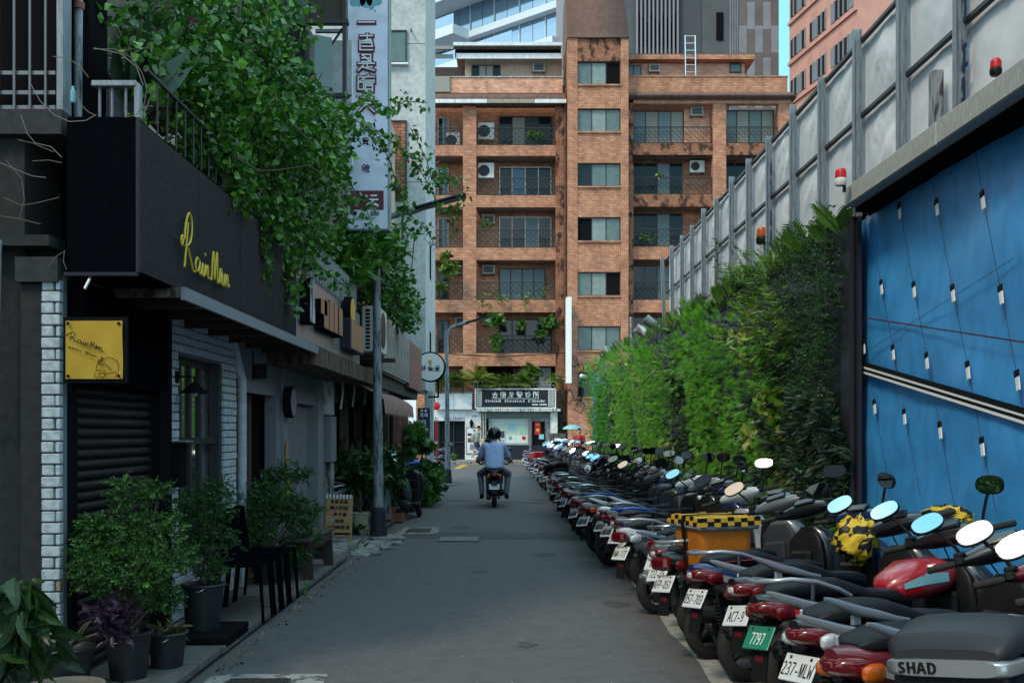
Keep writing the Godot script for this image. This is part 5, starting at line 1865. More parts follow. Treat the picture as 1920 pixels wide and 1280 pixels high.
func clinic() -> void:
	var t := thing("clinic_front", Vector3(.3, 0, -55.4), "dental clinic front under a dark sign board, with posters in its window", "shop front")
	wbox(t, "sign_case", mats.white_paint, Vector3(fx(891.5), fy(766.5), -55.2), Vector3(fx(1041), fy(729.5), -54.9))
	wbox(t, "sign_board", mats.clinic_dark, Vector3(fx(894), fy(764), -54.9), Vector3(fx(1038.5), fy(732), -54.888))
	wp(write("古德牙醫診所", Vector3(fx(923.5), fy(736.2), -54.885), Vector3(.27, 0, 0), Vector3(0, -.27, 0), Vector3(.425, 0, 0), .032, .006), "lettering", mats.white, t)
	wbox(t, "rule", mats.white, Vector3(fx(922), fy(748.6), -54.888), Vector3(fx(1010), fy(747.8), -54.88))
	lp(letters("Good  Dental  Clinic", .115, "Droid Serif", true), "lettering", mats.white, t, Transform3D(Basis().scaled(Vector3(1.95, 1, 1)), Vector3(fx(966), fy(752.8), -54.88) - t.position))
	var b := Mb.new()
	for side in [[895.5, 904], [1027, 1037]]:
		for k in 5:
			var x := fx(lerpf(side[0], side[1], k / 4.0))
			b.box(Vector3(x - .009, fy(762), -54.888), Vector3(x + .009, fy(733), -54.882))
		for k in 9:
			var y := fy(lerpf(733, 762, k / 8.0))
			b.box(Vector3(fx(side[0]), y - .009, -54.888), Vector3(fx(side[1]), y + .009, -54.881))
	wp(b, "sign_grid", mats.white, t)
	b = Mb.new()
	for k in 12:
		if k == 5:
			continue
		b.box(Vector3(fx(997 + k * 2.3), fy(760.5), -54.888), Vector3(fx(998.6 + k * 2.3), fy(758), -54.882))
	wp(b, "small_print", mats.white, t)
	wbox(t, "canopy", mats.dirty_white, Vector3(fx(895), fy(772), -56.0), Vector3(fx(1049), fy(766.8), -54.7))
	wbox(t, "fanlight", mats.frosted, Vector3(fx(911), fy(785), -55.4), Vector3(fx(1031), fy(772), -55.3))
	wbox(t, "tiled_pier", mats.white_tile, Vector3(fx(899), 0, -55.6), Vector3(fx(912), fy(772), -55.1))
	wbox(t, "tiled_pier", mats.white_tile, Vector3(fx(1031), fy(812), -55.6), Vector3(fx(1044), fy(772), -55.1))
	wbox(t, "tiled_pier", mats.old_wall, Vector3(fx(1031), 0, -55.6), Vector3(fx(1060), fy(812), -55.1))
	for a in [904.0, 909.0]:
		b = Mb.new()
		b.tube([Vector3(fx(a), .1, -55.05), Vector3(fx(a), fy(771), -55.05)], .03, 6)
		wp(b, "pipe", mats.old_wall, t)
	b = Mb.new()
	b.box(Vector3(fx(917), fy(834), -55.4), Vector3(fx(994), fy(832), -55.2))
	b.box(Vector3(fx(917), fy(832), -55.4), Vector3(fx(919), fy(785), -55.2))
	b.box(Vector3(fx(990), fy(832), -55.4), Vector3(fx(996), fy(785), -55.2))
	var w := wp(b, "window", mats.pole_grey, t)
	wbox(w, "blind", mat("blind", .42, .50, .44, .6), Vector3(fx(919), fy(832), -55.4), Vector3(fx(990), fy(785), -55.36))
	wbox(t, "dark_plinth", mats.clinic_dark, Vector3(fx(916), .1, -55.5), Vector3(fx(1022), fy(834), -55.15))
	wbox(t, "door_frame", mats.pole_grey, Vector3(fx(996), fy(834), -55.5), Vector3(fx(1031), fy(785), -55.35))
	wbox(t, "door", mats.black, Vector3(fx(998), fy(834), -55.35), Vector3(fx(1021), fy(790), -55.3))
	wbox(t, "door_stile", mats.steel, Vector3(fx(992), .1, -55.3), Vector3(fx(995.5), fy(785), -55.1))
	# posters, each a flat sheet
	var posters := [[952, 793, 968, 808, "poster_blue", .25, .48, .55, "light blue poster high in the clinic window"], [973, 802, 984, 813, "poster_green", .30, .62, .40, "pale green poster in the clinic window"], [931, 808, 946, 820, "poster_navy", .03, .05, .10, "small navy poster low in the clinic window"], [950, 816, 966, 830, "poster_white", .62, .68, .66, "white poster with a teal round mark in the clinic window"], [967, 816, 989, 830, "poster_pale", .60, .66, .62, "white poster with a red round mark in the clinic window"], [1010, 814, 1019, 823, "poster_sky", .25, .52, .60, "small sky blue notice on the clinic door"]]
	for q in posters:
		b = Mb.new()
		b.box(Vector3(fx(q[0]), fy(q[3]), -55.36 if q[0] < 1000 else -55.3), Vector3(fx(q[2]), fy(q[1]), -55.345 if q[0] < 1000 else -55.285))
		var ps := thing("poster", Vector3(fx((q[0] + q[2]) * .5), fy(q[3]), -55.34), q[8], "poster")
		wp(b, "sheet", mat(q[4], q[5], q[6], q[7], .5), ps)
		if q[0] in [950, 967]:
			b = Mb.new()
			b.x = Transform3D(Basis(Vector3.RIGHT, PI * .5), Vector3(fx(q[0] + (7 if q[0] == 950 else 15)), fy(821), -55.345))
			b.lathe([Vector2(.11, 0), Vector2(.11, .006), Vector2(.05, .006)], 14)
			wp(b, "round_mark", mats.teal if q[0] == 950 else mats.red, ps)
		elif q[0] < 980 and q[0] != 931:
			b = Mb.new()
			for k in 3:
				b.box(Vector3(fx(q[0] + 2), fy(q[1] + 4 + k * 3.6), -55.345), Vector3(fx(q[2] - 4), fy(q[1] + 3 + k * 3.6), -55.34))
			wp(b, "print", mats.teal, ps)
	var rp := thing("red_poster", Vector3(fx(1007.5), fy(814), -55.28), "bright red poster with a gold figure on the clinic door", "poster")
	b = Mb.new()
	b.box(Vector3(fx(1002), fy(814.5), -55.3), Vector3(fx(1013), fy(791.5), -55.28))
	wp(b, "sheet", mats.red, rp)
	b = Mb.new()
	b.x = Transform3D(Basis(Vector3.RIGHT, PI * .5), Vector3(fx(1007.5), fy(806), -55.28))
	b.lathe([Vector2(.09, 0), Vector2(.09, .006), Vector2(.02, .006)], 10)
	b.x = Transform3D()
	for k in 3:
		b.box(Vector3(fx(1004.5 + k * 2.2), fy(797.5), -55.28), Vector3(fx(1006 + k * 2.2), fy(794.5), -55.274))
	wp(b, "gold_print", mats.gold, rp)
	# white shop to its left
	var s := thing("white_shop_front", Vector3(fx(855), 0, -55.4), "white shop front with a blank white sign panel and dark glass doors", "shop front")
	for k in 2:
		wbox(s, "sign_panel", mats.white_paint, Vector3(fx(818 + k * 34), fy(768), -55.2), Vector3(fx(851.7 + k * 34.5), fy(738.5), -55.0))
	wbox(s, "sign_trim", mats.grey_paint, Vector3(fx(816), fy(738.4), -55.25), Vector3(fx(888), fy(736.6), -54.95))
	wbox(s, "wall", mats.white_paint, Vector3(fx(873), .1, -55.7), Vector3(fx(898.5), fy(768.5), -55.3))
	wbox(s, "wall", mats.white_paint, Vector3(fx(800), fy(789), -55.7), Vector3(fx(873), fy(768.5), -55.3))
	b = Mb.new()
	for a in [824.0, 851.0, 871.5]:
		b.box(Vector3(fx(a), .1, -55.6), Vector3(fx(a + 1.6), fy(789), -55.48))
	for y in [789.0, 828.0, 864.0]:
		b.box(Vector3(fx(824), fy(y + 1.6), -55.61), Vector3(fx(873), fy(y), -55.49))
	var d := wp(b, "glass_door", mats.frame_dark, s)
	wbox(d, "pane", mats.dark_glass, Vector3(fx(825), .12, -55.58), Vector3(fx(851), fy(790), -55.56))
	wbox(d, "pane", mats.dark_glass, Vector3(fx(852.6), .12, -55.58), Vector3(fx(871.5), fy(790), -55.56))
	wbox(s, "maroon_post", mats.paint_maroon, Vector3(fx(817), .1, -55.5), Vector3(fx(823), fy(782), -55.3))
	lp(letters("Sun Heart", .17, "Droid Serif"), "lettering", mats.ink, s, Transform3D(Basis().rotated(Vector3.BACK, .03), Vector3(fx(853), fy(785), -55.29) - s.position))
	b = Mb.new()
	b.box(Vector3(fx(886), fy(782), -55.3), Vector3(fx(896), fy(779), -55.29))
	wp(b, "door_number_plate", mats.teal, s)
	var ln := thing("wall_lantern", Vector3(fx(885), fy(801), -55.2), "black wall lantern above the poster board of the white shop", "lamp")
	b = Mb.new()
	b.x = Transform3D(Basis(), Vector3(fx(885), fy(801), -55.2))
	b.lathe([Vector2(.03, 0), Vector2(.07, .05), Vector2(.09, .25), Vector2(.11, .27), Vector2(.05, .34), Vector2(.015, .42)], 8)
	wp(b, "body", mats.black, ln)
	var pb := thing("poster_board", Vector3(fx(886), fy(850), -55.3), "framed poster board with dark pictures behind the walking man", "notice board")
	wbox(pb, "frame", mats.frame_dark, Vector3(fx(875.5), fy(850.5), -55.3), Vector3(fx(897.5), fy(801), -55.26))
	wbox(pb, "sheet", mats.white_paint, Vector3(fx(876.5), fy(849), -55.26), Vector3(fx(896.5), fy(802.5), -55.25))
	for q in [[878, 812, 886, 817, "wood_dark"], [878, 821, 886, 829, "wood_red"], [888, 805, 893, 809, "awning_pink"], [882, 832, 889, 843, "grey_paint"]]:
		wbox(pb, "picture", mats[q[4]], Vector3(fx(q[0]), fy(q[3]), -55.25), Vector3(fx(q[2]), fy(q[1]), -55.244))
	var hp := thing("half_round_sign", Vector3(-3.9, 2.6, -52), "red and white round sign half hidden behind the wooden bracket by the far lamp post", "sign")
	b = Mb.new()
	b.x = Transform3D(Basis(Vector3.RIGHT, PI * .5), at(818, 761, 45) )
	b.lathe([Vector2(.17, 0), Vector2(.17, .06), Vector2(.01, .062)], 20)
	wp(b, "disc", mats.red, hp)
	var bl := thing("white_blade_sign", Vector3(fx(1063), fy(722), -54), "tall narrow white blade sign on the corner of the brick shaft", "sign")
	b = Mb.new()
	b.cbox(Vector3(fx(1063), (fy(566) + fy(722)) * .5, -54.4), Vector3(.28, fy(566) - fy(722), .9), .02)
	wp(b, "case", mats.white, bl)
	b = Mb.new()
	b.tube([Vector3(fx(1068), fy(600), -54.4), Vector3(fx(1075), fy(600), -55.2)], .03, 6)
	b.tube([Vector3(fx(1068), fy(690), -54.4), Vector3(fx(1075), fy(690), -55.2)], .03, 6)
	wp(b, "bracket", mats.steel, bl)

func lamp_post(d: float, x: float, label: String) -> void:
	var t := thing("street_lamp", Vector3(x, 0, -d), label, "street lamp", "grey lamp posts along the left kerb")
	var b := Mb.new()
	b.x = Transform3D(Basis(), Vector3(x, 0, -d))
	b.cbox(Vector3(0, .03, 0), Vector3(.40, .06, .40), .015)
	wp(b, "footing", mats.concrete, t)
	b = Mb.new()
	b.x = Transform3D(Basis(), Vector3(x, 0, -d))
	b.lathe([Vector2(.135, .05), Vector2(.125, .08), Vector2(.10, .42), Vector2(.095, .46), Vector2(.075, .47)], 12)
	wp(b, "base", mats.plastic_grey, t)
	b = Mb.new()
	var pts: Array = []
	var rad: Array = []
	for k in 13:
		pts.append(Vector3(x - .03 * k / 12.0, .45 + k * .315, -d))
		rad.append(lerpf(.074, .05, k / 12.0))
	for k in 8:
		var g := (k + 1) / 8.0 * PI * .42
		pts.append(Vector3(x - .03 + .35 * (1 - cos(g)), 4.23 + .35 * sin(g), -d))
		rad.append(.046)
	pts.append(pts[-1] + Vector3(.35, .10, 0))
	rad.append(.04)
	b.tube(pts, rad, 12)
	wp(b, "pole", mats.pole_grey, t)
	b = Mb.new()
	var tip: Vector3 = pts[-1]
	b.x = Transform3D(Basis(Vector3.BACK, .27), tip)
	b.cbox(Vector3(.30, .0, 0), Vector3(.75, .045, .26), .018)
	wp(b, "lamp_head", mats.plastic_black, t)
	b = Mb.new()
	b.x = Transform3D(Basis(Vector3.BACK, .27), tip)
	b.cbox(Vector3(.36, -.026, 0), Vector3(.45, .012, .18), .003)
	wp(b, "lamp_glass", mats.grey_paint, t)
	b = Mb.new()
	b.x = Transform3D(Basis(Vector3.BACK, .27), tip)
	b.tube([Vector3(-.2, -.01, 0), Vector3(.0, 0, 0)], .055, 8)
	wp(b, "collar", mats.galvanised, t)

func chair(z: float, x: float, label: String) -> void:
	var t := thing("slat_chair", Vector3(x, 0.05, z), label, "chair", "black chairs nested in a row against the shop front")
	var m: Material = mats.sign_black
	var f := func(called: String, b: Mb) -> void:
		b.x = Transform3D()
		lp(b.mesh(), called, m, t)
	for q in [[.20, .19], [.20, -.19]]:
		var b := Mb.new()
		b.tube([Vector3(q[0] + .03, 0, q[1] + signf(q[1]) * .015), Vector3(q[0], .43, q[1])], [.012, .016], 8)
		f.call("leg", b)
	for q in [-.17, .17]:
		var b := Mb.new()
		b.tube([Vector3(-.24, 0, q * 1.1), Vector3(-.20, .43, q), Vector3(-.25, .80, q)], [.012, .016, .013], 8)
		f.call("leg", b)
	for k in 5:
		var b := Mb.new()
		b.cbox(Vector3(.005, .438, -.17 + k * .085), Vector3(.42, .018, .076), .006)
		f.call("seat_slat", b)
	for k in 5:
		var b := Mb.new()
		b.tube([Vector3(-.20, .45, -.13 + k * .065), Vector3(-.235, .62, -.13 + k * .065), Vector3(-.252, .79, -.13 + k * .065)], .010, 6)
		f.call("back_slat", b)
	var b := Mb.new()
	b.tube([Vector3(-.25, .80, -.18), Vector3(-.265, .815, 0), Vector3(-.25, .80, .18)], .016, 8)
	f.call("top_rail", b)

func street_things() -> void:
	lamp_post(15.0, -1.88, "nearer grey street lamp post, in front of the outdoor air conditioner")
	lamp_post(30.5, -1.84, "farther grey street lamp post, in front of the white shop at the lane's end")
	for k in 4:
		chair(-8.35 - k * .30, -2.13, ["nearest black slatted chair of the nested row, its front leg by the big black pot", "black slatted chair, second of the nested row from the camera", "black slatted chair, third of the nested row from the camera", "farthest black slatted chair of the nested row, next to the bench"][k])
	# bench
	var t := thing("bench", Vector3(-2.12, .05, -10.9), "low dark wooden bench of planks beyond the black chairs", "bench")
	var b := Mb.new()
	for k in 4:
		b = Mb.new()
		b.cbox(Vector3(-2.27 + k * .094, .46, -11.0), Vector3(.086, .03, 1.35), .005)
		wp(b, "plank", mats.bench_wood, t)
	for z in [-10.42, -11.58]:
		b = Mb.new()
		b.prism(PackedVector2Array([Vector2(-2.30, .05), Vector2(-2.22, .05), Vector2(-2.18, .14), Vector2(-2.06, .14), Vector2(-2.02, .05), Vector2(-1.94, .05), Vector2(-1.96, .445), Vector2(-2.28, .445)]), z - .02, z + .02)
		wp(b, "end_panel", mats.wood_dark, t)
	b = Mb.new()
	b.box(Vector3(-1.98, .36, -11.56), Vector3(-1.955, .444, -10.44))
	wp(b, "apron", mats.wood_dark, t)
	# sandwich board with its gingham top
	t = thing("sandwich_board", Vector3(-2.2, .12, -13.9), "small wooden menu easel with hand-written characters and a gingham strip", "sign board")
	var lean := Transform3D(Basis(Vector3.UP, .10) * Basis(Vector3.RIGHT, -.16) * Basis(Vector3.BACK, -.03), Vector3(-2.245, .10, -13.75))
	for k in 4:
		b = Mb.new()
		b.x = lean
		b.cbox(Vector3(0, .185 + k * .112, 0), Vector3(.345, .109, .014), .003)
		wp(b, "board", mats.wood_board, t)
	for x in [-.155, .155]:
		b = Mb.new()
		b.x = lean
		b.box(Vector3(x - .012, 0, -.026), Vector3(x + .012, .5, -.008))
		wp(b, "leg", mats.wood_board, t)
		b = Mb.new()
		b.x = lean
		b.tube([Vector3(x, .55, -.03), Vector3(x, .0, -.30)], .010, 5)
		wp(b, "leg", mats.wood_board, t)
	b = Mb.new()
	b.x = lean
	b.box(Vector3(-.15, .07, -.02), Vector3(.15, .09, .0))
	b.box(Vector3(-.17, .122, -.02), Vector3(.17, .134, .014))
	wp(b, "rail", mats.wood_board, t)
	for k in 16:
		b = Mb.new()
		b.x = lean
		b.box(Vector3(-.173 + k * .0216, .565, -.002), Vector3(-.1514 + k * .0216, .615 - .004 * (k % 2), .012))
		wp(b, "gingham_check", mats.awning_pink if k % 2 else mats.white_paint, t)
	var rowsy := [["米飯套餐", -.115], ["義大利麵", -.115], ["早午餐", -.07], ["咖啡", -.045], ["比利時鬆餅", -.145]]
	for k in 5:
		b = Mb.new()
		b.x = lean
		for c in rowsy[k][0].length():
			b.pen(strokes_of(rowsy[k][0][c]), Vector3(rowsy[k][1] + c * .059, .545 - k * .083, .009), Vector3(.046, 0, 0), Vector3(0, -.046, 0), .0075, .003)
		wp(b, "handwriting", mats.ink, t)
	b = Mb.new()
	b.x = lean * Transform3D(Basis(Vector3.RIGHT, PI * .5), Vector3(-.088, .275, .009))
	b.lathe([Vector2(.024, 0), Vector2(.024, .003), Vector2(.002, .004)], 16)
	wp(b, "coffee_emblem", mats.teal, t)
	# grey bottle box and brick stand by the lamp post
	b = Mb.new()
	b.cbox(at(723, 945, 17.0), Vector3(.16, .52, .2), .02)
	tag(wp(b, "grey_locker", mats.pole_grey, null), "narrow grey metal locker just right of the nearer lamp post", "cabinet")
	b = Mb.new()
	b.cbox(Vector3(-1.98, .09, -18.0), Vector3(.32, .16, .4), .015)
	tag(wp(b, "brick_stand", mats.terracotta, null), "low brick-red block beside the grey metal locker", "block")
	# black platform under the potted shrub
	t = thing("black_platform", Vector3(-2.2, .05, -7.6), "low black slatted platform under the pot by the barred window", "platform")
	for k in 5:
		b = Mb.new()
		b.cbox(Vector3(-2.17, .10, -7.28 - k * .13), Vector3(.46, .045, .122), .006)
		wp(b, "plank", mats.black, t)
	for x in [-2.38, -1.96]:
		b = Mb.new()
		b.cbox(Vector3(x, .062, -7.54), Vector3(.04, .03, .62), .004)
		wp(b, "runner", mats.black, t)
	# umbrella at the far end
	t = thing("umbrella", at(1074, 803, 47.5) - Vector3(0, .9, 0), "turquoise parasol open over the far end of the scooter row", "umbrella")
	b = Mb.new()
	var m := at(1074, 796, 47.5)
	b.x = Transform3D(Basis(), m)
	var prof: Array = []
	for k in 7:
		prof.append(Vector2(.46 * sin(k / 6.0 * 1.25) / sin(1.25) + .004, -.2 * (1 - cos(k / 6.0 * 1.25)) / (1 - cos(1.25))))
	b.lathe(prof, 16, false)
	wp(b, "canopy", mats.umbrella, t)
	b = Mb.new()
	b.tube([m + Vector3(0, .05, 0), m + Vector3(0, -1.0, 0)], .012, 6)
	wp(b, "shaft", mats.steel, t)
	for k in 8:
		b = Mb.new()
		b.tube([m + Vector3(0, -.02, 0), m + Vector3(cos(k * .785) * .44, -.20, sin(k * .785) * .44)], .006, 4)
		wp(b, "rib", mats.steel, t)
	# junk on top of the far wall
	for q in [[1222, 606, 24.8, "short grey pipe poking out above the planted wall", "galvanised"], [1205, 622, 26.0, "dented white bucket lying on top of the planted wall", "dirty_white"], [1140, 658, 38.0, "pale plastic jar on the far end of the wall top", "dirty_white"], [1119, 690, 40.5, "red-rimmed tin on the coping of the blue fence", "red"]]:
		b = Mb.new()
		b.x = Transform3D(Basis(Vector3.BACK, rng.randf_range(.4, 1.2)) * Basis(Vector3.UP, rng.randf()), at(q[0], q[1], q[2]))
		b.lathe([Vector2(.09, -.2), Vector2(.10, -.18), Vector2(.12, .18), Vector2(.10, .2), Vector2(.08, .0)], 12)
		tag(wp(b, "wall_top_can", mats[q[4]], null), q[3], "container")

# the pieces of a scooter, each shaped once; x forward from the rear axle, y up, z to its right
func piece(key: String) -> Mesh:
	if cache.has(key):
		return cache[key]
	var b := Mb.new()
	match key:
		"tyre":
			var prof: Array = []
			for k in 11:
				var g := PI * k / 10.0
				prof.append(Vector2(.172 + .064 * sin(g), -.056 * cos(g)))
			b.x = Transform3D(Basis(Vector3.RIGHT, PI * .5), Vector3.ZERO)
			b.lathe(prof, 28, false)
		"rim":
			b.x = Transform3D(Basis(Vector3.RIGHT, PI * .5), Vector3.ZERO)
			b.lathe([Vector2(.176, -.045), Vector2(.16, -.04), Vector2(.155, 0), Vector2(.16, .04), Vector2(.176, .045)], 24, false)
			b.lathe([Vector2(.03, -.06), Vector2(.062, -.05), Vector2(.062, .05), Vector2(.03, .06)], 14)
			for k in 5:
				b.x = Transform3D(Basis(Vector3.BACK, TAU * k / 5.0), Vector3.ZERO)
				b.cbox(Vector3(.105, .0, 0), Vector3(.11, .036, .03), .008)
		"cowl":
			b.loftx([[-.41, .745, .785, .035], [-.34, .69, .795, .085], [-.22, .61, .79, .135], [-.05, .52, .77, .165], [.15, .44, .745, .178], [.34, .36, .71, .175], [.50, .33, .67, .15], [.57, .34, .62, .12]])
		"cowl_stripe":
			for s in [1.0]:
				b.grid([PackedVector3Array([Vector3(-.33, .70, s * .096), Vector3(-.33, .735, s * .092)]), PackedVector3Array([Vector3(-.2, .655, s * .149), Vector3(-.2, .70, s * .147)]), PackedVector3Array([Vector3(-.05, .60, s * .172), Vector3(-.05, .67, s * .169)]), PackedVector3Array([Vector3(.15, .545, s * .183), Vector3(.15, .64, s * .180)]), PackedVector3Array([Vector3(.36, .49, s * .180), Vector3(.36, .60, s * .178)])], false, s < 0)
		"seat":
			b.loftx([[-.31, .775, .80, .06, 3.0], [-.27, .762, .835, .105, 3.0], [-.12, .75, .865, .142, 3.0], [.06, .74, .862, .155, 3.0], [.17, .735, .825, .155, 3.0], [.26, .72, .79, .15, 3.0], [.40, .70, .785, .135, 3.0], [.52, .68, .775, .10, 3.0], [.60, .665, .755, .06, 3.0], [.63, .66, .72, .03, 3.0]], 18)
		"seat_piping":
			for s in [1.0]:
				b.tube([Vector3(-.28, .79, s * .10), Vector3(-.12, .80, s * .146), Vector3(.06, .80, s * .159), Vector3(.26, .75, s * .153), Vector3(.45, .735, s * .124), Vector3(.6, .71, s * .058)], .0045, 5)
		"rail_tube":
			b.tube([Vector3(.10, .76, .155), Vector3(.0, .80, .185), Vector3(-.14, .845, .19), Vector3(-.28, .865, .165), Vector3(-.36, .86, .10), Vector3(-.385, .855, 0), Vector3(-.36, .86, -.10), Vector3(-.28, .865, -.165), Vector3(-.14, .845, -.19), Vector3(.0, .80, -.185), Vector3(.10, .76, -.155)], .0135, 8)
			b.tube([Vector3(-.12, .75, .12), Vector3(-.16, .845, .185)], .011, 6)
			b.tube([Vector3(-.12, .75, -.12), Vector3(-.16, .845, -.185)], .011, 6)
		"rail_blade":
			for s in [1.0]:
				b.x = Transform3D(Basis(Vector3.UP, s * .10), Vector3(0, 0, s * .165))
				b.loftx([[.14, .752, .772, .008], [.05, .758, .79, .014], [-.06, .775, .822, .017], [-.18, .80, .85, .018], [-.28, .835, .878, .017], [-.36, .868, .90, .013], [-.40, .89, .905, .006]], 12)
				b.cbox(Vector3(-.20, .785, -.012), Vector3(.06, .05, .022), .008)
		"tail_light":
			b.loftx([[-.425, .70, .73, .035], [-.405, .685, .755, .075], [-.35, .66, .765, .108], [-.27, .645, .76, .126]])
		"tail_glow":
			b.loftx([[-.431, .705, .725, .016], [-.423, .695, .735, .034], [-.405, .69, .74, .042]])
		"turn_signal":
			for s in [1.0]:
				b.x = Transform3D(Basis(Vector3.UP, s * .35), Vector3(-.31, .69, s * .12))
				b.loftx([[-.06, -.015, .015, .01], [-.045, -.03, .03, .024], [.0, -.04, .04, .034], [.06, -.038, .04, .03]])
		"square_light":
			b.cbox(Vector3(-.40, .71, 0), Vector3(.07, .09, .19), .02)
		"mudguard":
			b.strip([Vector2(-.14, .66), Vector2(-.26, .655), Vector2(-.335, .60), Vector2(-.375, .50), Vector2(-.405, .34)], .062, .012)
		"plate":
			b.cbox(Vector3.ZERO, Vector3(.012, .15, .255), .004)
		"plate_bolts":
			for q in [[.055, -.08], [.055, .08]]:
				b.cbox(Vector3(-.008, q[0], q[1]), Vector3(.006, .018, .018), .003)
		"plate_marks":
			for k in 6:
				b.box(Vector3(-.0095, -.05, -.105 + k * .036 + (.006 if k > 2 else 0.0)), Vector3(-.0075, .022, -.082 + k * .036 + (.006 if k > 2 else 0.0)))
			for k in 3:
				b.box(Vector3(-.0096, -.03 + k * .03, -.1), Vector3(-.0076, -.022 + k * .03, .1))
		"engine":
			b.loftx([[-.13, .20, .30, .045], [-.05, .16, .34, .06], [.2, .17, .35, .065], [.44, .19, .37, .06], [.52, .22, .34, .045]])
			for k in b.v.size():
				b.v[k].z -= .125
			b.cbox(Vector3(.36, .33, .02), Vector3(.26, .2, .22), .03)
			b.cbox(Vector3(.06, .235, .10), Vector3(.12, .12, .05), .02)
		"shock":
			b.tube([Vector3(-.06, .27, -.15), Vector3(-.13, .58, -.13)], .018, 8)
			for k in 9:
				b.tube([Vector3(-.075 - k * .0055, .33 + k * .024, -.15), Vector3(-.078 - k * .0055, .342 + k * .024, -.149)], .034, 10)
		"muffler":
			b.x = Transform3D(Basis(Vector3.BACK, -.16) * Basis(Vector3.BACK, PI * .5), Vector3(-.08, .33, .165))
			b.lathe([Vector2(.02, -.34), Vector2(.045, -.27), Vector2(.062, -.2), Vector2(.066, .12), Vector2(.058, .17), Vector2(.024, .175), Vector2(.02, .22)], 16)
		"heat_shield":
			b.x = Transform3D(Basis(Vector3.BACK, -.16), Vector3(-.06, .335, .20))
			b.loftx([[-.20, -.035, .035, .035], [-.17, -.05, .05, .042], [.12, -.05, .05, .042], [.16, -.03, .03, .035]])
		"floor":
			b.loftx([[.50, .27, .33, .13], [.56, .25, .335, .17], [.90, .25, .33, .18], [1.0, .27, .36, .165]])
		"apron":
			b.lofty([[.26, .93, 1.06, .13], [.36, .94, 1.14, .175], [.52, .955, 1.19, .205], [.68, .955, 1.20, .215], [.80, .95, 1.17, .20], [.88, .945, 1.11, .15], [.92, .95, 1.06, .09]])
		"leg_shield":
			b.lofty([[.32, .89, .95, .15], [.50, .90, .965, .19], [.70, .905, .965, .195], [.82, .91, .965, .17], [.88, .93, .97, .11]])
			b.cbox(Vector3(.885, .66, .0), Vector3(.05, .16, .22), .02)
		"fender":
			b.strip([Vector2(1.02, .34), Vector2(1.07, .44), Vector2(1.17, .505), Vector2(1.30, .515), Vector2(1.43, .46), Vector2(1.50, .38)], .062, .012)
			b.cbox(Vector3(1.27, .42, .072), Vector3(.22, .12, .012), .005)
			b.cbox(Vector3(1.27, .42, -.072), Vector3(.22, .12, .012), .005)
		"fork":
			for s in [.085]:
				b.tube([Vector3(1.30, .235, s), Vector3(1.12, .66, s)], .018, 8)
		"bar_cowl":
			var rings: Array = []
			for s in [[-.25, .03, .022], [-.2, .05, .035], [-.12, .075, .055], [0, .10, .07], [.12, .075, .055], [.2, .05, .035], [.25, .03, .022]]:
				var ring := PackedVector3Array()
				for k in 14:
					var g := TAU * k / 14.0
					ring.append(Vector3(1.02 + s[1] * cos(g) + .05 * (1.0 - absf(s[0]) * 4.0), .985 + s[2] * sin(g) - absf(s[0]) * .06, s[0]))
				rings.append(ring)
			b.skin(rings)
		"dash":
			b.x = Transform3D(Basis(Vector3.BACK, .5), Vector3(1.01, 1.04, 0))
			b.cbox(Vector3.ZERO, Vector3(.09, .02, .17), .01)
		"headlight":
			b.loftx([[1.10, .93, 1.02, .10], [1.15, .925, 1.02, .105], [1.175, .94, 1.01, .085], [1.185, .96, .99, .05]])
		"windscreen":
			b.grid([PackedVector3Array([Vector3(1.16, 1.0, -.13), Vector3(1.19, 1.0, 0), Vector3(1.16, 1.0, .13)]), PackedVector3Array([Vector3(1.08, 1.18, -.12), Vector3(1.11, 1.20, 0), Vector3(1.08, 1.18, .12)])])
		"grip":
			b.x = Transform3D(Basis(Vector3.RIGHT, PI * .5), Vector3(.985, .965, 0))
			b.lathe([Vector2(.015, .25), Vector2(.019, .27), Vector2(.018, .36), Vector2(.02, .385), Vector2(.012, .392)], 10)
		"switches":
			for s in [1.0]:
				b.cbox(Vector3(.99, .975, s * .225), Vector3(.055, .05, .05), .01)
				b.cbox(Vector3(.99, 1.005, s * .215), Vector3(.05, .025, .06), .008)
		"lever":
			for s in [1.0]:
				b.tube([Vector3(1.04, .97, s * .21), Vector3(1.065, .965, s * .27), Vector3(1.05, .96, s * .37)], .007, 6)
		"stalk":
			b.tube([Vector3(1.01, .98, .2), Vector3(1.0, 1.05, .225), Vector3(.98, 1.12, .265), Vector3(.965, 1.165, .295)], [.010, .009, .009, .008], 8)
		"mirror_shell":
			b.loftx([[-.006, -.045, .045, .078, 2.5], [.004, -.048, .048, .081, 2.5], [.02, -.04, .04, .068, 2.4], [.034, -.018, .018, .035, 2.2]], 20)
		"mirror_glass":
			var ring := PackedVector3Array()
			for k in 20:
				var g := TAU * (k + .5) / 20.0
				ring.append(Vector3(-.0085, .0415 * signf(sin(g)) * pow(absf(sin(g)), .8), .074 * signf(cos(g)) * pow(absf(cos(g)), .8)))
			b.fan(ring, Vector3.LEFT)
		"cable":
			b.tube([Vector3(1.02, .97, .18), Vector3(1.10, 1.0, .15), Vector3(1.14, .93, .09), Vector3(1.10, .80, .05)], .005, 5)
		"reflector":
			b.cbox(Vector3(-.398, .455, 0), Vector3(.012, .035, .06), .004)
		"stand":
			b.tube([Vector3(.5, .24, -.12), Vector3(.46, .0, -.24)], .012, 6)
		"tank":
			b.loftx([[.44, .76, .80, .05], [.48, .70, .86, .11], [.62, .70, .93, .15], [.80, .72, .94, .145], [.92, .76, .90, .09], [.96, .80, .86, .04]])
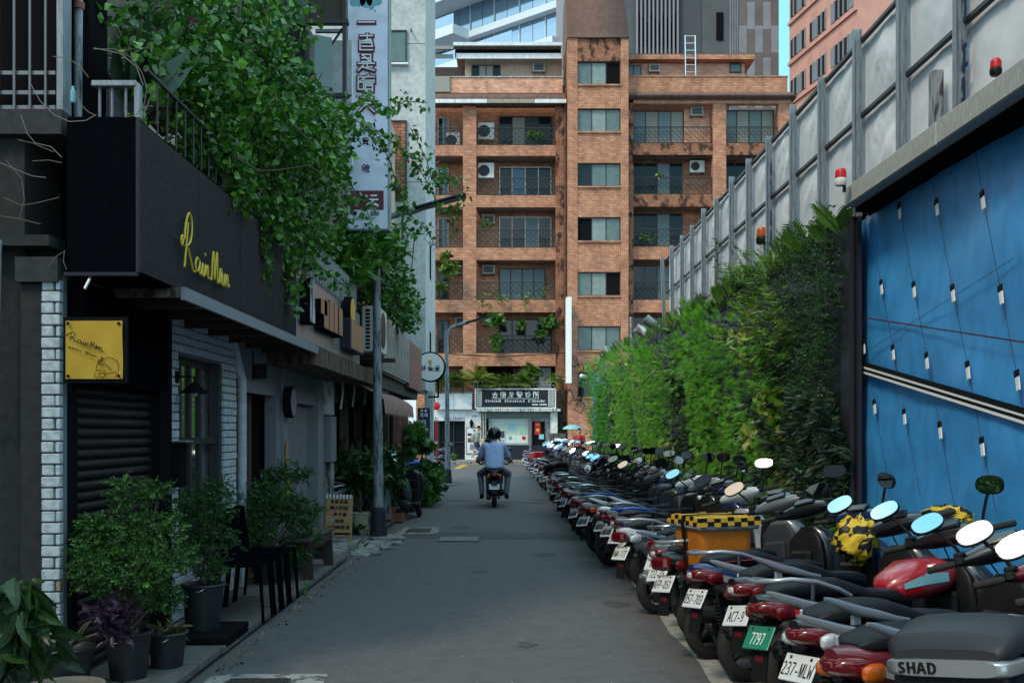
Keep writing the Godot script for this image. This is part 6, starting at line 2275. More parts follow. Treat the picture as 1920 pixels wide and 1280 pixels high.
		"tank_band":
			for s in [1.0]:
				b.grid([PackedVector3Array([Vector3(.50, .77, s * .125), Vector3(.50, .80, s * .123)]), PackedVector3Array([Vector3(.64, .79, s * .156), Vector3(.64, .85, s * .150)]), PackedVector3Array([Vector3(.80, .80, s * .150), Vector3(.80, .85, s * .145)])], false, s < 0)
		"trunk":
			b.loftx([[-.56, .93, 1.02, .17, 4.0], [-.54, .90, 1.06, .20, 4.0], [-.36, .895, 1.06, .215, 4.0], [-.17, .895, 1.05, .19, 4.0], [-.14, .92, 1.0, .15, 4.0]], 20)
		"trunk_lid":
			b.loftx([[-.575, 1.045, 1.09, .17, 3.0], [-.55, 1.035, 1.14, .205, 3.0], [-.40, 1.04, 1.185, .215, 3.0], [-.22, 1.04, 1.16, .195, 3.0], [-.14, 1.04, 1.08, .14, 3.0]], 20)
		"trunk_band":
			b.loftx([[-.585, 1.005, 1.055, .165, 5.0], [-.57, 1.0, 1.06, .205, 5.0], [-.47, 1.0, 1.06, .218, 5.0], [-.43, 1.01, 1.05, .217, 5.0]], 20)
		"helmet":
			var prof: Array = []
			for k in 9:
				var g := k / 8.0 * PI * .62
				prof.append(Vector2(.002 + .125 * sin(g), .12 * cos(g)))
			b.lathe(prof, 20, false)
			b.cbox(Vector3(-.12, -.02, 0), Vector3(.07, .012, .14), .004)
		"basket":
			b.cbox(Vector3(-.32, 1.02, 0), Vector3(.34, .26, .36), .03)
	if key != "plate":
		pass
	var m := b.mesh()
	cache[key] = m
	return m

# o: paint, trim, rail, light, plate, box ...
func scooter(at_: Vector3, heading: float, o: Dictionary, label: String, group := "scooters parked in the long row") -> Node3D:
	var t := thing("scooter", at_, label, "motor scooter", group)
	t.rotation = Vector3(0, deg_to_rad(heading), 0)
	t.scale = Vector3.ONE * .92
	var lean := Transform3D(Basis(Vector3.RIGHT, -deg_to_rad(o.get("lean", 6.0))), Vector3.ZERO)
	var paint: Material = mats[o.get("paint", "paint_black")]
	var trim: Material = mats[o.get("trim", "plastic_black")]
	var bl: Material = mats.plastic_black
	var x := lean
	var axle := Transform3D(Basis(), Vector3(0, .235, 0))
	lp(piece("rim"), "rim", mats.rim_metal, lp(piece("tyre"), "rear_wheel", mats.tyre, t, x * axle))
	var cw := lp(piece("cowl"), "rear_body", paint, t, x)
	both("cowl_stripe", "body_stripe", trim, cw, Transform3D())
	var st := lp(piece("seat"), "seat", mats[o.get("seat", "seat")], t, x)
	if o.get("piping", ""):
		both("seat_piping", "piping", mats[o.piping], st, Transform3D())
	if o.get("rail", "rail_tube") == "rail_tube":
		lp(piece("rail_tube"), "grab_rail", mats[o.get("rail_mat", "silver")], t, x)
	else:
		both("rail_blade", "grab_rail", mats[o.get("rail_mat", "silver")], t, x)
	var tl := lp(piece(o.get("light", "tail_light")), "tail_light", mats.lamp_red, t, x)
	if o.get("light", "tail_light") == "tail_light" and o.get("glow", true):
		lp(piece("tail_glow"), "lens", mats[o.get("lens", "lamp_clear")], tl)
	both("turn_signal", "turn_signal", mats[o.get("signal", "lamp_orange")], t, x)
	lp(piece("mudguard"), "mudguard", bl, t, x)
	var pl := lp(piece("plate"), "number_plate", mats.plate_green if o.get("green", false) else mats.plate, t, x * Transform3D(Basis(Vector3.BACK, -.50), Vector3(-.392, o.get("plate_y", .565), 0)) * Transform3D(Basis.from_scale(Vector3.ONE * .88), Vector3.ZERO))
	lp(piece("plate_bolts"), "bolt", mats.plastic_grey, pl)
	if o.get("plate", ""):
		lp(letters(o.plate, .062, "Droid Sans Mono", true, .002), "plate_number", mats.white if o.get("green", false) else mats.ink, pl, Transform3D(Basis(Vector3.UP, -PI * .5).scaled(Vector3(1, 1.15, .66)), Vector3(-.0075, -.012, 0)))
	elif o.get("marks", true):
		lp(piece("plate_marks"), "plate_number", mats.ink, pl)
	lp(piece("engine"), "engine", mats.plastic_grey if o.get("far", 0) == 0 else bl, t, x)
	lp(piece("muffler"), "muffler", mats[o.get("muffler", "plastic_black")], t, x)
	lp(piece("heat_shield"), "heat_shield", mats[o.get("shield", "plastic_grey")], t, x)
	if o.get("far", 0) < 2:
		lp(piece("shock"), "shock_absorber", mats.rim_metal, t, x)
		if o.get("lean", 6.0) > 1.0:
			lp(piece("stand"), "stand", bl, t, x)
	lp(piece("floor"), "footboard", bl, t, x)
	lp(piece("apron"), "front_apron", paint, t, x)
	lp(piece("leg_shield"), "leg_shield", mats.plastic_grey if o.get("paint", "") == "paint_grey" else bl, t, x)
	if o.has("tank"):
		var tk := lp(piece("tank"), "fuel_tank", mats[o.tank], t, x)
		both("tank_band", "tank_band", mats.teal, tk, Transform3D())
	# everything that turns with the bars
	var pivot := Vector3(1.05, .80, 0)
	var sx := x * Transform3D(Basis(), pivot + Vector3(0, .0, 0)) * Transform3D(Basis(Vector3(-.38, .92, 0).normalized(), deg_to_rad(o.get("steer", 36.0))), Vector3.ZERO) * Transform3D(Basis(), -pivot)
	lp(piece("rim"), "rim", mats.rim_metal, lp(piece("tyre"), "front_wheel", mats.tyre, t, sx * Transform3D(Basis(), Vector3(1.28, .235, 0))))
	lp(piece("fender"), "front_fender", paint, t, sx)
	both("fork", "fork", mats.rim_metal, t, sx)
	var lower := sx
	sx = sx * Transform3D(Basis(), Vector3(-.02, .075, 0))
	var bc := lp(piece("bar_cowl"), "handlebar_cowl", mats[o.get("bar", o.get("paint", "paint_black"))], t, sx)
	lp(piece("dash"), "dashboard", mats.dark_glass, bc)
	lp(piece("headlight"), "headlight", mats.lamp_clear, t, sx)
	both("grip", "grip", mats.tyre, t, sx)
	if o.get("far", 0) < 2:
		both("switches", "switchgear", bl, t, sx)
		both("lever", "brake_lever", mats.silver, t, sx)
		both("cable", "brake_cable", mats.tyre, t, sx)
		lp(piece("reflector"), "reflector", mats.lamp_red, t, x)
	if o.get("screen", false):
		lp(piece("windscreen"), "windscreen", mats.dark_glass, t, sx)
	for s in [1.0, -1.0]:
		if o.get("one_mirror", 0.0) == s:
			continue
		var flip := Transform3D(Basis.from_scale(Vector3(1, 1, s)), Vector3.ZERO)
		lp(piece("stalk"), "mirror_stalk", bl, t, sx * flip)
		var up: float = o.get("tilt", 14.0) + rng.randf_range(-5.0, 6.0)
		var yaw: float = rng.randf_range(-2.0, 22.0)
		if s > 0.0 and rng.randf() < .42:
			up = rng.randf_range(-8.0, 4.0)
			yaw = rng.randf_range(-34.0, -12.0)
		var h := Transform3D(Basis(Vector3.UP, deg_to_rad(yaw)) * Basis(Vector3.BACK, deg_to_rad(-up)) * Basis(Vector3.RIGHT, s * .25) * Basis.from_scale(Vector3.ONE * 1.15), Vector3(.955, 1.20, s * .315))
		var ms := lp(piece("mirror_shell"), "mirror", bl, t, sx * h)
		lp(piece("mirror_glass"), "mirror_glass", mats.mirror, ms)
	if o.get("box", "") == "trunk":
		var tr := lp(piece("trunk"), "top_box", mats.plastic_black, t, x * Transform3D(Basis(), Vector3(0, -.12, 0)))
		lp(piece("trunk_lid"), "lid", mats[o.get("lid", "plastic_black")], tr)
		if o.get("band", false):
			lp(piece("trunk_band"), "band", mats.silver, tr)
			lp(letters("SHAD", .036, "Droid Sans", true, .003), "lettering", mats.ink, tr, Transform3D(Basis(Vector3.UP, -PI * .5), Vector3(-.588, 1.03, -.09)))
	elif o.get("box", "") == "red":
		lp(piece("basket"), "top_box", mats.red_plastic, t, x * Transform3D(Basis(), Vector3(0, -.1, 0)))
	return t

func both(key: String, called: String, m: Material, t: Node3D, x: Transform3D) -> void:
	lp(piece(key), called, m, t, x)
	lp(piece(key), called, m, t, x * Transform3D(Basis.from_scale(Vector3(1, 1, -1)), Vector3.ZERO))

func helmet_on(p: Vector3, m: Material, label: String, patch := false) -> void:
	var t := thing("helmet", p - Vector3(0, .05, 0), label, "helmet")
	t.rotation.y = rng.randf_range(-.6, .6)
	lp(piece("helmet"), "shell", m, t, Transform3D(Basis(Vector3.BACK, .2), Vector3(0, .05, 0)))
	if patch:
		var b := Mb.new()
		b.x = Transform3D(Basis(Vector3.RIGHT, PI * .5), Vector3(0, .06, .0))
		b.lathe([Vector2(.07, .1), Vector2(.06, .118), Vector2(.01, .125)], 14)
		lp(b.mesh(), "white_panel", mats.white, t)

# a crumpled black-and-yellow rain cape
func cape(p: Vector3, r: Vector3, label: String, sd: int) -> void:
	var n := FastNoiseLite.new()
	n.seed = sd
	n.frequency = 1.0
	var rows: Array = []
	for i in 19:
		var line := PackedVector3Array()
		for j in 28:
			var a := PI * i / 18.0
			var g := TAU * j / 28.0
			var d := Vector3(sin(a) * cos(g), cos(a), sin(a) * sin(g))
			var f := 1.0 + .42 * n.get_noise_3dv(d * 2.2) + .25 * n.get_noise_3dv(d * 5.0)
			line.append(p + d * r * f)
		rows.append(line)
	var b := Mb.new()
	b.tinted = true
	b.skin(rows, false)
	for k in range(0, b.v.size(), 3):
		var q := (b.v[k] + b.v[k + 1] + b.v[k + 2]) / 3.0 - p
		var s := n.get_noise_3dv(q * 9.0 + Vector3(7, 3, 1))
		for e in 3:
			b.c[k + e] = Color(.55, .37, .02) if s > -.03 else Color(.012, .012, .013)
	tag(wp(b, "rain_cape", mats.tinted), label, "rain cape")

func scooters() -> void:
	var paints := ["paint_black", "paint_black", "paint_grey", "paint_black", "paint_black", "paint_navy", "paint_black", "paint_black", "paint_maroon", "paint_black", "paint_white", "paint_black", "paint_blue", "paint_brown", "paint_black", "paint_red", "paint_black", "paint_grey"]
	var spoken := {"paint_black": "black", "paint_grey": "grey", "paint_silver": "silver", "paint_navy": "navy blue", "paint_maroon": "maroon", "paint_white": "white", "paint_blue": "bright blue", "paint_brown": "brown", "paint_red": "red", "paint_teal": "dark teal"}
	var trims := ["plastic_black", "silver", "plastic_grey", "paint_black", "paint_white", "plastic_black", "plastic_black"]
	var special := {
		0: [{"marks": false, "paint": "paint_black", "box": "trunk", "band": true, "lid": "plastic_grey", "plate": ""}, "black scooter nearest the camera, carrying a grey-lidded top box with lettering on a silver band"],
		1: [{"marks": false, "paint": "paint_maroon", "trim": "silver", "lens": "lamp_red", "rail": "rail_blade", "rail_mat": "silver", "plate": "", "signal": "lamp_orange"}, "maroon scooter with big red and orange tail lamps, behind the grey top box"],
		2: [{"paint": "paint_black", "trim": "plastic_grey", "dx": .10, "plate": "237-MLW", "rail": "rail_blade"}, "black scooter with white number plate 237-MLW and silver grab blades"],
		3: [{"paint": "paint_black", "trim": "paint_red", "dx": .10, "plate": "7797", "green": true, "tank": "paint_red", "rail_mat": "silver"}, "black motorcycle with a red tank and green number plate 7797"],
		4: [{"dx": .1, "paint": "paint_black", "trim": "plastic_black", "plate": "AC7-9", "rail": "rail_blade", "lens": "lamp_clear"}, "black scooter with number plate AC7-9 and silver grab blades"],
		5: [{"paint": "paint_navy", "trim": "silver", "plate": "057-703", "piping": "paint_red"}, "navy scooter with number plate 057-703 and red seat piping, just before the orange crate"],
		6: [{"paint": "paint_black", "trim": "plastic_black", "plate": "AFP-051", "light": "square_light"}, "black scooter with number plate AFP-051, bearing the orange crate"],
		7: [{"paint": "paint_grey", "trim": "silver", "plate": "722-35", "rail": "rail_blade", "rail_mat": "chrome"}, "grey scooter with number plate 722-35, partly hidden by the orange crate"],
		8: [{"paint": "paint_black", "trim": "silver", "plate": "697", "glow": false, "rail_mat": "chrome"}, "black scooter with number plate 697 and chrome grab rail"],
		9: [{"paint": "paint_silver", "trim": "plastic_grey", "plate": "AWA-177", "light": "square_light", "muffler": "silver", "shield": "silver"}, "silver scooter with number plate AWA-177 and a silver muffler"],
		10: [{"paint": "paint_navy", "trim": "paint_blue", "plate": "901-KWR", "rail_mat": "plastic_black"}, "navy blue scooter with number plate 901-KWR"],
		11: [{"paint": "paint_black", "trim": "paint_blue", "plate": "52-051", "rail_mat": "paint_blue"}, "black scooter with blue grab rail and number plate 52-051"],
		14: [{"paint": "paint_grey", "trim": "paint_red", "rail_mat": "silver"}, "grey scooter with a red stripe, second beyond the blue grab rail"],
		13: [{"paint": "paint_white", "trim": "paint_red", "rail": "rail_blade", "rail_mat": "paint_white"}, "white scooter with red stripes, its seat in front of the black helmet"],
		15: [{"paint": "paint_blue", "trim": "paint_white", "rail_mat": "paint_blue"}, "bright blue scooter with white stripe, first blue tail past the white one"],
		27: [{"paint": "paint_black", "box": "trunk", "lid": "plastic_black"}, "black scooter carrying a plain black top box halfway along the row"],
		44: [{"paint": "paint_black", "box": "red"}, "black scooter carrying a red top box near the far end of the row"],
	}
	var ord := ["first", "second", "third", "fourth", "fifth", "sixth", "seventh", "eighth", "ninth"]
	var r := RandomNumberGenerator.new()
	r.seed = 31
	var z := -3.35
	for i in 66:
		var o := {}
		var label := ""
		if special.has(i):
			o = special[i][0].duplicate()
			label = special[i][1]
		else:
			var p: String = paints[r.randi() % paints.size()]
			o = {"paint": p, "trim": trims[r.randi() % trims.size()], "rail": "rail_blade" if r.randf() < .3 else "rail_tube", "rail_mat": ["silver", "plastic_black", "plastic_black", "chrome", "plastic_grey"][r.randi() % 5], "light": "square_light" if r.randf() < .2 else "tail_light", "bar": p if r.randf() < .7 else "paint_grey"}
			if r.randf() < .15:
				o["screen"] = true
			label = "%s scooter parked in the long row, %s counting from the camera" % [spoken[p], ordinal(i + 1)]
		if not o.has("signal"):
			o["signal"] = ["lamp_orange", "lamp_red", "lamp_clear", "lamp_orange", "lamp_red"][r.randi() % 5]
		if not o.has("lens"):
			o["lens"] = ["lamp_red", "lamp_red", "lamp_clear"][r.randi() % 3]
		o["tilt"] = 17.0 + r.randf_range(-9.0, 8.0)
		o["steer"] = r.randf_range(26.0, 44.0) if r.randf() < .86 else r.randf_range(-20.0, 10.0)
		o["lean"] = r.randf_range(3.0, 9.0)
		o["far"] = 0 if i < 22 else (1 if i < 36 else 2)
		if i > 26:
			o["marks"] = true
		if r.randf() < .18 and i > 3:
			o["one_mirror"] = 1.0 if r.randf() < .5 else -1.0
		var d := -z
		var x := 1.16 + maxf(14.0 - d, 0.0) * .03 - maxf(d - 14.0, 0.0) * .0115 + r.randf_range(-.09, .11)
		var turn := 27.0 + r.randf_range(-6.0, 6.0)
		x += o.get("dx", 0.0)
		if i == 0:
			x = 1.72
			turn = 42.0
		scooter(Vector3(x, 0, z), turn, o, label)
		if i == 6:
			crate(Vector3(x - .0, -.20, z + .06))
		z -= r.randf_range(.56, .67)
	helmet_on(at(1252, 925, 12.9), mats.matt_helmet, "matt black helmet hung on a scooter halfway along the row")
	helmet_on(at(1106, 879, 19.0), mats.helmet, "black helmet with a white panel lying on a seat far along the row", true)
	cape(at(1606, 1012, 6.6), Vector3(.13, .14, .12), "crumpled black and yellow rain cape over the handlebars left of the round mirror", 3)
	cape(at(1775, 972, 6.6), Vector3(.16, .08, .10), "black and yellow rain cape lying on the cowl in front of the blue tarpaulin", 9)
	# scooters elsewhere
	scooter(Vector3(-1.93, 0, -18.0), 78.0, {"paint": "paint_black", "trim": "paint_blue", "bar": "paint_blue", "plate": "745", "lean": 3.0, "steer": 18.0}, "black scooter with blue handlebar cowl, parked between the bushes on the left", "")
	scooter(Vector3(-2.15, 0, -31.6), 84.0, {"paint": "paint_grey", "trim": "silver", "far": 2, "steer": -20.0, "lean": 2.0}, "grey scooter parked behind the farther lamp post", "")
	scooter(Vector3(-2.72, 0, -14.9), -150.0, {"paint": "paint_teal", "trim": "paint_red", "far": 1}, "dark teal scooter tucked into the recess behind the menu easel", "")

func ordinal(k: int) -> String:
	var tens := {20: "twentieth", 30: "thirtieth", 40: "fortieth", 50: "fiftieth", 60: "sixtieth"}
	var stems := {2: "twenty", 3: "thirty", 4: "forty", 5: "fifty", 6: "sixty"}
	var ones := ["", "first", "second", "third", "fourth", "fifth", "sixth", "seventh", "eighth", "ninth", "tenth", "eleventh", "twelfth", "thirteenth", "fourteenth", "fifteenth", "sixteenth", "seventeenth", "eighteenth", "nineteenth"]
	if k < 20:
		return ones[k]
	if tens.has(k):
		return tens[k]
	return stems[k / 10] + "-" + ones[k % 10]

# orange delivery crate with its taped lid
func crate(p: Vector3) -> void:
	var t := thing("delivery_crate", p + Vector3(-.02, .80, .04), "orange delivery crate strapped on a scooter, its lid edged in black and yellow check tape", "crate")
	t.rotation.y = deg_to_rad(20)
	t.scale = Vector3.ONE * .82
	var b := Mb.new()
	var rings: Array = []
	for q in [[0.0, .21, .20], [.02, .225, .215], [.36, .24, .23]]:
		var ring := PackedVector3Array()
		for k in 20:
			var g := TAU * (k + .5) / 20.0
			ring.append(Vector3(q[1] * signf(cos(g)) * pow(absf(cos(g)), .22), q[0], q[2] * signf(sin(g)) * pow(absf(sin(g)), .22)))
		rings.append(ring)
	b.skin(rings)
	lp(b.mesh(), "box", mats.orange_box, t)
	b = Mb.new()
	b.cbox(Vector3(0, .375, 0), Vector3(.54, .05, .52), .015)
	var lid := lp(b.mesh(), "lid", mats.pole_grey, t)
	for side in 4:
		for k in 9:
			for r in 2:
				b = Mb.new()
				b.x = Transform3D(Basis(Vector3.UP, side * PI * .5), Vector3.ZERO)
				var sag := .006 * sin(k * 1.9 + side)
				var u := -.27 + k * .06
				b.quad(Vector3(u, .415 - r * .034 + sag, .268 + r * .004), Vector3(u + .06, .415 - r * .034 + sag, .268 + r * .004), Vector3(u + .06, .449 - r * .034 + sag, .264 + r * .004), Vector3(u, .449 - r * .034 + sag, .264 + r * .004))
				lp(b.mesh(), "tape_check", mats.yellow if (k + r) % 2 else mats.ink, lid)
	b = Mb.new()
	b.cbox(Vector3(0, .425, 0), Vector3(.53, .04, .51), .015)
	lp(b.mesh(), "tape_top", mats.yellow, lid)
	b = Mb.new()
	b.strip([Vector2(-.26, -.02), Vector2(-.262, .2), Vector2(-.285, .40), Vector2(-.27, .455), Vector2(0, .462), Vector2(.28, .45), Vector2(.27, .2)], .022, .006)
	lp(b.mesh(), "strap", mats.cloth_black, t)

# one smooth skin over tapered capsules: bones [from, to, radius, radius]
func flesh(bones: Array, cell: float, k: float) -> Mb:
	var lo := Vector3.INF
	var hi := -Vector3.INF
	for q in bones:
		var r := Vector3.ONE * (maxf(q[2], q[3]) + cell * 2.0 + k)
		lo = lo.min(q[0] - r).min(q[1] - r)
		hi = hi.max(q[0] + r).max(q[1] + r)
	var nx := int((hi.x - lo.x) / cell) + 2
	var ny := int((hi.y - lo.y) / cell) + 2
	var nz := int((hi.z - lo.z) / cell) + 2
	var f := PackedFloat32Array()
	f.resize(nx * ny * nz)
	f.fill(9.0)
	for q in bones:
		var a: Vector3 = q[0]
		var ab: Vector3 = q[1] - q[0]
		var l2 := maxf(ab.length_squared(), 1e-9)
		var r := Vector3.ONE * (maxf(q[2], q[3]) + cell * 2.0 + k)
		var p0 := (((q[0] as Vector3).min(q[1]) - r - lo) / cell).floor()
		var p1 := (((q[0] as Vector3).max(q[1]) + r - lo) / cell).ceil()
		for i in range(maxi(0, int(p0.x)), mini(nx, int(p1.x))):
			for j in range(maxi(0, int(p0.y)), mini(ny, int(p1.y))):
				for m in range(maxi(0, int(p0.z)), mini(nz, int(p1.z))):
					var p := lo + Vector3(i, j, m) * cell
					var h := clampf((p - a).dot(ab) / l2, 0.0, 1.0)
					var d: float = p.distance_to(a + ab * h) - lerpf(q[2], q[3], h)
					var e := (i * ny + j) * nz + m
					var g := f[e]
					var w := maxf(k - absf(g - d), 0.0) / k
					f[e] = minf(g, d) - w * w * k * .25
	var ids := {}
	var pts := PackedVector3Array()
	var nor := PackedVector3Array()
	var sy := nz
	var sx := ny * nz
	var corner := [0, 1, sy, sy + 1, sx, sx + 1, sx + sy, sx + sy + 1]
	for i in nx - 1:
		for j in ny - 1:
			for m in nz - 1:
				var e := i * sx + j * sy + m
				var neg := 0
				for c in corner:
					if f[e + c] < 0.0:
						neg += 1
				if neg == 0 or neg == 8:
					continue
				var s := Vector3()
				var cnt := 0
				for q in 12:
					var ax := q / 4
					var u := q % 4
					var c0: int = [[0, 1, 2, 3], [0, 1, 4, 5], [0, 2, 4, 6]][ax][u]
					var c1: int = c0 + [4, 2, 1][ax]
					var v0 := f[e + corner[c0]]
					var v1 := f[e + corner[c1]]
					if (v0 < 0.0) != (v1 < 0.0):
						var g := v0 / (v0 - v1)
						var pa := Vector3(c0 >> 2, (c0 >> 1) & 1, c0 & 1)
						var pb := Vector3(c1 >> 2, (c1 >> 1) & 1, c1 & 1)
						s += pa.lerp(pb, g)
						cnt += 1
				ids[e] = pts.size()
				pts.append(lo + (Vector3(i, j, m) + s / cnt) * cell)
				nor.append(Vector3(f[e + sx] - f[e] + f[e + sx + sy + 1] - f[e + sy + 1], f[e + sy] - f[e] + f[e + sx + sy + 1] - f[e + sx + 1], f[e + 1] - f[e] + f[e + sx + sy + 1] - f[e + sx + sy]).normalized())
	var b := Mb.new()
	for i in range(1, nx - 1):
		for j in range(1, ny - 1):
			for m in range(1, nz - 1):
				var e := i * sx + j * sy + m
				var inside := f[e] < 0.0
				for ax in 3:
					var st: int = [sx, sy, 1][ax]
					if (f[e + st] < 0.0) == inside:
						continue
					var u: int = [sy, 1, sx][ax]
					var w: int = [1, sx, sy][ax]
					var q := [e, e - u, e - u - w, e - w]
					var ok := true
					for c in q:
						if not ids.has(c):
							ok = false
					if not ok:
						continue
					var a: int = ids[q[0]]
					var bb: int = ids[q[1]]
					var c2: int = ids[q[2]]
					var d2: int = ids[q[3]]
					if inside:
						b.put3(pts[a], pts[bb], pts[c2], nor[a], nor[bb], nor[c2])
						b.put3(pts[a], pts[c2], pts[d2], nor[a], nor[c2], nor[d2])
					else:
						b.put3(pts[a], pts[c2], pts[bb], nor[a], nor[c2], nor[bb])
						b.put3(pts[a], pts[d2], pts[c2], nor[a], nor[d2], nor[c2])
	return b

func hand(w: Vector3, dir: Vector3, up: Vector3, side: float) -> Array:
	var out: Array = []
	var across := dir.cross(up).normalized()
	var palm := w + dir * .05
	out.append([w, w + dir * .075, .026, .034])
	for k in 4:
		var o := palm + dir * .035 + across * (k - 1.5) * .021
		var l: float = [.034, .040, .038, .030][k]
		var p1 := o + dir * l
		var p2 := p1 + (dir * .3 - up) * l * .8
		out.append([o, p1, .0105, .0098])
		out.append([p1, p2, .0098, .009])
		out.append([p2, p2 - (dir * .6 + up * .3) * l * .6, .009, .008])
	var th := w + dir * .03 + across * side * .03
	out.append([th, th + (dir * .6 + across * side * .5 - up * .3) * .045, .013, .010])
	out.append([th + (dir * .6 + across * side * .5 - up * .3) * .045, th + (dir * 1.2 + across * side * .2 - up * .8) * .055, .010, .0085])
	return out

func mirror_z(b: Array) -> Array:
	var all: Array = []
	for q in b:
		all.append(q)
		all.append([q[0] * Vector3(1, 1, -1), q[1] * Vector3(1, 1, -1), q[2], q[3]])
	return all

# somebody astride a scooter; local axes as the scooter's
func rider(t: Node3D, shirt: Material, legs: Material, helm: Material, shoe: Material, cell: float) -> void:
	var hip := Vector3(.20, .84, .095)
	var sh := Vector3(.34, 1.30, .185)
	var el := Vector3(.50, 1.04, .315)
	var wr := Vector3(.78, 1.00, .35)
	var kn := Vector3(.60, .72, .285)
	var an := Vector3(.50, .30, .255)
	var arms := [[sh, el, .050, .040], [el, wr, .040, .026]]
	arms.append_array(hand(wr + Vector3(.02, 0, 0), Vector3(.96, -.05, -.1).normalized(), Vector3.UP, -1.0))
	var body := mirror_z(arms)
	body.append_array(mirror_z([[hip, kn, .075, .052], [kn, an, .050, .034], [Vector3(.33, 1.27, 0), sh, .07, .055]]))
	body.append_array([[Vector3(.21, .88, 0), Vector3(.27, 1.05, 0), .11, .10], [Vector3(.27, 1.05, 0), Vector3(.33, 1.26, 0), .10, .10], [Vector3(.34, 1.32, 0), Vector3(.38, 1.44, 0), .055, .05], [Vector3(.40, 1.50, 0), Vector3(.41, 1.57, 0), .085, .088], [Vector3(.48, 1.50, 0), Vector3(.50, 1.51, 0), .02, .014]])
	lp(flesh(body, cell, .035).mesh(), "body", mats.skin, t)
	var top := mirror_z([[sh, sh.lerp(el, .72), .066, .068], [Vector3(.33, 1.26, .04), sh, .085, .070], [Vector3(.19, .86, .07), Vector3(.32, 1.24, .10), .125, .105]])
	top.append_array([[Vector3(.20, .87, 0), Vector3(.33, 1.26, 0), .145, .125], [Vector3(.34, 1.33, 0), Vector3(.35, 1.36, 0), .068, .062]])
	lp(flesh(top, cell, .04).mesh(), "shirt", shirt, t)
	var tr := mirror_z([[hip, kn, .092, .072], [kn, an + Vector3(0, .03, 0), .070, .055]])
	tr.append([Vector3(.17, .82, -.07), Vector3(.17, .82, .07), .125, .125])
	lp(flesh(tr, cell, .04).mesh(), "trousers", legs, t)
	for s in [-1.0, 1.0]:
		var m := Vector3(1, 1, s)
		lp(flesh([[(an + Vector3(-.03, -.05, 0)) * m, (an + Vector3(.12, -.075, .02)) * m, .038, .032], [(an + Vector3(-.04, -.05, 0)) * m, an * m, .036, .042]], cell * .7, .02).mesh(), "shoe", shoe, t)
	var h := Mb.new()
	h.x = Transform3D(Basis(Vector3.BACK, -.08), Vector3(.405, 1.545, 0))
	var prof: Array = []
	for k in 13:
		var g := k / 12.0 * PI * .74
		prof.append(Vector2(.002 + .140 * pow(sin(g), .9), .150 * cos(g)))
	h.lathe(prof, 22, false)
	var hm := lp(h.mesh(), "helmet", helm, t)
	h = Mb.new()
	h.x = Transform3D(Basis(Vector3.BACK, -.08), Vector3(.405, 1.545, 0))
	h.loftx([[.09, -.09, .05, .115], [.135, -.08, .04, .085], [.15, -.06, .03, .05]])
	lp(h.mesh(), "visor", mats.dark_glass, hm)

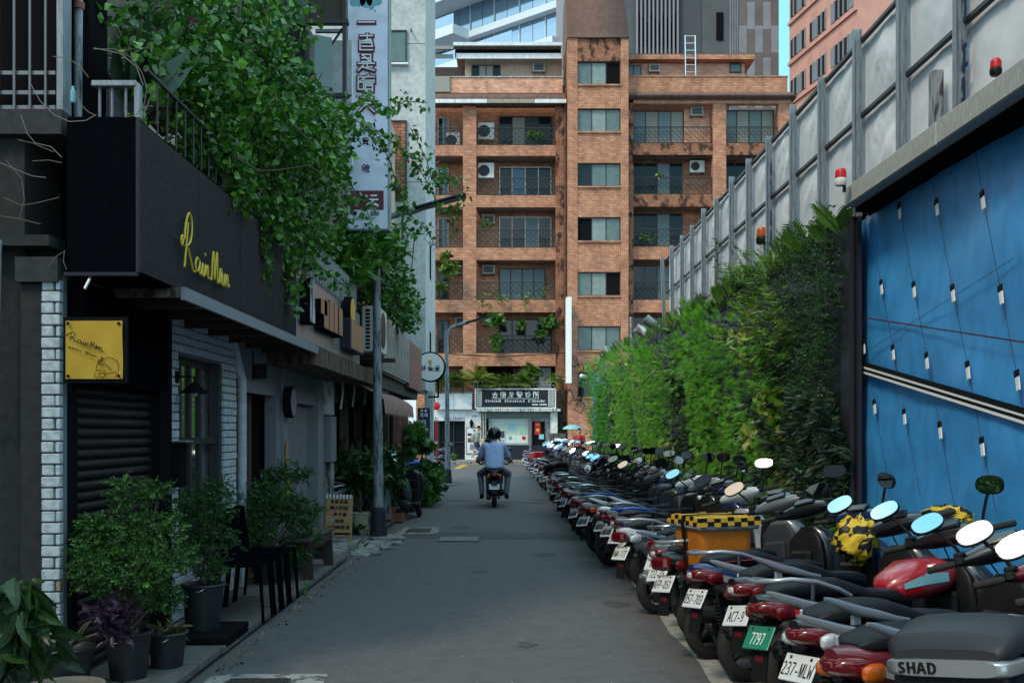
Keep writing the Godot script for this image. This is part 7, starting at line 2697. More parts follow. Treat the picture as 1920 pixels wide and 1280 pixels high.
func people() -> void:
	# the man riding away
	var z := -21.6
	scooter(Vector3(-.36, 0, z), 91.0, {"paint": "paint_black", "trim": "plastic_grey", "plate": "013-552", "lean": 0.0, "steer": 0.0, "light": "tail_light", "lens": "lamp_red", "plate_y": .47, "rail_mat": "plastic_black", "tilt": 3.0}, "black scooter being ridden away down the middle of the lane", "")
	var t := thing("person", Vector3(-.36, 0, z), "person in a light blue shirt and grey trousers riding a scooter away, seen from behind", "person")
	t.rotation.y = deg_to_rad(91)
	t.position.y = -.065
	rider(t, mats.shirt_blue, mats.trousers_grey, mats.helmet, mats.cloth_black, .017)
	# rider turning right at the end of the lane on a white scooter
	var p := Vector3(-1.45, 0, -50.3)
	scooter(p, 4.0, {"paint": "paint_white", "trim": "paint_white", "lean": 0.0, "steer": 0.0, "far": 2, "screen": true}, "white scooter crossing the end of the lane, partly behind the man in blue", "")
	t = thing("person", p, "person in black with a khaki bag riding the white scooter at the lane's end", "person")
	t.rotation.y = deg_to_rad(4)
	t.position.y = -.065
	rider(t, mats.cloth_black, mats.cloth_khaki, mats.helmet, mats.cloth_black, .03)
	var b := Mb.new()
	b.loftx([[.0, .98, 1.26, .10], [.06, .93, 1.32, .14], [.14, .95, 1.30, .13]])
	lp(b.mesh(), "backpack", mats.cloth_khaki, t)
	# man walking to the right, in profile
	t = thing("person", at(894, 867, 53.6), "person in a sage T-shirt, navy shorts and black cap walking right past the poster board", "person")
	t.position.y = .11 if t.position.z < -51.6 else 0.0
	var hip := Vector3(0, .88, .08)
	var sh := Vector3(.04, 1.40, .18)
	var body: Array = [[Vector3(0, .92, 0), Vector3(.03, 1.35, 0), .13, .135], [Vector3(.04, 1.40, 0), Vector3(.08, 1.52, 0), .055, .05], [Vector3(.10, 1.58, 0), Vector3(.10, 1.65, 0), .082, .086], [Vector3(.18, 1.58, 0), Vector3(.20, 1.57, 0), .018, .012], [Vector3(.13, 1.53, 0), Vector3(.165, 1.52, 0), .05, .03],
		[Vector3(.03, 1.37, 0), sh, .07, .055], [Vector3(.03, 1.37, 0), sh * Vector3(1, 1, -1), .07, .055], [sh, Vector3(.02, 1.12, .23), .045, .036], [Vector3(.02, 1.12, .23), Vector3(.22, .98, .22), .036, .026], [sh * Vector3(1, 1, -1), Vector3(-.08, 1.12, -.23), .045, .036], [Vector3(-.08, 1.12, -.23), Vector3(.05, .92, -.24), .036, .026],
		[hip, Vector3(-.10, .48, .09), .085, .056], [Vector3(-.10, .48, .09), Vector3(-.28, .12, .09), .054, .034], [hip * Vector3(1, 1, -1), Vector3(.20, .50, -.09), .085, .056], [Vector3(.20, .50, -.09), Vector3(.16, .09, -.09), .054, .034]]
	body.append_array(hand(Vector3(.22, .98, .22), Vector3(.8, -.6, 0), Vector3(.6, .8, 0), 1.0))
	body.append_array(hand(Vector3(.05, .92, -.24), Vector3(.6, -.8, 0), Vector3(.8, .6, 0), -1.0))
	lp(flesh(body, .022, .03).mesh(), "body", mats.skin, t)
	lp(flesh([[Vector3(-.01, .86, 0), Vector3(.02, 1.33, 0), .155, .155], [Vector3(.02, 1.36, .02), sh, .085, .072], [Vector3(.02, 1.36, -.02), sh * Vector3(1, 1, -1), .085, .072], [sh, Vector3(.02, 1.18, .225), .068, .066], [sh * Vector3(1, 1, -1), Vector3(-.05, 1.18, -.22), .068, .066]], .024, .04).mesh(), "shirt", mats.shirt_sage, t)
	lp(flesh([[Vector3(0, .86, -.06), Vector3(0, .86, .06), .14, .14], [hip, Vector3(-.09, .54, .09), .105, .09], [hip * Vector3(1, 1, -1), Vector3(.17, .56, -.09), .105, .09]], .024, .04).mesh(), "shorts", mats.shorts_navy, t)
	lp(flesh([[Vector3(-.32, .10, .09), Vector3(-.18, .05, .09), .042, .036]], .018, .02).mesh(), "shoe", mats.white, t)
	lp(flesh([[Vector3(.14, .045, -.09), Vector3(.31, .045, -.09), .044, .036]], .018, .02).mesh(), "shoe", mats.white, t)
	b = Mb.new()
	b.x = Transform3D(Basis(), Vector3(.095, 1.655, 0))
	b.lathe([Vector2(.095, -.02), Vector2(.097, .02), Vector2(.08, .07), Vector2(.04, .098), Vector2(.004, .103)], 16, false)
	b.cbox(Vector3(.13, -.01, 0), Vector3(.12, .014, .15), .005)
	lp(b.mesh(), "cap", mats.cloth_black, t)
	b = Mb.new()
	b.loftx([[-.30, .98, 1.26, .09], [-.26, .92, 1.34, .13], [-.14, .92, 1.36, .14]])
	lp(b.mesh(), "backpack", mats.grey_paint, t)
	# vendor standing under the parasol
	t = thing("person", at(1086, 867, 47.0), "person in a red top standing under the turquoise parasol, mostly hidden by mirrors", "person")
	t.position.y = 0
	body = [[Vector3(0, .92, 0), Vector3(0, 1.30, 0), .13, .13], [Vector3(0, 1.34, 0), Vector3(0, 1.46, 0), .055, .05], [Vector3(0, 1.52, 0), Vector3(0, 1.59, 0), .082, .086], [Vector3(0, 1.53, .08), Vector3(0, 1.52, .10), .018, .012]]
	body.append_array([[Vector3(0, 1.3, 0), Vector3(.18, 1.32, 0), .07, .055], [Vector3(0, 1.3, 0), Vector3(-.18, 1.32, 0), .07, .055], [Vector3(.18, 1.32, 0), Vector3(.23, 1.06, .03), .045, .036], [Vector3(.23, 1.06, .03), Vector3(.16, .95, .22), .036, .026], [Vector3(-.18, 1.32, 0), Vector3(-.23, 1.06, .03), .045, .036], [Vector3(-.23, 1.06, .03), Vector3(-.14, .95, .22), .036, .026], [Vector3(.09, .88, 0), Vector3(.1, .48, .02), .085, .056], [Vector3(.1, .48, .02), Vector3(.1, .09, 0), .054, .034], [Vector3(-.09, .88, 0), Vector3(-.1, .48, .02), .085, .056], [Vector3(-.1, .48, .02), Vector3(-.1, .09, 0), .054, .034]])
	body.append_array(hand(Vector3(.16, .95, .22), Vector3(-.2, -.1, 1).normalized(), Vector3.UP, 1.0))
	body.append_array(hand(Vector3(-.14, .95, .22), Vector3(.2, -.1, 1).normalized(), Vector3.UP, -1.0))
	lp(flesh(body, .026, .03).mesh(), "body", mats.skin, t)
	lp(flesh([[Vector3(0, .88, 0), Vector3(0, 1.28, 0), .15, .15], [Vector3(0, 1.3, 0), Vector3(.18, 1.32, 0), .09, .07], [Vector3(0, 1.3, 0), Vector3(-.18, 1.32, 0), .09, .07], [Vector3(.18, 1.32, 0), Vector3(.22, 1.12, .02), .066, .062], [Vector3(-.18, 1.32, 0), Vector3(-.22, 1.12, .02), .066, .062]], .026, .04).mesh(), "shirt", mats.cloth_red, t)
	lp(flesh([[Vector3(-.05, .86, 0), Vector3(.05, .86, 0), .14, .14], [Vector3(.09, .86, 0), Vector3(.1, .12, .02), .10, .065], [Vector3(-.09, .86, 0), Vector3(-.1, .12, .02), .10, .065]], .026, .04).mesh(), "trousers", mats.shorts_navy, t)
	lp(flesh([[Vector3(0, 1.58, -.02), Vector3(0, 1.62, -.01), .09, .088], [Vector3(0, 1.5, -.05), Vector3(0, 1.56, -.04), .07, .08]], .022, .03).mesh(), "hair", mats.cloth_black, t)
	for s in [-.1, .1]:
		lp(flesh([[Vector3(s, .045, -.03), Vector3(s, .045, .14), .042, .036]], .018, .02).mesh(), "shoe", mats.cloth_black, t)

# leaf shapes: stem end at the origin, growing along y, facing z
func leaf(key: String) -> Mesh:
	if cache.has(key):
		return cache[key]
	var b := Mb.new()
	match key:
		"leaf_heart":
			blade(b, Transform3D(), [Vector2(0, 0), Vector2(.42, .22), Vector2(.40, .5), Vector2(0, 1)], .16)
		"leaf_oval":
			blade(b, Transform3D(), [Vector2(0, 0), Vector2(.26, .35), Vector2(.2, .75), Vector2(0, 1)], .1)
		"leaf_long":
			blade(b, Transform3D(), [Vector2(0, 0), Vector2(.11, .14), Vector2(.165, .35), Vector2(.15, .58), Vector2(.085, .82), Vector2(0, 1)], .22, .45)
		"leaf_lance":
			blade(b, Transform3D(), [Vector2(0, 0), Vector2(.11, .3), Vector2(.10, .6), Vector2(0, 1)], .04, .35)
		"sprig":
			b.tube([Vector3(0, 0, 0), Vector3(.02, .5, .06), Vector3(0, 1, .0)], .010, 4, false)
			for k in 11:
				var y := .12 + k * .083
				var s := -1.0 if k % 2 else 1.0
				blade(b, Transform3D(Basis(Vector3.UP, k * 2.4) * Basis(Vector3.RIGHT, .9), Vector3(.02 * sin(y * 3), y, .05 * sin(y * 3.0))) * Transform3D(Basis.from_scale(Vector3.ONE * (.34 - .012 * k)), Vector3.ZERO), [Vector2(0, 0), Vector2(.2, .4), Vector2(.16, .75), Vector2(0, 1)], .07 * s)
		"frond":
			for k in 13:
				var y := .08 + k * .075
				var l := .34 * sin(PI * (.16 + .84 * (1.0 - k / 13.0))) + .05
				for s in [-1.0, 1.0]:
					blade(b, Transform3D(Basis(Vector3.BACK, -s * 1.05), Vector3(0, y, -.28 * y * y)) * Transform3D(Basis.from_scale(Vector3(l, l, l)), Vector3.ZERO), [Vector2(0, 0), Vector2(.13, .4), Vector2(0, 1)], .03, .2)
			b.tube([Vector3(0, 0, 0), Vector3(0, .5, -.07), Vector3(0, 1.03, -.29)], [.012, .008, .003], 4, false)
		"feather":
			for k in 26:
				var g := k * 2.399
				var tilt := .25 + .9 * sqrt(k / 26.0)
				blade(b, Transform3D(Basis(Vector3.UP, g) * Basis(Vector3.RIGHT, tilt), Vector3(0, .02 * k, 0)) * Transform3D(Basis.from_scale(Vector3.ONE * (.75 - .012 * k)), Vector3.ZERO), [Vector2(0, 0), Vector2(.022, .5), Vector2(0, 1)], .01, .5)
		"rosette":
			for k in 11:
				var g := k * 2.399
				blade(b, Transform3D(Basis(Vector3.UP, g) * Basis(Vector3.RIGHT, .35 + .09 * k), Vector3.ZERO) * Transform3D(Basis.from_scale(Vector3.ONE * (1.0 - .02 * k)), Vector3.ZERO), [Vector2(0, 0), Vector2(.085, .3), Vector2(.08, .65), Vector2(0, 1)], .03, .35)
		"palmate":
			for k in 8:
				blade(b, Transform3D(Basis(Vector3.BACK, -1.4 + k * .4) * Basis(Vector3.RIGHT, .25), Vector3.ZERO), [Vector2(0, 0), Vector2(.12, .45), Vector2(.11, .75), Vector2(0, 1)], .05, .15)
		"palm":
			for k in 16:
				var y := .15 + k * .055
				var l := .42 * sin(PI * (.25 + .7 * (1.0 - k / 16.0))) + .06
				for s in [-1.0, 1.0]:
					blade(b, Transform3D(Basis(Vector3.BACK, -s * .85) * Basis(Vector3.RIGHT, -.2), Vector3(0, y, -.45 * y * y)) * Transform3D(Basis.from_scale(Vector3.ONE * l), Vector3.ZERO), [Vector2(0, 0), Vector2(.05, .4), Vector2(0, 1)], .02, .4)
			b.tube([Vector3(0, 0, 0), Vector3(0, .5, -.11), Vector3(0, 1.05, -.48)], [.014, .010, .003], 4, false)
		"flower":
			for k in 3:
				blade(b, Transform3D(Basis(Vector3.BACK, k * TAU / 3.0) * Basis(Vector3.RIGHT, .5), Vector3.ZERO), [Vector2(0, 0), Vector2(.4, .4), Vector2(.3, .8), Vector2(0, 1)], .1)
	var m := b.mesh()
	cache[key] = m
	return m

func blade(b: Mb, x: Transform3D, half: Array, fold: float, droop := .12) -> void:
	b.x = x
	for k in half.size() - 1:
		var a: Vector2 = half[k]
		var e: Vector2 = half[k + 1]
		var m0 := Vector3(0, a.y, -droop * a.y * a.y)
		var m1 := Vector3(0, e.y, -droop * e.y * e.y)
		for s in [-1.0, 1.0]:
			var p0 := m0 + Vector3(s * a.x, 0, fold * a.x)
			var p1 := m1 + Vector3(s * e.x, 0, fold * e.x)
			if s > 0:
				b.tri(m0, p0, p1)
				if e.x > 0.0 or true:
					b.tri(m0, p1, m1)
			else:
				b.tri(m0, p1, p0)
				b.tri(m0, m1, p1)

func facing(dir: Vector3, roll: float, s: float, o: Vector3) -> Transform3D:
	# y along dir, turned round it
	var y := dir.normalized()
	var x := y.cross(Vector3.UP if absf(y.y) < .95 else Vector3.RIGHT).normalized()
	var z := x.cross(y)
	return Transform3D(Basis(x, y, z) * Basis(Vector3.UP, roll) * Basis.from_scale(Vector3.ONE * s), o)

func living_wall() -> void:
	var t := thing("planted_wall", Vector3(3.5, 0, -25), "tall green wall of mixed ferns and shrubs above the row of scooters", "green wall")
	var b := Mb.new()
	b.box(Vector3(3.50, 0, -40.2), Vector3(3.54, 3.7, -10.78))
	wp(b, "backing", mats.clinic_dark, t)
	var n := FastNoiseLite.new()
	n.seed = 21
	n.frequency = 1.0
	var r := RandomNumberGenerator.new()
	r.seed = 5
	var kinds := ["frond", "sprig", "feather", "rosette", "palmate", "leaf_bunch"]
	var places := {}
	var tints := {}
	for k in ["frond", "sprig", "feather", "rosette", "palmate"]:
		places[k] = []
		tints[k] = []
	var d := 10.75
	while d < 40.0:
		var dens := 1.0 if d < 16.0 else (.72 if d < 24.0 else .5)
		var col := int(820 * dens * .25)
		for q in col:
			var dd := d + r.randf() * .25
			var top := 3.38 - .22 * smoothstep(12.0, 15.0, dd) * (1.0 - smoothstep(22.0, 27.0, dd)) + .30 * n.get_noise_2d(dd * .5, 7.0) + .22 * n.get_noise_2d(dd * 1.7, 3.0) + clampf((dd - 18.0) * .03, 0.0, .55) + (.28 if dd < 13.5 else 0.0)
			var h := r.randf() * top
			# drifts of one kind hang down the wall
			var f := n.get_noise_2d(dd * .56 + .25 * n.get_noise_2d(h * .8, dd * .6), h * .10)
			for q2 in [[10.0, 12.2, -.25], [12.4, 13.4, .10], [14.6, 17.4, .34], [17.9, 20.6, -.34], [21.4, 24.0, .30], [24.6, 26.0, -.22], [26.6, 30.0, .32], [30.6, 32.0, -.18], [32.6, 39.5, .30]]:
				var wob := .35 * n.get_noise_2d(h * .9, dd * .4 + 80.0)
				if dd + wob > q2[0] and dd + wob < q2[1]:
					f = f * .55 + q2[2]
			var g := n.get_noise_2d(dd * .75 + 40.0, h * .5 + 9.0)
			var mound := .10 + .62 * maxf(0.0, n.get_noise_2d(dd * 1.5, h * .5 + 60.0) + .2) + .16 * n.get_noise_2d(dd * 3.0, h * 1.6) + (.14 if f > .12 else 0.0)
			mound += .22 * smoothstep(top - 1.0, top, h)
			var kind := "sprig"
			var c := Color(.028, .085, .014)
			var s := .17
			if f > .16:
				kind = "feather"
				c = Color(.14, .38, .028)
				s = .17
				mound += .08
			elif f > -.02:
				kind = "frond" if g > -.05 else "palmate"
				c = Color(.16, .29, .035) if kind == "frond" else Color(.28, .33, .06)
				s = .17 if kind == "frond" else .085
			elif f > -.2:
				kind = "sprig"
				c = Color(.022, .07, .014) if g > -.1 else Color(.06, .15, .024)
				s = .13
			else:
				kind = "rosette" if h < 2.6 and g < .15 else "frond"
				c = Color(.035, .07, .034) if kind == "rosette" else Color(.10, .26, .032)
				s = .16 if kind == "rosette" else .16
			if f > .16:
				mound += .10
			elif f > -.2 and f < -.02:
				mound -= .05
			if h < 1.3 and g > .2 and dd > 13.0:
				kind = "palmate"
				c = Color(.24, .25, .055) if r.randf() < .85 else Color(.26, .10, .07)
				s = .085
			if dd < 12.6 and h > 1.9:
				kind = "sprig"
				c = Color(.026, .085, .016)
				s = .12
			elif dd < 12.4 and h > .95 and h < 1.9:
				kind = "rosette"
				c = Color(.045, .07, .042)
				s = .19
			elif dd < 14.2 and dd > 12.6 and h > 2.6:
				kind = "frond" if r.randf() < .5 else "sprig"
				c = Color(.18, .31, .026)
			var depth := mound * (1.0 if r.randf() < .7 else r.randf_range(.3, 1.0))
			var p := Vector3(3.56 - depth, h, -dd)
			var dir := Vector3(-1.0, r.randf_range(-.9, .7), r.randf_range(-.7, .9))
			if kind == "feather":
				dir = Vector3(-.7, r.randf_range(-1.1, .3), r.randf_range(-.5, .6))
			elif kind == "frond":
				dir = Vector3(-1.0, r.randf_range(-.5, .9), r.randf_range(-.8, .9))
			if h > top - .35:
				dir.y = absf(dir.y) + .6
			places[kind].append(facing(dir, r.randf() * TAU if kind != "frond" else r.randf_range(-.5, .5), s * .85 * r.randf_range(.6, 1.35), p))
			tints[kind].append(c * r.randf_range(.7, 1.35))
		d += .25 * 1.0
		# each step is one column of the wall
		if true:
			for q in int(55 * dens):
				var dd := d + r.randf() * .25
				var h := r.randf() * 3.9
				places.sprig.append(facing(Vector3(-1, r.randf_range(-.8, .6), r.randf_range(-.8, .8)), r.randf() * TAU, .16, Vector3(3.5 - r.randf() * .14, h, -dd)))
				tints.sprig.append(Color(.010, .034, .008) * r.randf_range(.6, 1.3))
	# wayward fronds along the top
	for q in 150:
		var dd := 10.8 + pow(r.randf(), 1.4) * 28.0
		var p := Vector3(3.35, 3.5 + clampf((dd - 18.0) * .03, 0.0, .5), -dd)
		places.frond.append(facing(Vector3(r.randf_range(-.7, .3), 1.0, r.randf_range(-.6, .6)), r.randf() * TAU, r.randf_range(.2, .42), p))
		tints.frond.append(Color(.07, .15, .02) * r.randf_range(.7, 1.4))
	var called := {"frond": "fern", "sprig": "small_leaved_shrub", "feather": "feathery_grass", "rosette": "dark_rosette_plant", "palmate": "umbrella_leaf_plant"}
	for k in places:
		swarm(called[k], leaf(k), mats.leaf, places[k], tints[k], t)
	# two seedlings standing up against the canvas
	sapling(Vector3(3.3, 3.9, -17.2), .75, "thin leafy seedling on top of the planted wall against the canvas", 8)

func sapling(p: Vector3, h: float, label: String, n: int) -> void:
	var t := thing("seedling", p, label, "plant")
	var b := Mb.new()
	b.tube([p, p + Vector3(.02, h * .5, 0), p + Vector3(-.01, h, .02)], [.012, .008, .003], 5)
	wp(b, "stem", mats.bark, t)
	var a: Array = []
	var c: Array = []
	for k in n * 3:
		a.append(facing(Vector3(cos(k * 2.4), .5, sin(k * 2.4)), 0, .17, p + Vector3(0, h * (.3 + .7 * k / (n * 3.0)), 0)))
		c.append(Color(.05, .12, .02))
	swarm("foliage", leaf("leaf_lance"), mats.leaf, a, c, t)

# leaves through a set of soft clumps [column, row, metres, half-width, half-height in survey units, half-depth m, how many]
func clumps(list: Array, s: float, dark: Color, bright: Color, r: RandomNumberGenerator, places: Array, tints: Array, sag := 0.0) -> void:
	for q in list:
		var m := at(q[0], q[1], q[2])
		var k: float = q[2] / FOC
		for e in q[6]:
			var d := Vector3(r.randfn(), r.randfn(), r.randfn()).normalized() * pow(r.randf(), .40)
			var p := m + Vector3(d.x * q[3] * k, d.y * q[4] * k, d.z * q[5])
			var dir := Vector3(r.randfn(0, .7) + d.x * .6, r.randfn(0, .5) - sag, r.randfn(0, .7) + .5)
			places.append(facing(dir, r.randf() * TAU, s * r.randf_range(.6, 1.3), p))
			tints.append(dark.lerp(bright, r.randf() * r.randf()) * r.randf_range(.75, 1.25))

func vines() -> void:
	var r := RandomNumberGenerator.new()
	r.seed = 9
	var t := thing("bougainvillea", Vector3(-2.0, 3.3, -9), "huge bougainvillea spilling over the black sign box and across the tall lilac sign", "climbing plant")
	var a: Array = []
	var c: Array = []
	clumps([
		[330, 60, 7.6, 90, 90, .5, 700], [430, 60, 8.4, 110, 90, .7, 1300], [540, 30, 9.4, 70, 50, .5, 260], [300, 130, 7.2, 60, 60, .4, 300], [400, 180, 8.0, 120, 90, .8, 1700], [500, 150, 9.0, 90, 70, .8, 1100], [480, 250, 8.8, 120, 80, .8, 1700],
		[390, 270, 7.8, 80, 70, .5, 800], [570, 220, 9.8, 80, 60, .7, 900], [560, 310, 9.8, 90, 70, .7, 1200], [430, 340, 8.2, 60, 70, .4, 700], [500, 390, 9.2, 70, 70, .5, 800], [600, 290, 10.8, 60, 60, .5, 500], [620, 380, 11.2, 45, 60, .4, 330], [560, 420, 10.2, 50, 60, .4, 420], [395, 400, 7.9, 28, 70, .2, 260], [535, 500, 9.9, 25, 60, .2, 170], [600, 450, 10.8, 40, 40, .3, 220], [640, 240, 11.8, 40, 45, .4, 300], [490, 480, 9.0, 18, 50, .15, 90], [200, 40, 7.0, 55, 40, .3, 80],
	], .062, Color(.03, .10, .015), Color(.18, .38, .04), r, a, c, .35)
	# trailing shoots
	var shoots := [[[500, 120], [560, 150], [610, 185], [650, 215], [700, 245], [740, 270], [775, 300], [800, 340]], [[640, 200], [690, 185], [730, 205], [760, 190], [800, 192]], [[700, 245], [730, 300], [745, 350], [765, 400], [800, 430], [815, 460]], [[760, 280], [790, 320], [830, 330], [870, 350], [850, 400], [850, 440]], [[600, 260], [640, 310], [660, 350], [690, 400], [700, 430]], [[770, 240], [800, 300], [810, 340], [835, 330]], [[560, 440], [580, 490], [560, 540], [545, 590]], [[480, 440], [490, 500], [500, 555]], [[740, 330], [760, 370], [755, 420], [780, 440]], [[500, 420], [540, 470], [600, 500], [650, 540]], [[380, 300], [395, 380], [385, 460]], [[800, 340], [830, 400], [860, 380]], [[330, 120], [290, 160], [275, 200], [262, 225]], [[230, 95], [275, 90], [320, 130]]]
	for q in shoots:
		var pts: Array = []
		for e in q:
			var d: float = 8.0 + (e[0] - 400.0) * .0125
			pts.append(at(e[0], e[1], clampf(d, 6.3, 13.2)))
		var b := Mb.new()
		b.tube(pts, .006, 5)
		wp(b, "shoot", mats.bark, t)
		for k in pts.size() - 1:
			var l: float = pts[k].distance_to(pts[k + 1])
			for e in int(l / .017):
				var p: Vector3 = (pts[k] as Vector3).lerp(pts[k + 1], r.randf())
				a.append(facing(Vector3(r.randfn(0, .8), r.randfn(0, .5) - .5, r.randfn(0, .6) + .4), r.randf() * TAU, .075 * r.randf_range(.5, 1.2), p + Vector3(r.randfn(0, .045), r.randfn(-.01, .045), r.randfn(0, .05))))
				c.append(Color(.035, .11, .016).lerp(Color(.10, .25, .03), r.randf()) * r.randf_range(.8, 1.2))
	swarm("foliage", leaf("leaf_heart"), mats.leaf, a, c, t)
	for k in 10:
		var b := Mb.new()
		var p := at(r.randf_range(280, 480), r.randf_range(60, 330), r.randf_range(7.4, 9.2))
		var pts: Array = [p]
		for e in 5:
			pts.append(pts[-1] + Vector3(r.randf_range(-.05, .25), r.randf_range(-.2, .12), r.randf_range(-.2, .2)))
		b.tube(pts, [.006, .006, .005, .005, .004, .003], 5)
		wp(b, "branch", mats.bark, t)
	for q in [[362, 42, 7.0, .05], [313, 17, 7.0, .03], [510, 133, 8.4, .03], [513, 175, 8.4, .03], [548, 233, 9.0, .025], [628, 327, 10.2, .05], [704, 228, 12.8, .035]]:
		var b := Mb.new()
		var m := at(q[0], q[1], q[2])
		for k in 3:
			b.x = facing(Vector3(cos(k * 2.1), sin(k * 2.1), .5), 0.0, q[3], m)
			for f in 1:
				b.tri(Vector3.ZERO, Vector3(.45, .5, .1), Vector3(0, 1, 0))
				b.tri(Vector3.ZERO, Vector3(0, 1, 0), Vector3(-.45, .5, .1))
		b.x = Transform3D()
		wp(b, "flower", mat("flower_pink", .55, .02, .25, .6) if q[0] < 400 else mat("flower_orange", .55, .14, .03, .6), t)
	# sword-leaved plant behind the rail
	var sw := thing("sword_plant", at(250, 200, 6.6), "sword-leaved plant behind the grey rail under the bougainvillea", "plant")
	a = []
	c = []
	for k in 16:
		a.append(facing(Vector3(r.randfn(.15, .25), 1, r.randfn(0, .2)), r.randf() * TAU, r.randf_range(.35, .6), at(250 + r.randf_range(-25, 30), 200, 6.7)))
		c.append(Color(.02, .055, .025))
	swarm("blades", leaf("leaf_lance"), mats.leaf, a, c, sw)
	# roof shrub and bamboo over the low shops
	var rs := thing("roof_shrub", Vector3(-2.2, 3.3, -17), "bright green bamboo and shrubs growing on the low roof behind the lamp post", "shrub")
	a = []
	c = []
	clumps([[640, 470, 14.2, 60, 50, .5, 700], [700, 500, 15.5, 60, 60, .6, 900], [690, 560, 16.0, 40, 40, .4, 420], [740, 540, 17.5, 35, 60, .5, 550], [760, 590, 19.0, 28, 35, .4, 300], [625, 540, 13.6, 30, 35, .3, 260], [720, 450, 15.8, 40, 40, .4, 330], [770, 570, 20.0, 22, 30, .4, 160]], .11, Color(.03, .10, .015), Color(.14, .29, .04), r, a, c, .25)
	swarm("foliage", leaf("leaf_oval"), mats.leaf, a, c, rs)
	a = []
	c = []
	clumps([[660, 470, 14.4, 50, 40, .4, 260], [700, 470, 15.0, 50, 40, .4, 260], [650, 510, 14.0, 40, 30, .4, 160]], .26, Color(.06, .15, .02), Color(.20, .34, .06), r, a, c, -.1)
	swarm("bamboo_leaves", leaf("leaf_lance"), mats.leaf, a, c, rs)
	for k in 7:
		var b := Mb.new()
		var p := at(630 + k * 22, 560, 14.0 + k * .7)
		b.tube([p, p + Vector3(r.randf_range(-.1, .1), .6, 0), p + Vector3(r.randf_range(-.2, .3), 1.1, .1)], .01, 5)
		wp(b, "stem", mats.bark, rs)
	# plants on the far balconies and over the clinic
	var far := [
		["small leafy plant on the top left balcony rail", [[1001, 254, 56, 16, 8, .2, 90]], .2, "leaf_oval", .3], ["yellow-green trailers spilling from the fourth left balcony", [[905, 565, 55.6, 14, 20, .2, 60], [940, 560, 55.6, 14, 12, .2, 60], [985, 560, 55.6, 12, 16, .2, 60], [1018, 548, 55.6, 10, 14, .2, 50]], .16, "leaf_oval", 1.0],
		["leafy trailing plant hanging left of the fifth balcony", [[930, 600, 55.5, 11, 14, .3, 90], [932, 640, 55.5, 8, 18, .3, 70]], .3, "leaf_heart", .2], ["round potted shrub in the middle of the fifth balcony", [[978, 608, 55.7, 8, 9, .25, 90]], .2, "leaf_heart", .2], ["broad-leaved plant at the right end of the fifth balcony", [[1032, 603, 55.6, 13, 14, .3, 110], [1016, 625, 55.6, 8, 8, .2, 40]], .32, "leaf_heart", .2],
		["pale green leaves climbing the leftmost fourth balcony", [[842, 505, 55.2, 16, 18, .3, 120], [825, 535, 55.2, 10, 14, .3, 60], [838, 480, 55.2, 10, 10, .2, 50]], .3, "leaf_oval", .9], ["thin plant in a pot on the right third balcony", [[1215, 445, 55.9, 18, 10, .2, 60]], .2, "leaf_oval", .1], ["tiny plant on the right second balcony rail", [[1240, 328, 55.9, 5, 4, .1, 16]], .2, "leaf_oval", .8],
		["spidery leaves beside the third left balcony air conditioner", [[912, 420, 56.2, 12, 10, .2, 70]], .25, "leaf_lance", .2], ["light shrub at the right end of the clinic planter", [[1040, 712, 55.0, 14, 14, .3, 140]], .25, "leaf_lance", .9], ["umbrella tree in the clinic planter", [[992, 698, 55.2, 14, 10, .3, 60]], .38, "palmate", .6],
	]
	for q in far:
		var p: Array = q[1][0]
		var pt := thing("balcony_plant", at(p[0], p[1] + p[4], p[2]), q[0], "plant")
		a = []
		c = []
		clumps(q[1], q[2], Color(.03, .09, .015), Color(.10, .22, .03).lerp(Color(.32, .38, .04), q[4]), r, a, c, .2)
		swarm("foliage", leaf(q[3]), mats.leaf, a, c, pt)
		var b := Mb.new()
		var m := at(p[0], p[1], p[2])
		b.tube([m + Vector3(0, -.4, 0), m + Vector3(.05, .2, 0)], .02, 5)
		wp(b, "stem", mats.bark, pt)
	var palms := [[845, 712, "dark palm in the planter above the white shop", .0], [893, 700, "golden palm left of the clinic sign", .8], [868, 706, "drooping palm between the lamp post and the clinic sign", .35], [940, 715, "small feathery palm above the clinic sign", .35], [958, 712, "feathery palm beside the umbrella tree above the clinic sign", .2], [826, 716, "palm crown beside the round white sign", .1]]
	for q in palms:
		var pt := thing("palm", at(q[0], 735, 55.2), q[2], "palm", "palms in the planter over the shop fronts")
		a = []
		c = []
		for k in 22:
			var g := r.randf() * TAU
			a.append(facing(Vector3(cos(g), r.randf_range(.25, 1.5), sin(g) * .8), r.randfn(0, .25), r.randf_range(.7, 1.15), at(q[0], 734 - (735 - q[1]) * .5, 55.0)))
			c.append(Color(.045, .11, .02).lerp(Color(.36, .28, .03), q[3] * r.randf()) * r.randf_range(.7, 1.3))
		swarm("fronds", leaf("palm"), mats.leaf, a, c, pt)
		var b := Mb.new()
		var m := at(q[0], 738, 55.0)
		b.tube([m, at(q[0], 722, 55.0)], .06, 6)
		wp(b, "trunk", mats.bark, pt)
	var fig := thing("round_bush", at(893, 866, 54.0), "small round green bush by the door of the white shop", "bush")
	a = []
	c = []
	clumps([[845 + 5, 856, 53.0, 5, 8, .2, 110]], .12, Color(.03, .10, .015), Color(.10, .22, .03), r, a, c, 0.0)
	swarm("foliage", leaf("leaf_oval"), mats.leaf, a, c, fig)
	var bb := Mb.new()
	bb.tube([at(850, 866, 53.0), at(850, 858, 53.0)], .03, 5)
	wp(bb, "stem", mats.bark, fig)

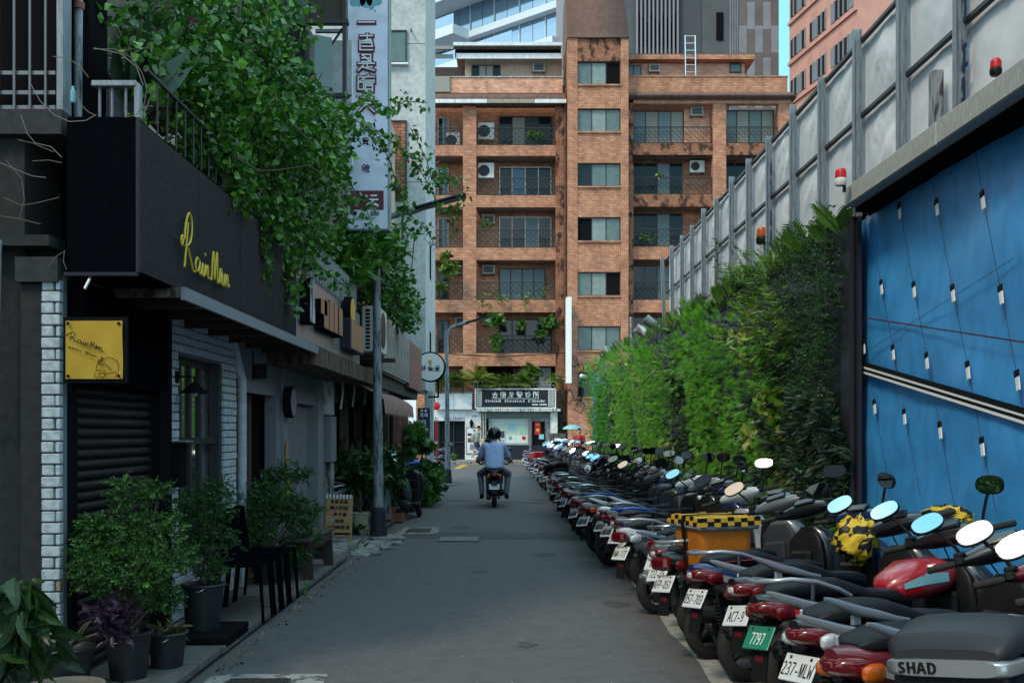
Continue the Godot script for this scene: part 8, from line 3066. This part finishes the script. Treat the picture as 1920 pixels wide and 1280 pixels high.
# a pot with soil; base at the origin p
func pot(t: Node3D, p: Vector3, r0: float, r1: float, h: float, m: Material, handle := false) -> void:
	var b := Mb.new()
	b.x = Transform3D(Basis(), p)
	b.lathe([Vector2(r0, 0), Vector2(r1, h - .02), Vector2(r1 + .012, h - .015), Vector2(r1 + .012, h), Vector2(r1 - .012, h), Vector2(r1 - .02, h - .04)], 22)
	var pm := wp(b, "pot", m, t)
	b = Mb.new()
	b.x = Transform3D(Basis(), p)
	b.lathe([Vector2(r1 - .015, h - .045), Vector2(.01, h - .035)], 18, false)
	wp(b, "soil", mats.soil, t)
	if handle:
		b = Mb.new()
		b.tube([p + Vector3(-.05, h - .03, r1 + .012), p + Vector3(-.02, h - .045, r1 + .03), p + Vector3(.03, h - .035, r1 + .028), p + Vector3(.05, h - .02, r1 + .012)], .003, 5)
		wp(b, "wire_handle", mats.chrome, pm)

func stems(t: Node3D, p: Vector3, tips: Array, r: RandomNumberGenerator) -> void:
	for q in tips:
		var b := Mb.new()
		var e: Vector3 = q
		b.tube([p + Vector3(r.randf_range(-.03, .03), 0, r.randf_range(-.03, .03)), p.lerp(e, .5) + Vector3(r.randf_range(-.03, .03), .03, 0), e], [.010, .007, .003], 5)
		wp(b, "stem", mats.bark, t)

func potted(label: String, p: Vector3, potspec: Array, list: Array, kind: String, s: float, dark: Color, bright: Color, sd: int, sag := 0.0) -> void:
	var r := RandomNumberGenerator.new()
	r.seed = sd
	var t := thing("potted_plant", p, label, "potted plant")
	if potspec:
		pot(t, p, potspec[0], potspec[1], potspec[2], mats[potspec[3]], potspec[4])
	var a: Array = []
	var c: Array = []
	clumps(list, s, dark, bright, r, a, c, sag)
	swarm("foliage", leaf(kind), mats.leaf, a, c, t)
	var tips: Array = []
	for q in list:
		tips.append(at(q[0], q[1], q[2]))
		tips.append(at(q[0] + q[3] * .5, q[1] - q[4] * .4, q[2]))
	stems(t, p + Vector3(0, potspec[2] if potspec else 0.0, 0), tips, r)

func pots() -> void:
	var dk := Color(.02, .065, .012)
	var br := Color(.075, .20, .03)
	potted("large bushy green shrub in a black bucket with a wire handle, before the shutter", Vector3(-2.25, .05, -6.25), [.10, .13, .30, "pot_black", true], [[195, 1030, 6.2, 55, 52, .18, 250], [270, 985, 6.4, 70, 24, .2, 230], [300, 1050, 6.2, 56, 26, .2, 190], [235, 1085, 6.1, 74, 26, .2, 170], [265, 1015, 6.3, 80, 20, .2, 120], [225, 930, 6.3, 10, 36, .06, 60], [285, 920, 6.4, 26, 16, .08, 70], [170, 1070, 6.0, 34, 40, .12, 160], [310, 1120, 6.2, 30, 24, .12, 110], [180, 985, 6.2, 22, 18, .1, 80]], "sprig", .085, dk, br, 1)
	potted("purple-leaved plant in the black pot in front of the large shrub", Vector3(-2.47, .05, -5.9), [.11, .15, .28, "pot_black", false], [[210, 1150, 5.9, 38, 26, .14, 150], [220, 1190, 5.9, 26, 16, .1, 70]], "leaf_long", .065, Color(.022, .008, .022), Color(.05, .018, .055), 2)
	potted("big drooping-leaved plant at the bottom left corner, nearest the camera", Vector3(-2.4, .0, -4.75), [.14, .18, .30, "pot_stone", false], [[20, 1110, 4.8, 40, 45, .14, 60], [50, 1170, 4.8, 40, 50, .14, 66], [15, 1200, 4.8, 40, 45, .14, 50], [95, 1200, 5.0, 22, 40, .1, 14]], "leaf_long", .16, Color(.010, .034, .008), Color(.026, .075, .014), 3, 1.1)
	potted("rusty-leaved low plant in a ribbed black pot beside the wire-handled bucket", Vector3(-2.12, .05, -6.55), [.09, .115, .24, "pot_black", true], [[305, 1195, 6.6, 26, 20, .12, 130], [325, 1185, 6.6, 18, 14, .1, 50]], "leaf_lance", .07, Color(.05, .06, .015), Color(.22, .11, .03), 4)
	potted("airy green shrub in a big black pot on the black platform", Vector3(-2.19, .125, -7.55), [.115, .145, .32, "pot_black", true], [[380, 955, 7.6, 55, 40, .2, 270], [400, 1010, 7.6, 44, 36, .2, 170], [360, 1040, 7.5, 26, 34, .14, 130], [400, 1070, 7.6, 24, 26, .12, 90], [410, 920, 7.7, 24, 22, .1, 110]], "sprig", .075, dk, Color(.055, .15, .028), 5)
	potted("wide dark green shrub growing behind the black chairs and the bench", Vector3(-2.33, .05, -10.2), [.13, .16, .32, "pot_black", false], [[500, 935, 10.1, 50, 34, .3, 310], [550, 960, 10.4, 50, 36, .3, 330], [480, 990, 9.9, 34, 36, .25, 150], [570, 1010, 10.6, 28, 36, .2, 150], [520, 890, 10.2, 20, 18, .1, 90], [560, 890, 10.6, 18, 20, .1, 70], [540, 1040, 10.4, 40, 24, .2, 160]], "sprig", .10, dk, Color(.055, .15, .028), 6)
	potted("leafy plant in a cream pot just left of the nearer lamp post", Vector3(-2.19, .05, -15.3), [.10, .135, .32, "pot_cream", false], [[670, 900, 15.4, 34, 40, .25, 150], [650, 870, 15.4, 20, 30, .2, 70], [695, 880, 15.6, 26, 30, .2, 80], [660, 990, 15.2, 12, 12, .1, 40]], "leaf_long", .24, Color(.014, .045, .012), Color(.05, .13, .03), 7, .3)
	potted("tall glossy plant right of the nearer lamp post", Vector3(-2.0, .05, -17.2), [.10, .13, .25, "terracotta", false], [[735, 860, 17.0, 22, 30, .2, 90], [740, 900, 17.0, 18, 26, .2, 60]], "leaf_long", .24, Color(.014, .045, .012), Color(.05, .13, .03), 8, .3)
	potted("broad-leaved bush spreading over the kerb left of the far lamp post", Vector3(-1.9, .05, -22.0), [], [[800, 895, 22.0, 28, 34, .4, 340], [815, 910, 22.5, 20, 26, .3, 180], [785, 880, 22.0, 22, 24, .3, 160], [795, 930, 21.6, 22, 12, .3, 120]], "leaf_heart", .16, Color(.025, .085, .014), Color(.12, .24, .035), 9, .3)
	potted("light green climber hanging in front of the navy banner", Vector3(-2.05, .05, -24.2), [.1, .13, .25, "pot_black", false], [[780, 810, 24.0, 16, 20, .3, 110], [795, 835, 24.2, 16, 14, .3, 80], [770, 840, 24.0, 10, 26, .2, 60]], "palmate", .14, Color(.04, .12, .016), Color(.14, .30, .04), 10, .4)
	potted("dark shrub in a plastic pot under the parked black scooter", Vector3(-1.9, .05, -19.6), [.12, .14, .16, "pot_black", false], [[762, 930, 19.5, 14, 18, .2, 60], [770, 890, 19.8, 16, 22, .2, 80]], "leaf_lance", .17, Color(.02, .06, .012), Color(.06, .15, .03), 11, .1)
	# empty stone planter at the frame's lower edge
	var t := thing("stone_planter", Vector3(-2.15, 0, -5.6), "round stone planter rim at the bottom edge under the purple plant", "planter")
	pot(t, Vector3(-2.33, .0, -5.55), .15, .19, .20, mats.pot_stone)
	# weeds in the gutter
	var r := RandomNumberGenerator.new()
	r.seed = 4
	var a: Array = []
	var c: Array = []
	for k in 120:
		var z := -r.randf_range(9.0, 30.0)
		a.append(facing(Vector3(r.randfn(0, .5), 1, r.randfn(0, .5)), r.randf() * TAU, r.randf_range(.05, .14), Vector3(-1.95 + r.randfn(0, .04), .03, z)))
		c.append(Color(.03, .08, .014) * r.randf_range(.7, 1.5))
	swarm("gutter_weeds", leaf("leaf_lance"), mats.leaf, a, c)
